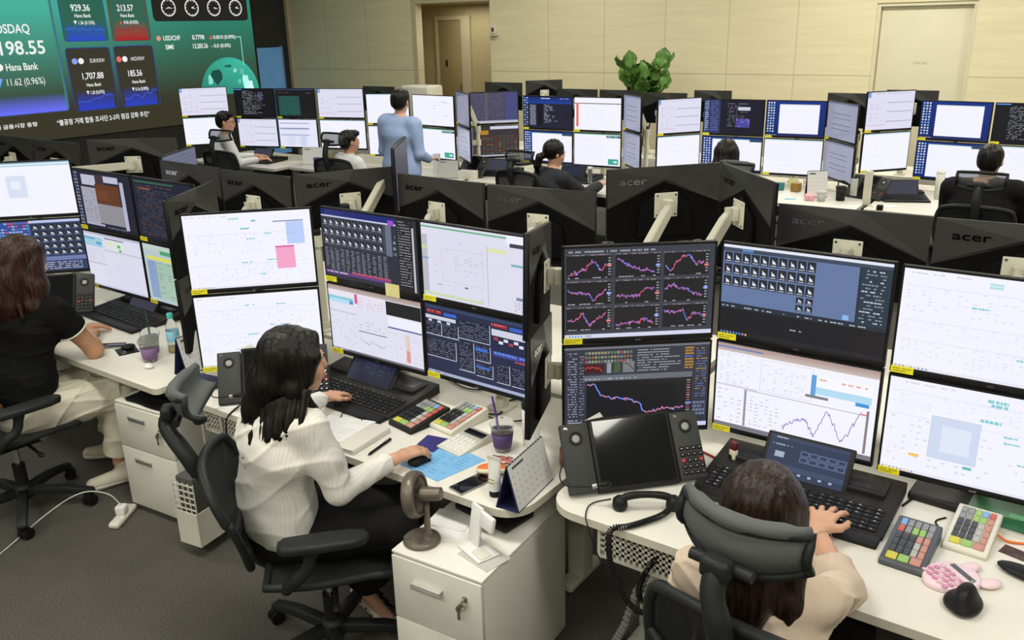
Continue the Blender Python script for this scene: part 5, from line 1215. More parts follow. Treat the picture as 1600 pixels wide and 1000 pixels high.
# ---------------------------------------------------------------- office chairs
mat('chair_mesh', (.022, .024, .024), .6, bump=.4, scale=420, alpha=.80)
mat('headrest_mesh', (.10, .105, .105), .6, bump=.4, scale=420, alpha=.45)
mat('pull_grey', (.50, .50, .47), .4, .2, vary=.04, scale=20)
def make_chair(label, loc, rz, group='mesh office chairs with headrests', base=None, head_tilt=0, arm_z=.66, pad='chair_grey', hr=(0, 0, 0), back_y=-.24, top=1.02, recline=.05, head_alpha=False, spin=.3):
    t = thing('office_chair', label, 'office chair', loc, rz, group)
    b = MB()     # seat
    def S(u, v):
        x = (u - .5) * (.50 - .06 * abs(v - .35)); y = -.20 + v * .44
        return Vector((x, y, .455 + .03 * (abs(u - .5) * 2) ** 2.5 - .05 * max(0, v - .75) ** 1.2 * 2 - .012 * math.sin(v * PI)))
    b.grid(10, 10, S, 'chair_mesh', True, .014)
    P = [S(i / 10, 0) for i in range(11)] + [S(1, i / 10) for i in range(1, 11)] + [S(1 - i / 10, 1) for i in range(1, 11)] + [S(0, 1 - i / 10) for i in range(1, 10)]
    b.tube([p + Vector((0, 0, -.004)) for p in P], .015, 'chair_black', 8, True); b.build('seat', t)
    b = MB()     # backrest
    def Bk(u, v):
        wd = .27 + .23 * min(1, (v / .55)) ** .8 - .05 * max(0, (v - .8) / .2) ** 2; x = (u - .5) * wd
        z = .50 + v * (top - .50); y = back_y - .03 * math.sin(v * PI * .9) * -1 - recline * v - .03 + .045 * (abs(u - .5) * 2) ** 2 * (.4 + .6 * v)
        z -= .03 * (abs(u - .5) * 2) ** 3 * (v > .7)
        return Vector((x, y, z))
    b.grid(12, 14, Bk, 'chair_mesh', True, .004); b.build('back_mesh', t)
    b = MB(); n = 14
    P = [Bk(i / n, 0) for i in range(n + 1)] + [Bk(1, i / n) for i in range(1, n + 1)] + [Bk(1 - i / n, 1) for i in range(1, n + 1)] + [Bk(0, 1 - i / n) for i in range(1, n)]
    b.tube(P, .016, 'chair_black', 10, True, 1)
    b.tube([Bk(.5, 1) + Vector((0, -.035, 0)), Bk(.5, .7) + Vector((0, -.05, 0)), Bk(.5, .4) + Vector((0, -.05, 0)), (0, back_y - .02, .46), (0, back_y + .10, .40), (0, 0, .385)], [.024, .022, .024, .028, .03, .03], 'chair_black', 10, smoothing=2)
    for sd in (-1, 1): b.tube([Bk(.5, .38) + Vector((0, -.05, 0)), Bk(.5 + .25 * sd, .55) + Vector((0, -.03, 0)), Bk(.5 + .48 * sd, .72) + Vector((0, -.006, 0))], [.018, .015, .014], 'chair_black', 8, smoothing=2)
    b.box(-.13, back_y - .055, .60, .13, back_y - .035, .66, 'chair_black', .008); b.build('back_frame', t)
    hp = thing_part('headrest', t, (hr[0], back_y - .03 + hr[1], 1.14 + hr[2]), (head_tilt, 0, 0))
    b = MB()
    def Hd(u, v):
        a = (u - .5) * 2; return Vector((a * .155, .075 * a * a + .010 - .030 * math.sin(v * PI), (v - .5) * (.125 - .03 * a * a)))
    b.grid(14, 6, Hd, pad if not head_alpha else 'headrest_mesh', True, .010); b.build('headrest_pad', hp)
    b = MB(); n = 14; P = [Hd(i / n, 0) for i in range(n + 1)] + [Hd(1, i / 6) for i in range(1, 6)] + [Hd(1 - i / n, 1) for i in range(0, n + 1)] + [Hd(0, 1 - i / 6) for i in range(1, 6)]
    b.tube([p + Vector((0, -.006, 0)) for p in P], .011, 'chair_black', 10, True)
    b.cyl((-.075, -.035, -.02), (.075, -.035, -.02), .014, 'chair_black', 12); b.build('headrest_frame', hp)
    if not head_alpha: b = MB(); b.tube([Hd(.02 + .96 * i / n, 1) + Vector((0, .004, .004)) for i in range(n + 1)], [.013, .02, .022, .02, .013], pad, 12); b.build('headrest_roll', hp)
    b = MB(); q = Vector((hr[0], back_y - .03 + hr[1], 1.14 + hr[2]))
    b.tube([q + Vector((0, -.04, -.02)), q + Vector((0, -.075, -.07)), Bk(.5, 1) + Vector((0, -.055, .03)), Bk(.5, .85) + Vector((0, -.05, 0))], [.024, .028, .03, .028], 'chair_black', 10, smoothing=2)
    b.box(q.x - .035, q.y - .075, q.z - .045, q.x + .035, q.y - .03, q.z + .005, 'chair_black', .012); b.build('headrest_bracket', t)
    for sd in (-1, 1):
        a = thing_part('armrest', t, (.285 * sd, 0, 0))
        b = MB(); out = [(-.042, -.12), (-.048, 0), (-.045, .10), (-.03, .15), (.0, .165), (.03, .15), (.045, .10), (.048, 0), (.042, -.12), (.02, -.14), (-.02, -.14)]
        b.prism(out, arm_z - .012, arm_z + .022, 'chair_black', .011, smooth=True); b.build('arm_pad', a)
        b = MB(); b.tube([(0, -.03, arm_z - .01), (0, -.05, arm_z - .10), (-.01 * sd, -.10, .52), (-.05 * sd, -.14, .45), (-.2 * sd, -.12, .40)], [.026, .022, .024, .022, .02], 'chair_black', 10, smoothing=2); b.build('arm_support', a)
    b = MB(); b.box(-.08, -.14, .36, .08, .12, .425, 'black_plastic', .02); b.cyl((.08, .03, .39), (.26, .03, .385), .008, 'black_plastic'); b.sphere((.27, .03, .385), (.025, .014, .012), 'black_plastic'); b.build('tilt_mechanism', t)
    b = MB(); b.cyl((0, 0, .12), (0, 0, .26), .030, 'black_plastic', 18); b.cyl((0, 0, .26), (0, 0, .37), .016, 'chrome', 14); b.build('gas_column', t)
    b = MB(); b.lathe([(.001, .075), (.045, .075), (.05, .09), (.045, .135), (.03, .15), (.001, .15)], 'chair_black', 20); b.build('hub', t)
    for k in range(5):
        a = spin + 2 * PI * k / 5; ca, sa = math.cos(a), math.sin(a); b = MB(); b.T = Matrix.Rotation(a, 4, 'Z')
        b.prism([(.03, .085), (.03, .13), (.2, .118), (.33, .088), (.335, .066), (.30, .062), (.2, .08)], -.022, .022, 'chair_black', .006, 'y', True); b.build('base_leg', t)
        b = MB(); b.T = Matrix.Translation((ca * .315, sa * .315, 0)) @ Matrix.Rotation(a + 1.1 * (k + 1), 4, 'Z')
        for o in (-.014, .014): b.cyl((-.012, o - .010, .029), (-.012, o + .010, .029), .029, 'caster_black', 18)
        b.box(-.03, -.009, .03, .012, .009, .062, 'caster_black', .004); b.cyl((0, 0, .05), (0, 0, .08), .007, 'chrome', 8); b.build('caster', t)
    return t
def thing_part(name, parent, loc=(0, 0, 0), rot=(0, 0, 0)):
    o = bpy.data.objects.new(name, None); C.objects.link(o); o.parent = parent; o.location = loc; o.rotation_euler = rot; o.empty_display_size = .02
    return o

# ---------------------------------------------------------------- drawer cabinets
def make_pedestal(label, loc, rz, w=.40, d=.58, h=.60, keys=True, handle_style=0, split=.56):
    """local frame: front face on -y, origin at the middle of the base"""
    t = thing('drawer_cabinet', label, 'drawer cabinet', loc, rz)
    b = MB(); b.box(-w / 2 + .002, -d / 2 + .02, .03, w / 2 - .002, d / 2, h - .012, 'cabinet_paint', .003); b.build('body', t)
    b = MB(); b.box(-w / 2, -d / 2 + .005, h - .012, w / 2, d / 2, h, 'cabinet_top', .003); b.build('top_panel', t)
    for i in (-1, 1):
        for j in (-1, 1): b = MB(); b.cyl((i * (w / 2 - .05), j * (d / 2 - .06), 0), (i * (w / 2 - .05), j * (d / 2 - .06), .032), .022, 'black_plastic', 12); b.build('foot', t)
    zs = [(.035, h * split - .003), (h * split + .003, h - .016)]
    for n, (z0, z1) in enumerate(zs):
        dr = thing_part('drawer', t)
        b = MB(); b.box(-w / 2 + .003, -d / 2, z0, w / 2 - .003, -d / 2 + .019, z1, 'cabinet_paint', .002); b.build('drawer_front', dr)
        b = MB(); zz = z1 - .075 if not handle_style else z1 - .06
        if handle_style: b.box(-.105, -d / 2 - .006, zz - .012, -.105 + .12, -d / 2 + .001, zz + .012, 'handle_metal', .002); b.box(-.1, -d / 2 - .012, zz + .006, .01, -d / 2 - .004, zz + .013, 'handle_metal', .001)
        else: b.box(-.06 - .03, -d / 2 - .024, zz, .06 - .03, -d / 2 + .001, zz + .006, 'pull_grey', .001); b.box(-.06 - .03, -d / 2 - .024, zz - .016, .06 - .03, -d / 2 - .020, zz + .005, 'pull_grey', .001)
        b.build('handle', dr)
        if n == 1 and keys:
            b = MB(); kx = w / 2 - .065; kz = z1 - .07
            b.cyl((kx, -d / 2 - .005, kz), (kx, -d / 2 + .002, kz), .011, 'chrome', 16); b.build('lock', dr)
            b = MB(); b.box(kx - .003, -d / 2 - .022, kz - .008, kx + .003, -d / 2 - .004, kz + .008, 'key_metal', .001); b.torus((kx, -d / 2 - .020, kz - .018), .012, .0016, 'key_metal', 18, 6, 'y')
            b.cyl((kx - .018, -d / 2 - .020, kz - .03), (kx + .004, -d / 2 - .018, kz - .004), .008, 'key_metal', 10)
            b.box(kx - .022, -d / 2 - .021, kz - .075, kx - .010, -d / 2 - .018, kz - .035, 'key_metal', .001); b.cyl((kx - .016, -d / 2 - .022, kz - .034), (kx - .016, -d / 2 - .017, kz - .034), .011, 'key_metal', 12); b.build('keys', dr)
    return t

# ---------------------------------------------------------------- desk equipment
def make_console(label, loc, rz, w=.62, d=.33, group='black trading keyboards with built-in screens', kind='dark_glow', tilt=.1):
    """wide keyboard whose deck carries a tilted display and two side decks; local -y towards the user"""
    t = thing('trading_keyboard', label, 'keyboard', loc, rz, group)
    b = MB(); hw = w / 2
    b.prism([(-d / 2, .004), (-d / 2 + .02, .016), (-.01, .030), (d / 2, .050), (d / 2, .006)], -hw, hw, 'console_black', .004, 'x', True)
    b.box(-hw + .005, -d / 2 - .055, 0, hw - .005, -d / 2 + .004, .017, 'black_plastic', .006); b.build('body', t)
    b = MB(); rr = random.Random(3)
    cols = 19; kw = (w - .05) / cols
    for j in range(6):
        y = -d / 2 + .018 + j * .0215
        z = .016 + (y + d / 2 - .02) * .10
        i = 0
        while i < cols:
            wd = 3 if (j == 0 and i in (4, 5, 6)) else 1
            x = -hw + .025 + i * kw
            b.box(x + .0012, y, z - .002, x + kw * wd - .0012, y + .0185, z + .0055, 'key_black', .0015, 1)
            if rr.random() < .8: b.box(x + kw * .3, y + .007, z + .0055, x + kw * .55, y + .012, z + .0058, 'logo_silver')
            i += wd
    o = b.build('key_grid', t)
    dp = thing_part('display', t, (0, .045, .055), (R(52), 0, 0))
    b = MB(); b.box(-.15, -.055, -.010, .15, .115, .006, 'console_black', .006); b.build('display_frame', dp)
    s = Scr(.27, .145, 5); draw(s, kind); s.mb.T = Matrix.Identity(4); so = s.mb.build('display_face', dp, loc=(0, -.042, .0085), rot=(R(-90), 0, 0))
    for sd in (-1, 1):
        b = MB(); x0 = sd * hw * .62; b.box(x0 - .075, .035, .030, x0 + .075, .14, .052, 'console_black', .006); b.box(x0 - .055, .05, .052, x0 + .055, .125, .0535, 'key_black', .001); b.build('side_deck', t)
    return t
def make_turret(label, loc, rz, w=.46, screen=True, keypad='right', lone=False, mic=True, tilt=38, group='black dealer phones', kind='dark_glow'):
    """dealer phone: tilted panel with speakers, a display and a keypad"""
    t = thing('dealer_phone', label, 'desk phone', loc, rz, group); hw = w / 2; a = R(tilt); T = Matrix.Rotation(a, 4, 'X')
    H = .24
    def wing(x0, x1, keys, nm):
        g = thing_part(nm, t); b = MB(); b.T = Matrix.Translation((0, -.06, .012)) @ T
        b.box(x0, 0, -.018, x1, H, .012, 'console_grey', .005); b.build('wing_case', g)
        b = MB(); b.T = Matrix.Translation((0, -.06, .012)) @ T; cx = (x0 + x1) / 2; b.T = b.T @ Matrix.Translation((cx, H * .78, .012))
        b.lathe([(.0, .0005), (.010, .0015), (.013, .0005)], 'spine_grey', 20); b.torus((0, 0, .001), .019, .002, 'black_plastic', 24, 6); b.torus((0, 0, .0008), .024, .0012, 'console_black', 24, 6); b.build('speaker', g)
        b = MB(); b.T = Matrix.Translation((0, -.06, .012)) @ T; put_text(b, 'IPC', x0 + .012, H - .018, .007, 'logo_silver', .0125, axis='xy'); b.build('logo', g)
        if keys:
            for j in range(5):
                for i in range(4 if (x1 - x0) > .08 else 3):
                    b = MB(); b.T = Matrix.Translation((0, -.06, .012)) @ T; x = x0 + .012 + i * .022; y = .018 + j * .021
                    b.box(x, y, .010, x + .017, y + .015, .016, 'cable_red' if (j == 2 and i in (0, 3)) else 'key_black', .002, 1); b.box(x + .005, y + .005, .016, x + .011, y + .009, .0163, 'logo_silver'); b.build('key', g)
    if lone:
        wing(-hw, hw, keypad != 'none', 'speaker_wing')
    else:
        wing(-hw, -hw + .10, False, 'speaker_wing'); wing(hw - .10, hw, True, 'speaker_wing')
        b = MB(); b.T = Matrix.Translation((0, -.06, .012)) @ T; b.box(-hw + .102, -.005, -.02, hw - .102, H + .012, .010, 'console_black', .006); b.build('centre_panel', t)
        b = MB(); b.T = Matrix.Translation((0, -.06, .012)) @ T; b.box(-hw + .115, .01, .010, hw - .115, H, .0115, 'glass_dark'); b.build('touch_screen', t)
        b = MB(); b.T = Matrix.Translation((0, -.06, .012)) @ T; b.prism([(-hw + .09, H + .006), (-hw + .15, H + .03), (-hw + .16, H + .012)], .010, .014, 'paper_grey', .001); b.build('paper_corner', t)
    b = MB(); b.box(-hw * .6, .03, .0, hw * .6, .14, .02, 'console_black', .006); b.box(-hw * .4, .07, .015, hw * .4, .13, .10, 'console_black', .006); b.build('stand', t)
    if mic:
        b = MB(); P = [(-hw - .01, .0, .10), (-hw - .03, -.03, .07), (-hw - .02, -.07, .055), (-hw + .03, -.11, .07), (-hw + .06, -.125, .075)]
        b.tube(P, .0025, 'cable_black', 8, smoothing=2); b.cyl(P[-1], (-hw + .075, -.128, .079), .008, 'handle_metal', 10); b.sphere((-hw + .098, -.135, .083), (.026, .012, .012), 'black_plastic'); b.build('gooseneck_microphone', t)
    return t
KEYC = {'w': (.46, .46, .44), 'g': (.32, .52, .16), 'r': (.58, .13, .10), 's': (.55, .27, .22), 'k': (.018, .02, .022), 'b': (.22, .42, .72), 'y': (.62, .58, .08), 'd': (.065, .07, .085), 'e': (.28, .29, .30), 'm': (.68, .26, .42), 'p': (.80, .50, .58)}
def key_mat(c): return mat('key_' + c, KEYC[c], .4, vary=.02, scale=60)
def make_keypad(label, loc, rz, case, layout, w=.155, d=.215, group='coloured dealing keypads'):
    t = thing('dealing_keypad', label, 'keypad', loc, rz, group); hw = w / 2
    b = MB(); b.prism([(-d / 2, 0), (-d / 2, .016), (-d / 2 + .008, .020), (d / 2 - .008, .052), (d / 2, .048), (d / 2, 0)], -hw, hw, case, .005, 'x', True); b.build('case', t)
    rows = len(layout); sl = math.atan2(.032, d - .016)
    for j, row in enumerate(layout):
        n = len(row)
        for i, c in enumerate(row):
            if c == '.': continue
            b = MB(); b.T = Matrix.Translation((0, -d / 2 + .012, .0205)) @ Matrix.Rotation(sl, 4, 'X')
            kw = (w - .026) / n; kd = (d - .028) / rows; x = -hw + .013 + i * kw; y = (rows - 1 - j) * kd
            b.box(x + .0015, y + .0015, -.002, x + kw - .0015, y + kd - .0015, .006, key_mat(c), .002, 1); b.build('key', t)
    return t

# ---------------------------------------------------------------- chairs and cabinets in place
make_chair('chair behind the long black hair, its headrest turned aside at left of the white shirt', (-2.19, 1.835, 0), R(-43), hr=(-.11, -.17, -.10), top=.88, recline=.12, arm_z=.655, spin=.15, head_tilt=.6)
make_chair('chair with a large headrest in front of the brown hair at bottom right', (-.50, 1.865, 0), R(-7), hr=(-.03, -.01, .045), head_tilt=.15)
make_chair('chair at the left frame edge under the pale trousers', (-4.28, 1.70, 0), R(-6), arm_z=.64, spin=.85)
make_chair('mesh chair with a see-through headrest behind the glasses wearer', (-8.40, 6.36, 0), R(8), hr=(0, 0, .05), head_alpha=True)
make_chair('mesh chair whose tilted headrest overlaps the short-haired head', (-6.74, 6.52, 0), R(6), hr=(0, 0, .08), head_alpha=True)
make_chair('empty-looking mesh chair left of the ponytail', (-4.53, 6.76, 0), R(-4), hr=(0, 0, .0), head_alpha=True)
make_chair('chair just behind the straight black hair in the far row', (-2.62, 7.17, 0), R(-4), hr=(0, -.0, -.04))
make_chair('chair with a wide mesh headrest behind the person in black', (-.79, 6.97, 0), R(2), hr=(0, .0, .05), head_alpha=True)
make_pedestal('white two-drawer cabinet with fan on top, front and centre', (-1.655, 2.105, 0), R(4), w=.37, d=.58, h=.60)
make_pedestal('white two-drawer cabinet with keys at left, by the sneakers', (-3.655, 2.30, 0), R(5), w=.40, d=.56, h=.60, handle_style=1, split=.60)
b = MB(); b.grid(8, 6, lambda u, v: Vector(((u - .5) * .30, (v - .5) * .14, .02 + .012 * math.sin(u * 7) * math.sin(v * 5))), 'black_cloth', True, .018)
o = b.build('cloth_bag', loc=(-3.62, 2.11, .60), rot=(0, 0, R(5))); tag(o, 'folded black cloth bag on the left cabinet under the desk edge', 'bag')
# loose wire computer cradle hanging by the left cabinet
t = thing('computer_holder', 'pale perforated metal holder hanging right of the left cabinet', 'computer holder', (-3.25, 1.99, .06), R(8))
b = MB(); b.box(-.09, -.10, 0, .09, .18, .01, 'white_plastic'); b.box(-.09, -.10, .01, .09, -.094, .17, 'white_plastic'); b.box(.084, -.094, .01, .09, .18, .17, 'white_plastic'); b.box(-.09, -.094, .01, -.084, .18, .17, 'white_plastic'); b.build('tray', t)
b = MB()
for i in range(5): b.box(-.088 + i * .044, -.098, .17, -.082 + i * .044, -.092, .32, 'white_plastic')
for j in range(5): b.box(-.09, -.098, .185 + j * .03, .09, -.092, .191 + j * .03, 'white_plastic')
b.box(-.09, .17, .01, -.08, .18, .62, 'white_plastic'); b.box(.08, .17, .01, .09, .18, .62, 'white_plastic'); b.build('grille', t)
t.scale = (.72, .8, 1); t.location.x = -3.215
b = MB(); b.box(-.052, -.066, .012, .052, .128, .34, 'dark_panel', .006); tag(b.build('computer', loc=(-3.215, 1.99, .06), rot=(0, 0, R(8))), 'dark computer case standing in the pale perforated holder', 'computer')

# ---------------------------------------------------------------- things on the middle desk
make_console('black trading keyboard under the hands of the white shirt, middle desk', (-2.635, 2.53, DA), R(-2), kind='phone_dim')
make_console('black trading keyboard beside the brown hair, screen lit blue', (-.715, 2.655, DC), R(0), kind='phone_menu')
make_console('black trading keyboard by the iced drinks, left desk', (-4.57, 2.64, DA), R(-3), kind='dark_glow')
make_turret('black dealer phone with speaker wings, right desk by the handset', (-1.215, 2.415, DC), R(47), w=.50, tilt=54)
make_turret('black dealer phone left of the long black hair, middle desk', (-2.93, 2.27, DA), R(47), w=.48, tilt=50)
make_turret('black dealer phone with keypad behind the brown hair, left desk', (-5.02, 2.37, DA), R(46), w=.48, tilt=54, mic=False)
L1 = ['wwebr', 'eeggr', 'kkkws', 'kkkws', 'kkkws', 'ygsws'][:6]
make_keypad('black-cased keypad with red, green and yellow keys, middle desk', (-2.215, 2.425, DA), R(-10), 'dark_case' if 0 else 'console_black', ['eeebr', 'eeggr', 'kkkwr', 'kkkws', 'kkkws', 'ygs'], w=.15)
make_keypad('white-cased keypad with coloured keys beside the purple cup', (-2.065, 2.50, DA), R(-8), 'white_plastic', ['eeebr', 'eeggs', 'kkkws', 'kkkws', 'kkkws', 'ygs'], w=.135)
mat('slate_case', (.085, .095, .11), .4, vary=.04, scale=20)
make_keypad('slate grey keypad with grey number keys, right desk', (-.325, 2.485, DC), R(-2), 'slate_case', ['beeee', 'regge', 'dddss', 'dddws', 'dddws', 'ygs'], w=.125, d=.23)
make_keypad('white-cased keypad with dark number keys, right desk by the green folder', (-.185, 2.665, DC), R(-3), 'white_plastic', ['eegbr', 'eeggs', 'dddws', 'dddws', 'dddws', 'ygs'], w=.125, d=.22)

def flat(name, label, cat, pts, z, th, m, extra=None, group=None):
    c = V3(0, 0, 0)
    for p in pts: c = c + V3(p[0], p[1], 0) / len(pts)
    b = MB(); b.prism([(p[0] - c[0], p[1] - c[1]) for p in pts], 0, th, m, 0)
    o = b.build(name, loc=(c[0], c[1], z)); tag(o, label, cat, group); return o
t = flat('mouse_mat', 'light blue printed sheet under the mouse on the middle desk', 'mouse mat', [(-2.04, 2.10), (-1.83, 2.075), (-1.78, 2.30), (-1.99, 2.33)], DA, .0025, 'blue_mat')
b = MB(); rr = random.Random(4)
for i in range(9):
    for j in range(4):
        if rr.random() < .8: b.box(-.09 + j * .047, -.09 + i * .02, .0026, -.09 + j * .047 + rr.uniform(.02, .04), -.085 + i * .02, .003, mat('mat_ink', (.13, .36, .66), .5, vary=.05, scale=50))
b.build('printing', t)
flat('leaflet', 'navy blue leaflet tucked beneath the light blue sheet', 'leaflet', [(-2.075, 2.22), (-1.985, 2.24), (-2.0, 2.36), (-2.10, 2.34)], DA + .003, .002, mat('navy_print', (.035, .03, .18), .4, vary=.1, scale=20))
b = MB(); b.sphere((0, 0, .014), (.030, .052, .020), 'black_plastic'); b.box(-.022, -.035, 0, .022, .04, .004, 'black_plastic'); o = b.build('computer_mouse', loc=(-1.978, 2.148, DA + .0025), rot=(0, 0, R(-10))); tag(o, 'black mouse gripped by the right hand on the light blue sheet', 'mouse')
# clipboard and notebook
t = thing('clipboard', 'dark clipboard with printed sheets in front of the trading keyboard', 'clipboard', (-2.44, 2.215, DA), R(14))
b = MB(); b.box(-.12, -.16, 0, .12, .07, .012, 'navy_card', .002); b.build('board', t)
b = MB(); b.box(-.112, -.15, .012, .112, .06, .016, 'paper'); rr = random.Random(2)
for i in range(9): b.box(-.09, .04 - i * .02, .0162, rr.uniform(.0, .09), .043 - i * .02, .0165, 'paper_grey')
b.build('sheets', t)
b = MB(); b.tube([(-.05, .05, .017), (-.05, .066, .028), (.05, .066, .028), (.05, .05, .017)], .003, 'black_plastic', 6); b.build('clip', t)
t = thing('notebook', 'thick white notebook between the clipboard and the pen', 'notebook', (-2.285, 2.16, DA), R(4))
b = MB(); b.box(-.045, -.11, 0, .045, .12, .020, 'paper', .004); b.build('pages', t); b = MB(); b.box(-.047, -.112, .020, .047, .122, .022, 'white_plastic', .001); b.build('cover', t)
t = thing('pen', 'black pen lying on the middle desk', 'pen', (-2.19, 2.155, DA + .006), R(98))
b = MB(); b.cyl((-.06, 0, 0), (.03, 0, 0), .0055, 'black_plastic', 10); b.cyl((-.074, 0, 0), (-.06, 0, 0), .0015, 'black_plastic', 8, .0055); b.build('barrel', t)
b = MB(); b.cyl((.03, 0, 0), (.075, 0, 0), .0062, 'console_black', 10); b.box(.035, -.0015, .005, .072, .0015, .009, 'chrome'); b.build('pen_cap', t)
t = thing('tablet_calculator', 'white desk calculator with grey display by the purple cup', 'calculator', (-1.925, 2.375, DA), R(-8))
b = MB(); b.prism([(-.105, 0), (-.105, .010), (.075, .028), (.075, 0)], -.065, .065, 'white_plastic', .004, 'x', True); b.build('case', t)
b = MB(); b.T = Matrix.Translation((0, 0, .0205)) @ Matrix.Rotation(.1, 4, 'X'); b.box(-.05, .03, .0, .05, .062, .0022, 'glass_dark'); b.build('display', t)
b = MB(); b.T = Matrix.Translation((0, 0, .0205)) @ Matrix.Rotation(.1, 4, 'X')
for i in range(5):
    for j in range(4): b.box(-.052 + i * .0215, -.094 + j * .027, -.001, -.036 + i * .0215, -.076 + j * .027, .003, 'paper', .001, 1)
b.build('key_grid', t)
def make_cup(label, loc, drink, sleeve, straw=None, s=1.0, group=None, level=.075, lid=True, straw_lean=(-.25, .1), name='iced_drink_cup'):
    t = thing(name, label, 'cup', loc, 0, group)
    b = MB(); b.lathe([(.001, .001), (.027 * s, .001), (.030 * s, .003), (.043 * s, .105), (.045 * s, .107), (.0425 * s, .108), (.0415 * s, .104), (.028 * s, .005), (.001, .005)], 'clear_plastic', 28); b.build('cup_wall', t)
    b = MB(); r1 = (.028 + .0135 * level / .1) * s; b.lathe([(.001, .006), (.0265 * s, .006), (r1 - .002, level), (.001, level)], drink, 24); b.build('drink', t)
    if sleeve: b = MB(); b.lathe([(.0325 * s, .018), (.0405 * s, .078), (.0415 * s, .078), (.0335 * s, .018), (.0325 * s, .018)], sleeve, 28); b.build('sleeve', t)
    if lid: b = MB(); b.lathe([(.046 * s, .104), (.047 * s, .112), (.043 * s, .114), (.036 * s, .128), (.020 * s, .136), (.006, .137)], 'clear_plastic', 28); b.build('lid', t)
    if straw: b = MB(); b.cyl((0, 0, .02), (straw_lean[0] * .2, straw_lean[1] * .2, .215), .0042, straw, 10); b.build('straw', t)
    return t
make_cup('iced coffee in a purple sleeve with a purple straw, middle desk', (-1.775, 2.405, DA), 'coffee', 'purple_sleeve', 'purple_straw', 1.05, straw_lean=(-.22, .0))
make_cup('green iced drink with a dark straw, left desk', (-3.915, 2.30, DA), 'green_tea', None, mat('dark_straw', (.02, .08, .06), .3, vary=.1, scale=20), 1.05, level=.085, straw_lean=(-.2, .1))
make_cup('iced coffee in a purple sleeve next to the green drink', (-3.82, 2.225, DA), 'coffee', mat('lilac_sleeve', (.24, .13, .30), .6, vary=.05, scale=30), None, 1.05)
t = thing('water_bottle', 'plastic bottle with teal cap and blue label, left desk', 'bottle', (-3.835, 2.375, DA))
b = MB(); b.lathe([(.001, .001), (.028, .001), (.031, .006), (.031, .05), (.029, .055), (.031, .06), (.031, .12), (.026, .15), (.0125, .175), (.0125, .188)], 'clear_plastic', 26); b.build('bottle_wall', t)
b = MB(); b.lathe([(.0315, .062), (.0315, .118), (.0325, .118), (.0325, .062)], 'bottle_label', 26); b.build('label', t)
b = MB(); b.lathe([(.0155, .183), (.0155, .206), (.014, .209), (.001, .209)], 'teal_cap', 22); b.build('cap', t)
b = MB(); b.lathe([(.001, .004), (.027, .004), (.027, .03), (.001, .03)], mat('honey_drink', (.65, .48, .16), .2, vary=.05, scale=10), 22); b.build('drink', t)
b = MB(); b.sphere((0, 0, .012), (.030, .022, .012), 'paper'); tag(b.build('earphone_case', loc=(-3.745, 2.165, DA)), 'rounded white earphone case in front of the left drinks', 'earphone case')
# tube, tumbler, calendars
t = thing('cream_tube', 'white cosmetic tube standing on its black cap beside the calendar', 'tube', (-1.60, 2.115, DA))
b = MB(); b.lathe([(.001, 0), (.020, 0), (.0205, .003), (.0205, .024), (.001, .024)], 'black_plastic', 22); b.build('cap', t)
b = MB()
def tb(u, v):
    a = u * 2 * PI; q = v; r = .0225; return Vector((r * math.cos(a) * (1 + .25 * q), r * math.sin(a) * (1 - .9 * q), .024 + .115 * v))
b.grid(24, 8, tb, 'paper'); b.box(-.0285, -.0025, .135, .0285, .0025, .150, 'cabinet_paint'); b.build('tube_body', t)
b = MB(); b.lathe([(.0255, .06), (.0255, .062)], 'paper_grey', 20); b.box(-.012, -.0225, .055, .012, -.021, .06, 'label_ink'); b.box(-.012, -.022, .068, .012, -.019, .071, 'label_ink'); b.build('print', t)
t = thing('tumbler', 'white tumbler with a black lid behind the purple cup', 'tumbler', (-1.705, 2.50, DA))
b = MB(); b.lathe([(.001, 0), (.030, 0), (.033, .004), (.036, .165), (.001, .165)], 'paper', 28); b.build('body', t)
b = MB(); b.lathe([(.037, .160), (.037, .185), (.033, .192), (.001, .192)], 'black_plastic', 28); b.build('lid', t)
def make_calendar(label, loc, rz, L=.26, hgt=.165, hb=.045, name='desk_calendar', card='navy_card', page='paper', group='tent desk calendars', month=True):
    t = thing(name, label, 'calendar', loc, rz, group)
    b = MB()
    for sd in (-1, 1):
        b.raw([(sd * hb, -L / 2, 0), (sd * hb, L / 2, 0), (0.001 * sd, L / 2, hgt), (0.001 * sd, -L / 2, hgt), (sd * (hb - .004), -L / 2, 0), (sd * (hb - .004), L / 2, 0), (0, L / 2, hgt - .006), (0, -L / 2, hgt - .006)],
              [(0, 1, 2, 3), (7, 6, 5, 4), (0, 3, 7, 4), (1, 5, 6, 2), (0, 4, 5, 1)], card)
    b.box(-hb, -L / 2, 0, hb, L / 2, .002, card); b.build('stand', t)
    b = MB(); n = Vector((hgt, 0, hb)).normalized() * .0022
    def pp(f, g): return Vector((hb * (1 - f), -L / 2 + L * g, hgt * f)) + n
    b.raw([pp(.03, .01), pp(.03, .99), pp(.98, .99), pp(.98, .01)], [(0, 1, 2, 3)], page)
    n2 = n * 1.25
    def pq(f, g): return Vector((hb * (1 - f), -L / 2 + L * g, hgt * f)) + n2
    for i in range(5):
        for j in range(7): f0, g0 = .14 + i * .14, .06 + j * .13; b.raw([pq(f0, g0), pq(f0, g0 + .03), pq(f0 + .04, g0 + .03), pq(f0 + .04, g0)], [(0, 1, 2, 3)], 'paper_grey')
    b.raw([pq(.86, .1), pq(.86, .4), pq(.91, .4), pq(.91, .1)], [(0, 1, 2, 3)], 'slate_case'); b.build('page', t)
    b = MB()
    for k in range(14): b.torus((0, -L / 2 + L * (k + .5) / 14, hgt - .002), .006, .0009, 'white_plastic', 10, 4, 'y')
    b.build('wire_binding', t)
    return t
make_calendar('navy desk calendar by the rounded corner of the middle desk', (-1.520, 2.185, DA), R(6))
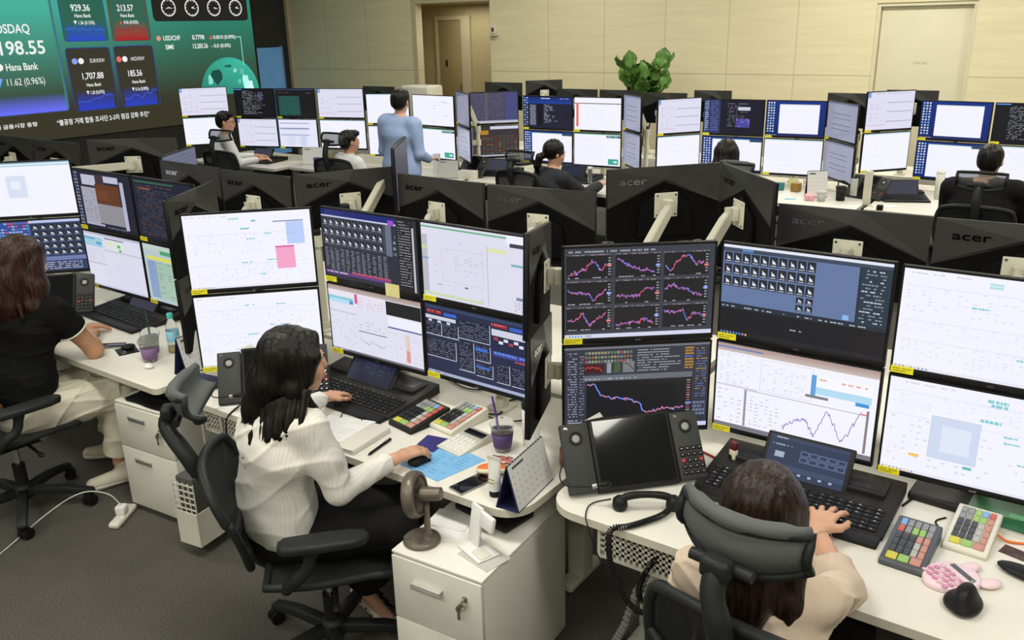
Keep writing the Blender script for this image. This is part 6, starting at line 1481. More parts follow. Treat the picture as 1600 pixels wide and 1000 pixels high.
make_calendar('navy desk calendar at the right end of the left desk, beside the drinks', (-3.535, 2.29, DA), R(8), L=.20, hgt=.19)
b = MB(); b.box(-.12, -.055, 0, .12, .055, .012, 'navy_card', .002); tag(b.build('folder', loc=(-3.36, 2.205, DA), rot=(0, 0, R(8))), 'flat navy folder on the middle desk behind the grey headrest', 'folder')
b = MB(); b.box(-.06, -.035, 0, .06, .035, .006, 'paper', .001); tag(b.build('paper_stack', loc=(-3.03, 2.10, DA), rot=(0, 0, R(40))), 'small stack of white papers in front of the middle dealer phone', 'papers')
def make_phone(label, loc, rz, m='chrome', group='smartphones on the desks', name='smartphone'):
    t = thing(name, label, 'smartphone', loc, rz, group)
    b = MB(); b.box(-.036, -.074, 0, .036, .074, .008, 'handle_metal', .0035); b.build('case', t); b = MB(); b.box(-.034, -.072, .008, .034, .072, .0086, 'glass_dark', .0002); b.build('screen', t); return t
make_phone('black smartphone near the calendar on the middle desk', (-1.715, 2.125, DA), R(-12))
make_phone('smartphone under the bent arm on the left desk', (-4.20, 2.235, DA), R(-50))
t = thing('pouch', 'orange pouch with a cream handle behind the white tube', 'pouch', (-1.70, 2.235, DA), R(30))
b = MB(); b.sphere((0, 0, .018), (.058, .030, .018), 'orange_rubber'); b.build('pouch_body', t)
b = MB(); b.tube([(-.05, -.02, .02), (-.035, -.045, .03), (.02, -.045, .032), (.05, -.02, .022)], .0085, 'cream', 10, smoothing=2); b.build('strap', t)
b = MB(); b.grid(6, 4, lambda u, v: Vector(((u - .5) * .08, (v - .5) * .045, .006 + .010 * abs(math.sin(u * 9 + v * 4)))), mat('foil_wrapper', (.60, .22, .18), .3, .3, vary=.5, scale=60), True, .002); tag(b.build('snack_wrapper', loc=(-1.72, 2.32, DA), rot=(0, 0, R(20))), 'crumpled red and silver wrapper behind the orange pouch', 'wrapper')
t = thing('sauce_bottle', 'amber glass jar lying behind the edge-on screens', 'jar', (-1.50, 2.44, DA), R(60))
b = MB(); b.lathe([(.001, 0), (.030, 0), (.034, .006), (.036, .05), (.030, .075), (.018, .085)], 'amber_glass', 22); b.build('jar_body', t)
b = MB(); b.lathe([(.020, .080), (.021, .098), (.001, .100)], 'cream', 18); b.build('lid', t)
# cables on desks
def cable(label, pts, r=.003, m='cable_black', name='cable', group=None):
    c = V3(pts[0]); b = MB(); b.tube([Vector(V3(p) - c) for p in pts], r, m, 8, smoothing=3); o = b.build(name, loc=tuple(c)); tag(o, label, 'cable', group); return o
cable('black cable looping between the white keypad and the screens, middle desk', [(-2.12, 2.60, .738), (-2.02, 2.62, .735), (-1.95, 2.66, .735), (-2.05, 2.74, .735), (-1.98, 2.84, .735), (-1.9, 2.9, .736)], .0038)
cable('black cable running from the dark keypad to the back, middle desk', [(-2.16, 2.54, .736), (-2.12, 2.62, .735), (-2.0, 2.60, .735), (-1.86, 2.62, .735), (-1.82, 2.76, .735), (-1.88, 2.9, .736)], .003)
cable('tangled black cable below the blue boxed screen', [(-2.4, 2.84, .735), (-2.25, 2.78, .735), (-2.15, 2.84, .735), (-2.3, 2.88, .737), (-2.1, 2.9, .736)], .003)
cable('black cable from the slate keypad to the back of the right desk', [(-.29, 2.61, .765), (-.27, 2.66, .763), (-.30, 2.70, .763), (-.27, 2.74, .764)], .003)
cable('black cable behind the right trading keyboard', [(-.40, 2.74, .765), (-.36, 2.90, .763), (-.30, 2.95, .763), (-.15, 3.0, .763)], .004)
cable('orange and black cable beside the white keypad, right desk', [(-.12, 2.70, .775), (-.09, 2.69, .764), (-.03, 2.72, .764), (.1, 2.68, .764)], .004, 'orange_rubber')
cable('red cable behind the right dealer phone', [(-1.10, 2.74, .765), (-1.03, 2.72, .764), (-.96, 2.66, .764), (-.94, 2.68, .764)], .0045, 'cable_red')
cable('tangle of reddish cables behind the left trading keyboard', [(-4.9, 2.80, .735), (-4.75, 2.85, .737), (-4.6, 2.82, .736), (-4.4, 2.88, .738), (-4.25, 2.84, .736)], .005, 'cable_red')
cable('black cable hanging from the middle dealer phone to the floor', [(-3.0, 2.16, .735), (-2.95, 2.03, .738), (-2.95, 2.0, .70), (-2.96, 2.02, .4), (-2.9, 2.1, .04)], .004)
# ---------------------------------------------------------------- on the right desk
t = thing('phone_handset', 'black telephone handset lying before the right dealer phone', 'handset', (-1.095, 2.275, DC), R(33))
b = MB(); b.tube([(-.085, 0, .035), (-.06, 0, .050), (0, 0, .056), (.06, 0, .050), (.085, 0, .035)], [.015, .013, .012, .013, .015], 'black_plastic', 14, smoothing=2)
for sd in (-1, 1): b.T = Matrix.Translation((sd * .088, 0, .0)); b.lathe([(.001, .002), (.022, .002), (.026, .012), (.024, .036), (.014, .046), (.001, .048)], 'black_plastic', 22)
b.build('grip', t)
b = MB(); b.T = Matrix.Identity(4)
P = [(.088, -.01, .022), (.05, -.06, .016), (.0, -.09, .014), (-.08, -.13, .012)]
# coiled cord over the desk edge and down
Q = [Vector(p) for p in P]
inv = Matrix.Rotation(-R(33), 4, 'Z') @ Matrix.Translation((1.095, -2.275, -DC))
Q += [inv @ Vector(p) for p in ((-1.13, 2.10, .772), (-1.135, 2.085, .74), (-1.12, 2.08, .62), (-1.06, 2.10, .50), (-1.02, 2.14, .46), (-1.03, 2.2, .45), (-1.08, 2.18, .48), (-1.05, 2.2, .60), (-1.0, 2.3, .66))]
for _ in range(3):
    N = [Q[0]]
    for a, c in zip(Q, Q[1:]): N += [a * .75 + c * .25, a * .25 + c * .75]
    Q = N + [Q[-1]]
L = [0]
for a, c in zip(Q, Q[1:]): L.append(L[-1] + (c - a).length)
co = []; tot = L[-1]; turns = tot / .0075; n = int(turns * 7); px_ = None; j = 0
for i in range(n + 1):
    s_ = tot * i / n
    while j < len(L) - 2 and L[j + 1] < s_: j += 1
    f = (s_ - L[j]) / max(1e-6, L[j + 1] - L[j]); p = Q[j].lerp(Q[j + 1], f); tt = (Q[j + 1] - Q[j]).normalized()
    x = tt.orthogonal().normalized() if px_ is None else (px_ - tt * px_.dot(tt)).normalized(); px_ = x; y = tt.cross(x); a = 2 * PI * turns * i / n
    co.append(p + (x * math.cos(a) + y * math.sin(a)) * .0085)
b.tube(co, .0026, 'cable_black', 5); b.build('coiled_cord', t)
cable('thin black cord looping over the front edge of the right desk', [(-1.22, 2.26, .765), (-1.27, 2.2, .764), (-1.24, 2.12, .768), (-1.22, 2.10, .75), (-1.17, 2.1, .62), (-1.1, 2.12, .56)], .0022)
t = thing('dropper_bottle', 'small cream bottle with maroon top between dealer phone and brown hair', 'bottle', (-.965, 2.70, DC), R(-20))
b = MB(); b.box(-.014, -.010, 0, .014, .010, .07, 'cream', .004); b.build('bottle_body', t); b = MB(); b.box(-.013, -.010, .07, .013, .010, .10, 'maroon', .003); b.build('cap', t)
b = MB(); b.box(-.09, -.075, 0, .09, .075, .028, 'console_black', .008); tag(b.build('dock_box', loc=(-.305, 2.87, DC), rot=(0, 0, R(-4))), 'flat black box below the white spreadsheet, right desk', 'box')
t = thing('binder', 'large dark green folder with a paler green stripe, right frame edge', 'folder', (.02, 2.86, DC), R(-6))
b = MB(); b.box(-.24, -.13, 0, .24, .14, .022, 'paper', .002); b.build('pages', t); b = MB(); b.box(-.245, -.135, .022, .245, .145, .026, 'dark_green', .001); b.box(-.245, .14, 0, .245, .146, .026, 'dark_green'); b.build('cover', t)
b = MB(); b.box(-.12, -.06, .026, .10, -.035, .0265, mat('mid_green', (.03, .22, .08), .4, vary=.1, scale=20)); b.build('stripe', t)
b = MB(); b.box(-.043, -.027, 0, .043, .027, .001, mat('photo_card', (.06, .03, .02), .3, vary=.9, scale=45)); tag(b.build('picture_card', loc=(-.06, 2.645, DC), rot=(0, 0, R(-15))), 'dark picture card with orange glints at the right frame edge', 'card')
b = MB(); b.sphere((0, 0, .014), (.075, .032, .014), 'black_plastic'); tag(b.build('wrist_rest', loc=(-.03, 2.53, DC), rot=(0, 0, R(-14))), 'black oval wrist rest at the right frame edge', 'wrist rest')
t = thing('pink_calculator', 'pink rounded calculator with pink keys, right desk', 'calculator', (-.20, 2.395, DC), R(-42))
b = MB(); pts = []
for k in range(36):
    a = 2 * PI * k / 36; rx, ry = .066 + .006 * math.sin(a), .082; pts.append((rx * math.cos(a) * (1 + .05 * math.cos(2 * a)), ry * math.sin(a)))
b.prism(pts, 0, .020, 'pink', .006, smooth=True)
for sd in (-1, 1): b.sphere((.040 * sd + .012, .088, .011), (.020, .034, .011), 'pink')
b.build('case', t)
b = MB(); b.box(-.044, .030, .020, .044, .046, .0225, 'slate_case', .001); b.build('display', t)
for j in range(4):
    for i in range(5): b = MB(); b.box(-.050 + i * .0205, -.060 + j * .0195, .0195, -.034 + i * .0205, -.046 + j * .0195, .0245, key_mat('m') if (i + j) % 3 else key_mat('p'), .003, 1); b.build('key', t)
t = thing('vertical_mouse', 'black sculpted mouse at the front edge of the right desk', 'mouse', (-.145, 2.285, DC), R(-8))
q = Body(); q.ell((0, 0, .016), (.040, .058, .018), .01); q.ell((-.004, 0, .040), (.026, .046, .034), .03); q.ell((-.034, -.005, .018), (.020, .034, .014), .02); q.cut((0, 0, .001), (0, 0, -1))
link_surface('mouse_body', q.bake(.003), 'black_plastic', t, V3(0, 0, 0)); t.children[0].location = (0, 0, 0)
b = MB(); b.box(-.004, .02, .066, .004, .035, .073, 'handle_metal', .002); b.build('scroll_wheel', t)
# ---------------------------------------------------------------- cabinet top: fan, charger, papers
t = thing('desk_fan', 'small taupe table fan on the front cabinet', 'fan', (-1.765, 1.905, .60), R(0))
b = MB(); b.lathe([(.001, 0), (.062, 0), (.066, .004), (.065, .012), (.055, .020), (.012, .024), (.001, .024)], 'fan_brown', 32); b.build('base', t)
b = MB(); b.cyl((-.035, -.035, .018), (-.035, -.035, .024), .013, 'fan_brown', 16); b.build('button', t)
b = MB(); b.cyl((.02, .01, .02), (.02, .01, .15), .0115, 'fan_brown', 16); b.cyl((.02, .01, .02), (.02, .01, .032), .016, 'chrome', 16); b.build('stem', t)
hd = thing_part('fan_head', t, (.015, .008, .185), (0, R(-8), R(22)))
b = MB(); b.cyl((-.012, 0, 0), (.062, 0, 0), .026, 'fan_brown', 24, .022); b.build('motor_housing', hd)
b = MB(); b.lathe([(.066, -.058), (.076, -.054), (.081, -.044), (.081, -.024), (.076, -.013), (.066, -.010), (.064, -.014), (.072, -.020), (.074, -.034), (.072, -.048), (.066, -.054), (.066, -.058)], 'fan_brown', 40, axis='x')
for k in range(44):
    a = 2 * PI * k / 44; ca, sa = math.cos(a), math.sin(a)
    b.tube([(-.010, .026 * ca, .026 * sa), (-.012, .055 * ca, .055 * sa), (-.024, .076 * ca, .076 * sa), (-.048, .074 * ca, .074 * sa), (-.056, .050 * ca, .050 * sa), (-.058, .014 * ca, .014 * sa)], .0016, 'fan_brown', 4)
b.cyl((-.062, 0, 0), (-.056, 0, 0), .016, 'fan_brown', 20); b.build('grille', hd)
b = MB()
for k in range(5):
    a = 2 * PI * k / 5; b.grid(3, 4, lambda u, v: Vector((-.038 + .014 * (u - .5), math.cos(a + (u - .5) * .9) * (.012 + .05 * v), math.sin(a + (u - .5) * .9) * (.012 + .05 * v))), 'console_black', True, .0015)
b.build('blades', hd)
t = thing('wireless_charger', 'white folding wireless charging stand on the front cabinet', 'charger', (-1.555, 1.965, .60), R(-20))
b = MB(); b.box(-.07, -.05, .0035, .06, .04, .010, 'paper', .003); b.box(-.005, -.035, .010, .055, .01, .014, 'white_plastic', .004); b.build('base_plate', t)
b = MB(); b.T = Matrix.Translation((-.045, .0, .008)) @ Matrix.Rotation(R(-10), 4, 'X'); b.box(-.032, -.006, 0, .032, .006, .145, 'paper', .005); b.build('upright_pad', t)
b = MB(); b.T = Matrix.Translation((-.045, .0, .008)) @ Matrix.Rotation(R(-10), 4, 'X'); b.box(.030, -.012, .085, .105, .006, .140, 'paper', .006); b.build('watch_pad', t)
for i, (x, y, z, rz, m_, lab) in enumerate([(-1.70, 2.02, .600, 30, 'paper', 'white papers spread on the front cabinet behind the fan'), (-1.76, 2.06, .6026, 12, 'paper', 'crumpled white sheet on top of the papers on the front cabinet'), (-1.53, 1.95, .600, -12, 'paper_grey', 'grey card under the white charging stand')]):
    b = MB(); b.box(-.075, -.055, 0, .075, .055, .0022, m_); tag(b.build('paper_sheet', loc=(x, y, z), rot=(0, 0, R(rz))), lab, 'papers')
b = MB(); b.box(-.13, -.075, 0, .13, .075, .022, 'black_plastic', .006); tag(b.build('laptop', loc=(-1.66, 2.185, .603), rot=(0, 0, R(-8))), 'closed black laptop lying under the middle desk edge', 'laptop')
# ---------------------------------------------------------------- under the right desk
t = thing('cable_spine', 'grey segmented cable spine leaning from the right desk to the floor', 'cable guide', (-1.28, 2.46, 0), R(0))
b = MB(); P = [(-.02, 0, .0), (.03, 0, .12), (.08, 0, .30), (.14, .01, .46), (.21, .03, .58), (.27, .05, .66)]
Pn = [Vector(p) for p in P]
for i in range(34):
    s_ = i / 33 * 5; k = min(4, int(s_)); p = Pn[k].lerp(Pn[k + 1], s_ - k); d = (Pn[k + 1] - Pn[k]).normalized()
    b.T = Matrix.Translation(p) @ d.to_track_quat('Z', 'Y').to_matrix().to_4x4()
    for sd in (-1, 1): b.box(.004 * sd + (.0 if sd > 0 else -.030), -.014, -.006, .004 * sd + (.030 if sd > 0 else 0), .014, .006, 'spine_grey', .002, 1)
b.T = Matrix.Identity(4); b.tube(P, .006, 'cable_black', 6, smoothing=2); b.build('segments', t)
b = MB(); b.box(-.01, 0, .0, .16, .26, .44, 'brown_board', .003); tag(b.build('cardboard_box', loc=(-1.06, 2.44, 0), rot=(0, 0, R(6))), 'brown box standing on the floor under the right desk', 'box')
b = MB(); b.box(-.14, -.1, 0, .06, .2, .36, 'dark_panel', .005)
for k in range(8): b.box(-.12, -.104, .04 + k * .035, .04, -.1, .055 + k * .035, 'black_plastic')
tag(b.build('computer', loc=(-.62, 2.72, .0), rot=(0, 0, R(4))), 'dark computer case on the floor below the right desk', 'computer')
cable('bundle of dark cables hanging under the right desk', [(-1.15, 2.62, .70), (-1.14, 2.6, .5), (-1.18, 2.66, .3), (-1.12, 2.6, .12), (-1.05, 2.7, .02)], .012, name='cable_bundle')
cable('dark cables drooping below the right desk tray', [(-.95, 2.42, .60), (-.90, 2.40, .50), (-.85, 2.45, .44), (-.75, 2.5, .5), (-.7, 2.6, .62)], .010, name='cable_bundle')
t = thing('power_strip', 'short white power strip on the carpet beside the left cabinet', 'power strip', (-3.775, 1.915, 0), R(-58))
b = MB(); b.box(-.10, -.028, 0, .10, .028, .032, 'cable_white', .012); b.build('strip_body', t)
for x in (-.06, .06): b = MB(); b.lathe([(.016, .0325), (.018, .0325), (.018, .030)], 'paper_grey', 18); b.build('socket', t, loc=(x, 0, 0))
t = thing('charger_plug', 'square white charger plugged into the power strip', 'charger', (-3.775, 1.915, .0325), R(-58))
b = MB(); b.box(-.024, -.024, 0, .024, .024, .045, 'paper', .006); b.build('plug_body', t)
cable('thin white cable arching over the carpet at left', [(-3.775, 1.915, .08), (-3.80, 1.88, .16), (-3.92, 1.80, .17), (-4.05, 1.66, .05), (-4.02, 1.50, .004), (-3.95, 1.36, .004), (-3.95, 1.2, .004)], .0028, 'cable_white')
cable('white cable hanging below the middle desk', [(-3.06, 2.2, .70), (-3.05, 2.22, .4), (-3.14, 2.2, .1), (-3.2, 2.3, .01)], .003, 'cable_white')
# left desk
t = thing('black_notepad', 'small black pad with a mouse-shaped gadget, left desk', 'gadget', (-4.06, 2.245, DA), R(-20))
b = MB(); b.box(-.055, -.05, 0, .055, .05, .004, 'black_plastic', .001); b.build('pad', t)
b = MB(); b.sphere((-.01, .01, .018), (.026, .036, .016), 'black_plastic'); b.build('gadget_body', t)
b = MB(); b.torus((.03, -.02, .006), .014, .002, 'chrome', 18, 6); b.build('ring', t)
# ---------------------------------------------------------------- small things on the far desks
far_g = 'small things on the far desks'
def bx(name, label, cat, loc, sx, sy, sz, m, rz=0, bev=.004):
    b = MB(); b.box(-sx / 2, -sy / 2, 0, sx / 2, sy / 2, sz, m, bev); return tag(b.build(name, loc=loc, rot=(0, 0, R(rz))), label, cat)
make_console('black trading keyboard in front of the glasses wearer', (-8.95, 7.13, DA), R(10))
make_console('black trading keyboard right of the turned violet screens', (-5.72, 7.72, DA), R(14))
make_console('black trading keyboard in front of the ponytail', (-4.75, 7.78, DA), R(4), kind='phone_dim')
make_console('black trading keyboard behind the scattered papers, far right desk', (-1.58, 8.32, DA), R(24), w=.40)
make_turret('tilted black dealer phone on the far desk beside the leaning papers', (-1.86, 8.16, DA), R(-18), w=.36, tilt=44, mic=False)
make_turret('black dealer phone on the far desk left of the ponytail', (-5.80, 7.45, DA), R(-6), w=.36, tilt=50, mic=False)
make_calendar('white desk calendar beside the purple tumbler, far desk', (-8.13, 7.28, DA), R(-62), L=.26, hgt=.20, card='paper_grey')
make_calendar('grey desk calendar right of the blue shirt, far desk', (-5.98, 7.26, DA), R(-70), L=.24, hgt=.19, page='paper_grey')
make_calendar('white paper tent leaning below the turned screens, far right', (-2.26, 8.02, DA), R(-60), L=.18, hgt=.24)
def tumbler(label, loc, m, h=.12, r=.035, lid=None):
    t = thing('tumbler', label, 'cup', loc); b = MB(); b.lathe([(.001, 0), (r * .85, 0), (r, h), (.001, h)], m, 20); b.build('body', t); b = MB(); b.lathe([(r * 1.04, h - .01), (r * 1.04, h + .008), (.001, h + .012)], lid or m, 20); b.build('lid', t)
tumbler('small purple tumbler by the white calendar, far desk', (-7.93, 7.14, DA), mat('violet_cup', (.20, .08, .42), .4, vary=.05, scale=20), .10)
tumbler('black tumbler among the papers on the far right desk', (-2.02, 7.95, DA), 'black_plastic', .12, .045)
tumbler('tall white tumbler left of the person in black, far desk', (-1.30, 8.42, DA), 'white_plastic', .24, .038)
tumbler('clear bottle with pale cap right of the ponytail, far desk', (-4.42, 7.62, DA), 'clear_plastic', .17, .025, 'paper')
tumbler('grey cup beside the pink papers, far right desk', (-2.16, 7.85, DA), 'paper_grey', .08, .04)
bx('tissue_box', 'tall pale box standing right of the blue shirt', 'box', (-6.28, 7.42, DA), .07, .06, .22, 'paper', 15)
bx('storage_box', 'pale storage box behind the leaning grey calendar', 'box', (-5.75, 7.30, DA), .20, .10, .09, 'white_plastic', 10)
bx('note_block', 'yellow note block under the bright screens, far desk', 'note', (-6.15, 7.15, DA), .10, .07, .02, 'pale_note', 20)
bx('tote_box', 'grey fabric box hanging at the desk end left of the purple tumbler', 'box', (-7.78, 7.22, DA), .05, .16, .17, 'brown_board', 20)
b = MB(); b.cyl((-1.86 + 1.86, 0, 0), (0, 0, .80), .05, 'arm_white', 4); 
bx('desk_divider', 'cream post between the two far right desks', 'post', (-1.785, 7.90, .72), .06, .05, .30, 'arm_white', 0, .006)
bx('sticky_note', 'yellow sticky note hanging below the white screen, far row', 'note', (-2.60, 8.42, .74), .085, .01, .075, 'pale_note', 4, .001)
bx('sticky_note', 'smaller pale sticky note right of the yellow one, far row', 'note', (-2.47, 8.42, .76), .06, .01, .05, 'cream', 4, .001)
bx('snack_box', 'teal box in the clutter below the white screen, far row', 'box', (-2.66, 8.20, DA), .09, .06, .07, mat('teal_box', (.04, .20, .24), .5, vary=.1, scale=20), 12)
bx('snack_box', 'orange brown box in the clutter below the white screen', 'box', (-2.50, 8.20, DA), .08, .07, .08, mat('ochre_box', (.35, .20, .04), .5, vary=.2, scale=20), -10)
bx('snack_box', 'dark round tin in the clutter at the far desk', 'box', (-2.84, 8.18, DA), .10, .08, .09, 'console_grey', 20, .03)
bx('tissue_pack', 'white crumpled tissue pack at the left of the far clutter', 'tissue', (-2.96, 7.98, DA), .12, .07, .05, 'paper', 30, .02)
bx('coin_purse', 'salmon pink purse on the far desk, leftmost in the clutter', 'purse', (-2.78, 7.76, DA), .10, .09, .07, mat('salmon', (.50, .20, .12), .6, vary=.1, scale=20), 10, .02)
bx('blue_card', 'light blue card on the far desk below the teal box', 'card', (-2.42, 7.80, DA), .10, .06, .004, 'bottle_label', 25, .001)
bx('pink_sheet', 'pink patterned sheet beside the grey cup, far desk', 'papers', (-2.26, 7.84, DA), .08, .10, .05, mat('pale_pink', (.75, .40, .45), .6, vary=.2, scale=30), 20, .004)
bx('white_sheet', 'loose white sheets on the far desk before the tilted phone', 'papers', (-1.62, 7.85, DA), .20, .10, .006, 'paper', 25, .001)
bx('paper_tag', 'white tag leaning on the tilted dealer phone, far desk', 'papers', (-1.93, 8.02, DA + .04), .06, .02, .15, 'paper_grey', -20, .002)
bx('adapter', 'small black adapter at the front edge of the far right desk', 'adapter', (-1.62, 7.68, DA), .05, .04, .045, 'black_plastic', 0, .006)
bx('phone_case', 'small black phone on the far desk in front of the ponytail', 'smartphone', (-4.25, 7.42, DA), .14, .07, .012, 'black_plastic', 15, .003)
bx('green_leaflet', 'green leaflet beyond the hands of the glasses wearer', 'leaflet', (-9.35, 7.40, DA), .26, .12, .01, mat('leaf_green', (.02, .30, .20), .5, vary=.1, scale=20), 15, .002)
bx('open_notes', 'cream paper with a dark shape on the keyboard, far left desk', 'papers', (-8.72, 7.28, DA + .06), .20, .07, .012, 'cream', 10, .002)
cable('dark headset cable looping on the far desk left of the tilted phone', [(-2.08, 8.2, .76), (-2.1, 8.1, .85), (-2.05, 8.05, .9), (-1.98, 8.1, .85), (-2.0, 8.2, .78)], .006)
bx('printer', 'white printer top behind the standing head, rear counter', 'printer', (-8.55, 9.85, .73), .52, .35, .76, 'white_plastic', 0, .03)
# ---------------------------------------------------------------- plant
t = thing('potted_fig', 'fiddle leaf plant against the cream wall behind the far screens', 'plant', (-5.38, 10.6, 0))
b = MB(); b.lathe([(.001, 0), (.15, 0), (.20, .36), (.205, .38), (.18, .38), (.175, .34), (.001, .34)], 'pot', 28); b.build('pot', t)
b = MB(); b.lathe([(.001, .345), (.176, .345)], 'soil', 24); b.build('soil', t)
rr = random.Random(12); b = MB(); tips = []
for k in range(5):
    a = 2 * PI * k / 5; top = Vector((.16 * math.cos(a) + (.12 if k == 0 else 0), .12 * math.sin(a), 1.52 + .08 * rr.random() + (.16 if k in (0, 3) else 0))); P = [Vector((.03 * math.cos(a), .03 * math.sin(a), .34)), Vector((top.x * .5, top.y * .5, 1.0)), top]
    b.tube(P, [.014, .010, .006], 'stem', 8, smoothing=2); tips.append(P)
b.build('stem', t)
def leaf_mesh(base, d, L, wd, roll, name='leaf'):
    d = d.normalized(); sd = d.cross(Vector((0, 0, 1)))
    if sd.length < .1: sd = Vector((1, 0, 0))
    sd.normalize(); sd = Matrix.Rotation(roll, 3, d) @ sd; nm = d.cross(sd)
    b = MB()
    def f(u, v):
        x = (u - .5) * 2; w_ = wd * math.sin(min(1, v * 1.02) ** .75 * PI) ** .7 * (.62 + .5 * v) * (1 - .22 * math.exp(-((v - .42) / .12) ** 2))
        return base + d * (L * v) + sd * (x * w_ * .5) + nm * (-.22 * L * (v - .35) ** 2 + .10 * wd * abs(x) + .012 * math.sin(v * 16) * abs(x))
    b.grid(6, 9, f, 'leaf', True, .0015); return b.build(name, t)
for P in tips:
    for j in range(11):
        f = .55 + .45 * min(1, j / 9); base = P[1].lerp(P[2], max(0, (f - .5) * 2)); a = rr.uniform(0, 2 * PI); el = rr.uniform(.35, 1.15) if j < 10 else 1.25
        leaf_mesh(base, Vector((math.cos(a) * math.cos(el), math.sin(a) * math.cos(el), math.sin(el))), rr.uniform(.24, .32), rr.uniform(.24, .30), rr.uniform(-.8, .8))

# ---------------------------------------------------------------- people
def new_person(label, base): return thing('person', label, 'person', tuple(base))
def torso(b, pel, neck, sL, sR, f, w=1.0, k=.05, grow=0):
    """trunk from hips to neck; f is the facing direction"""
    pel, neck, sL, sR = V3(pel), V3(neck), V3(sL), V3(sR); f = unit(f); u = unit(neck - pel); s = unit(np.cross(f, u)); g = grow
    L = np.linalg.norm(neck - pel); at = lambda q, fw_=0: pel + u * L * q + f * fw_
    b.cone(at(.0), at(.14), .118 * w + g, .112 * w + g, .04, sq=(s, 1.48)); b.cone(at(.14), at(.40), .108 * w + g, .092 * w + g, .05, sq=(s, 1.42)); b.cone(at(.40), at(.72, .005), .092 * w + g, .105 * w + g, .05, sq=(s, 1.42))
    b.cone(at(.72, .005), at(.88, .0), .105 * w + g, .070 * w + g, .05, sq=(s, 1.5)); b.cone((sL * .82 + neck * .18), (sR * .82 + neck * .18), .052 * w + g, .052 * w + g, .05)
    return at, s, u
def hair_cap(b, at, A, big=1.0, z=1.0):
    b.ell(at(0, -.020, .030), V3(.088, .104, .100) * z * big, .02, rot=A)
def face_cut(b, at, A, z=1.0):
    b.ell(at(0, .085, -.045), V3(.058, .062, .098) * z, .01, '-', rot=A)

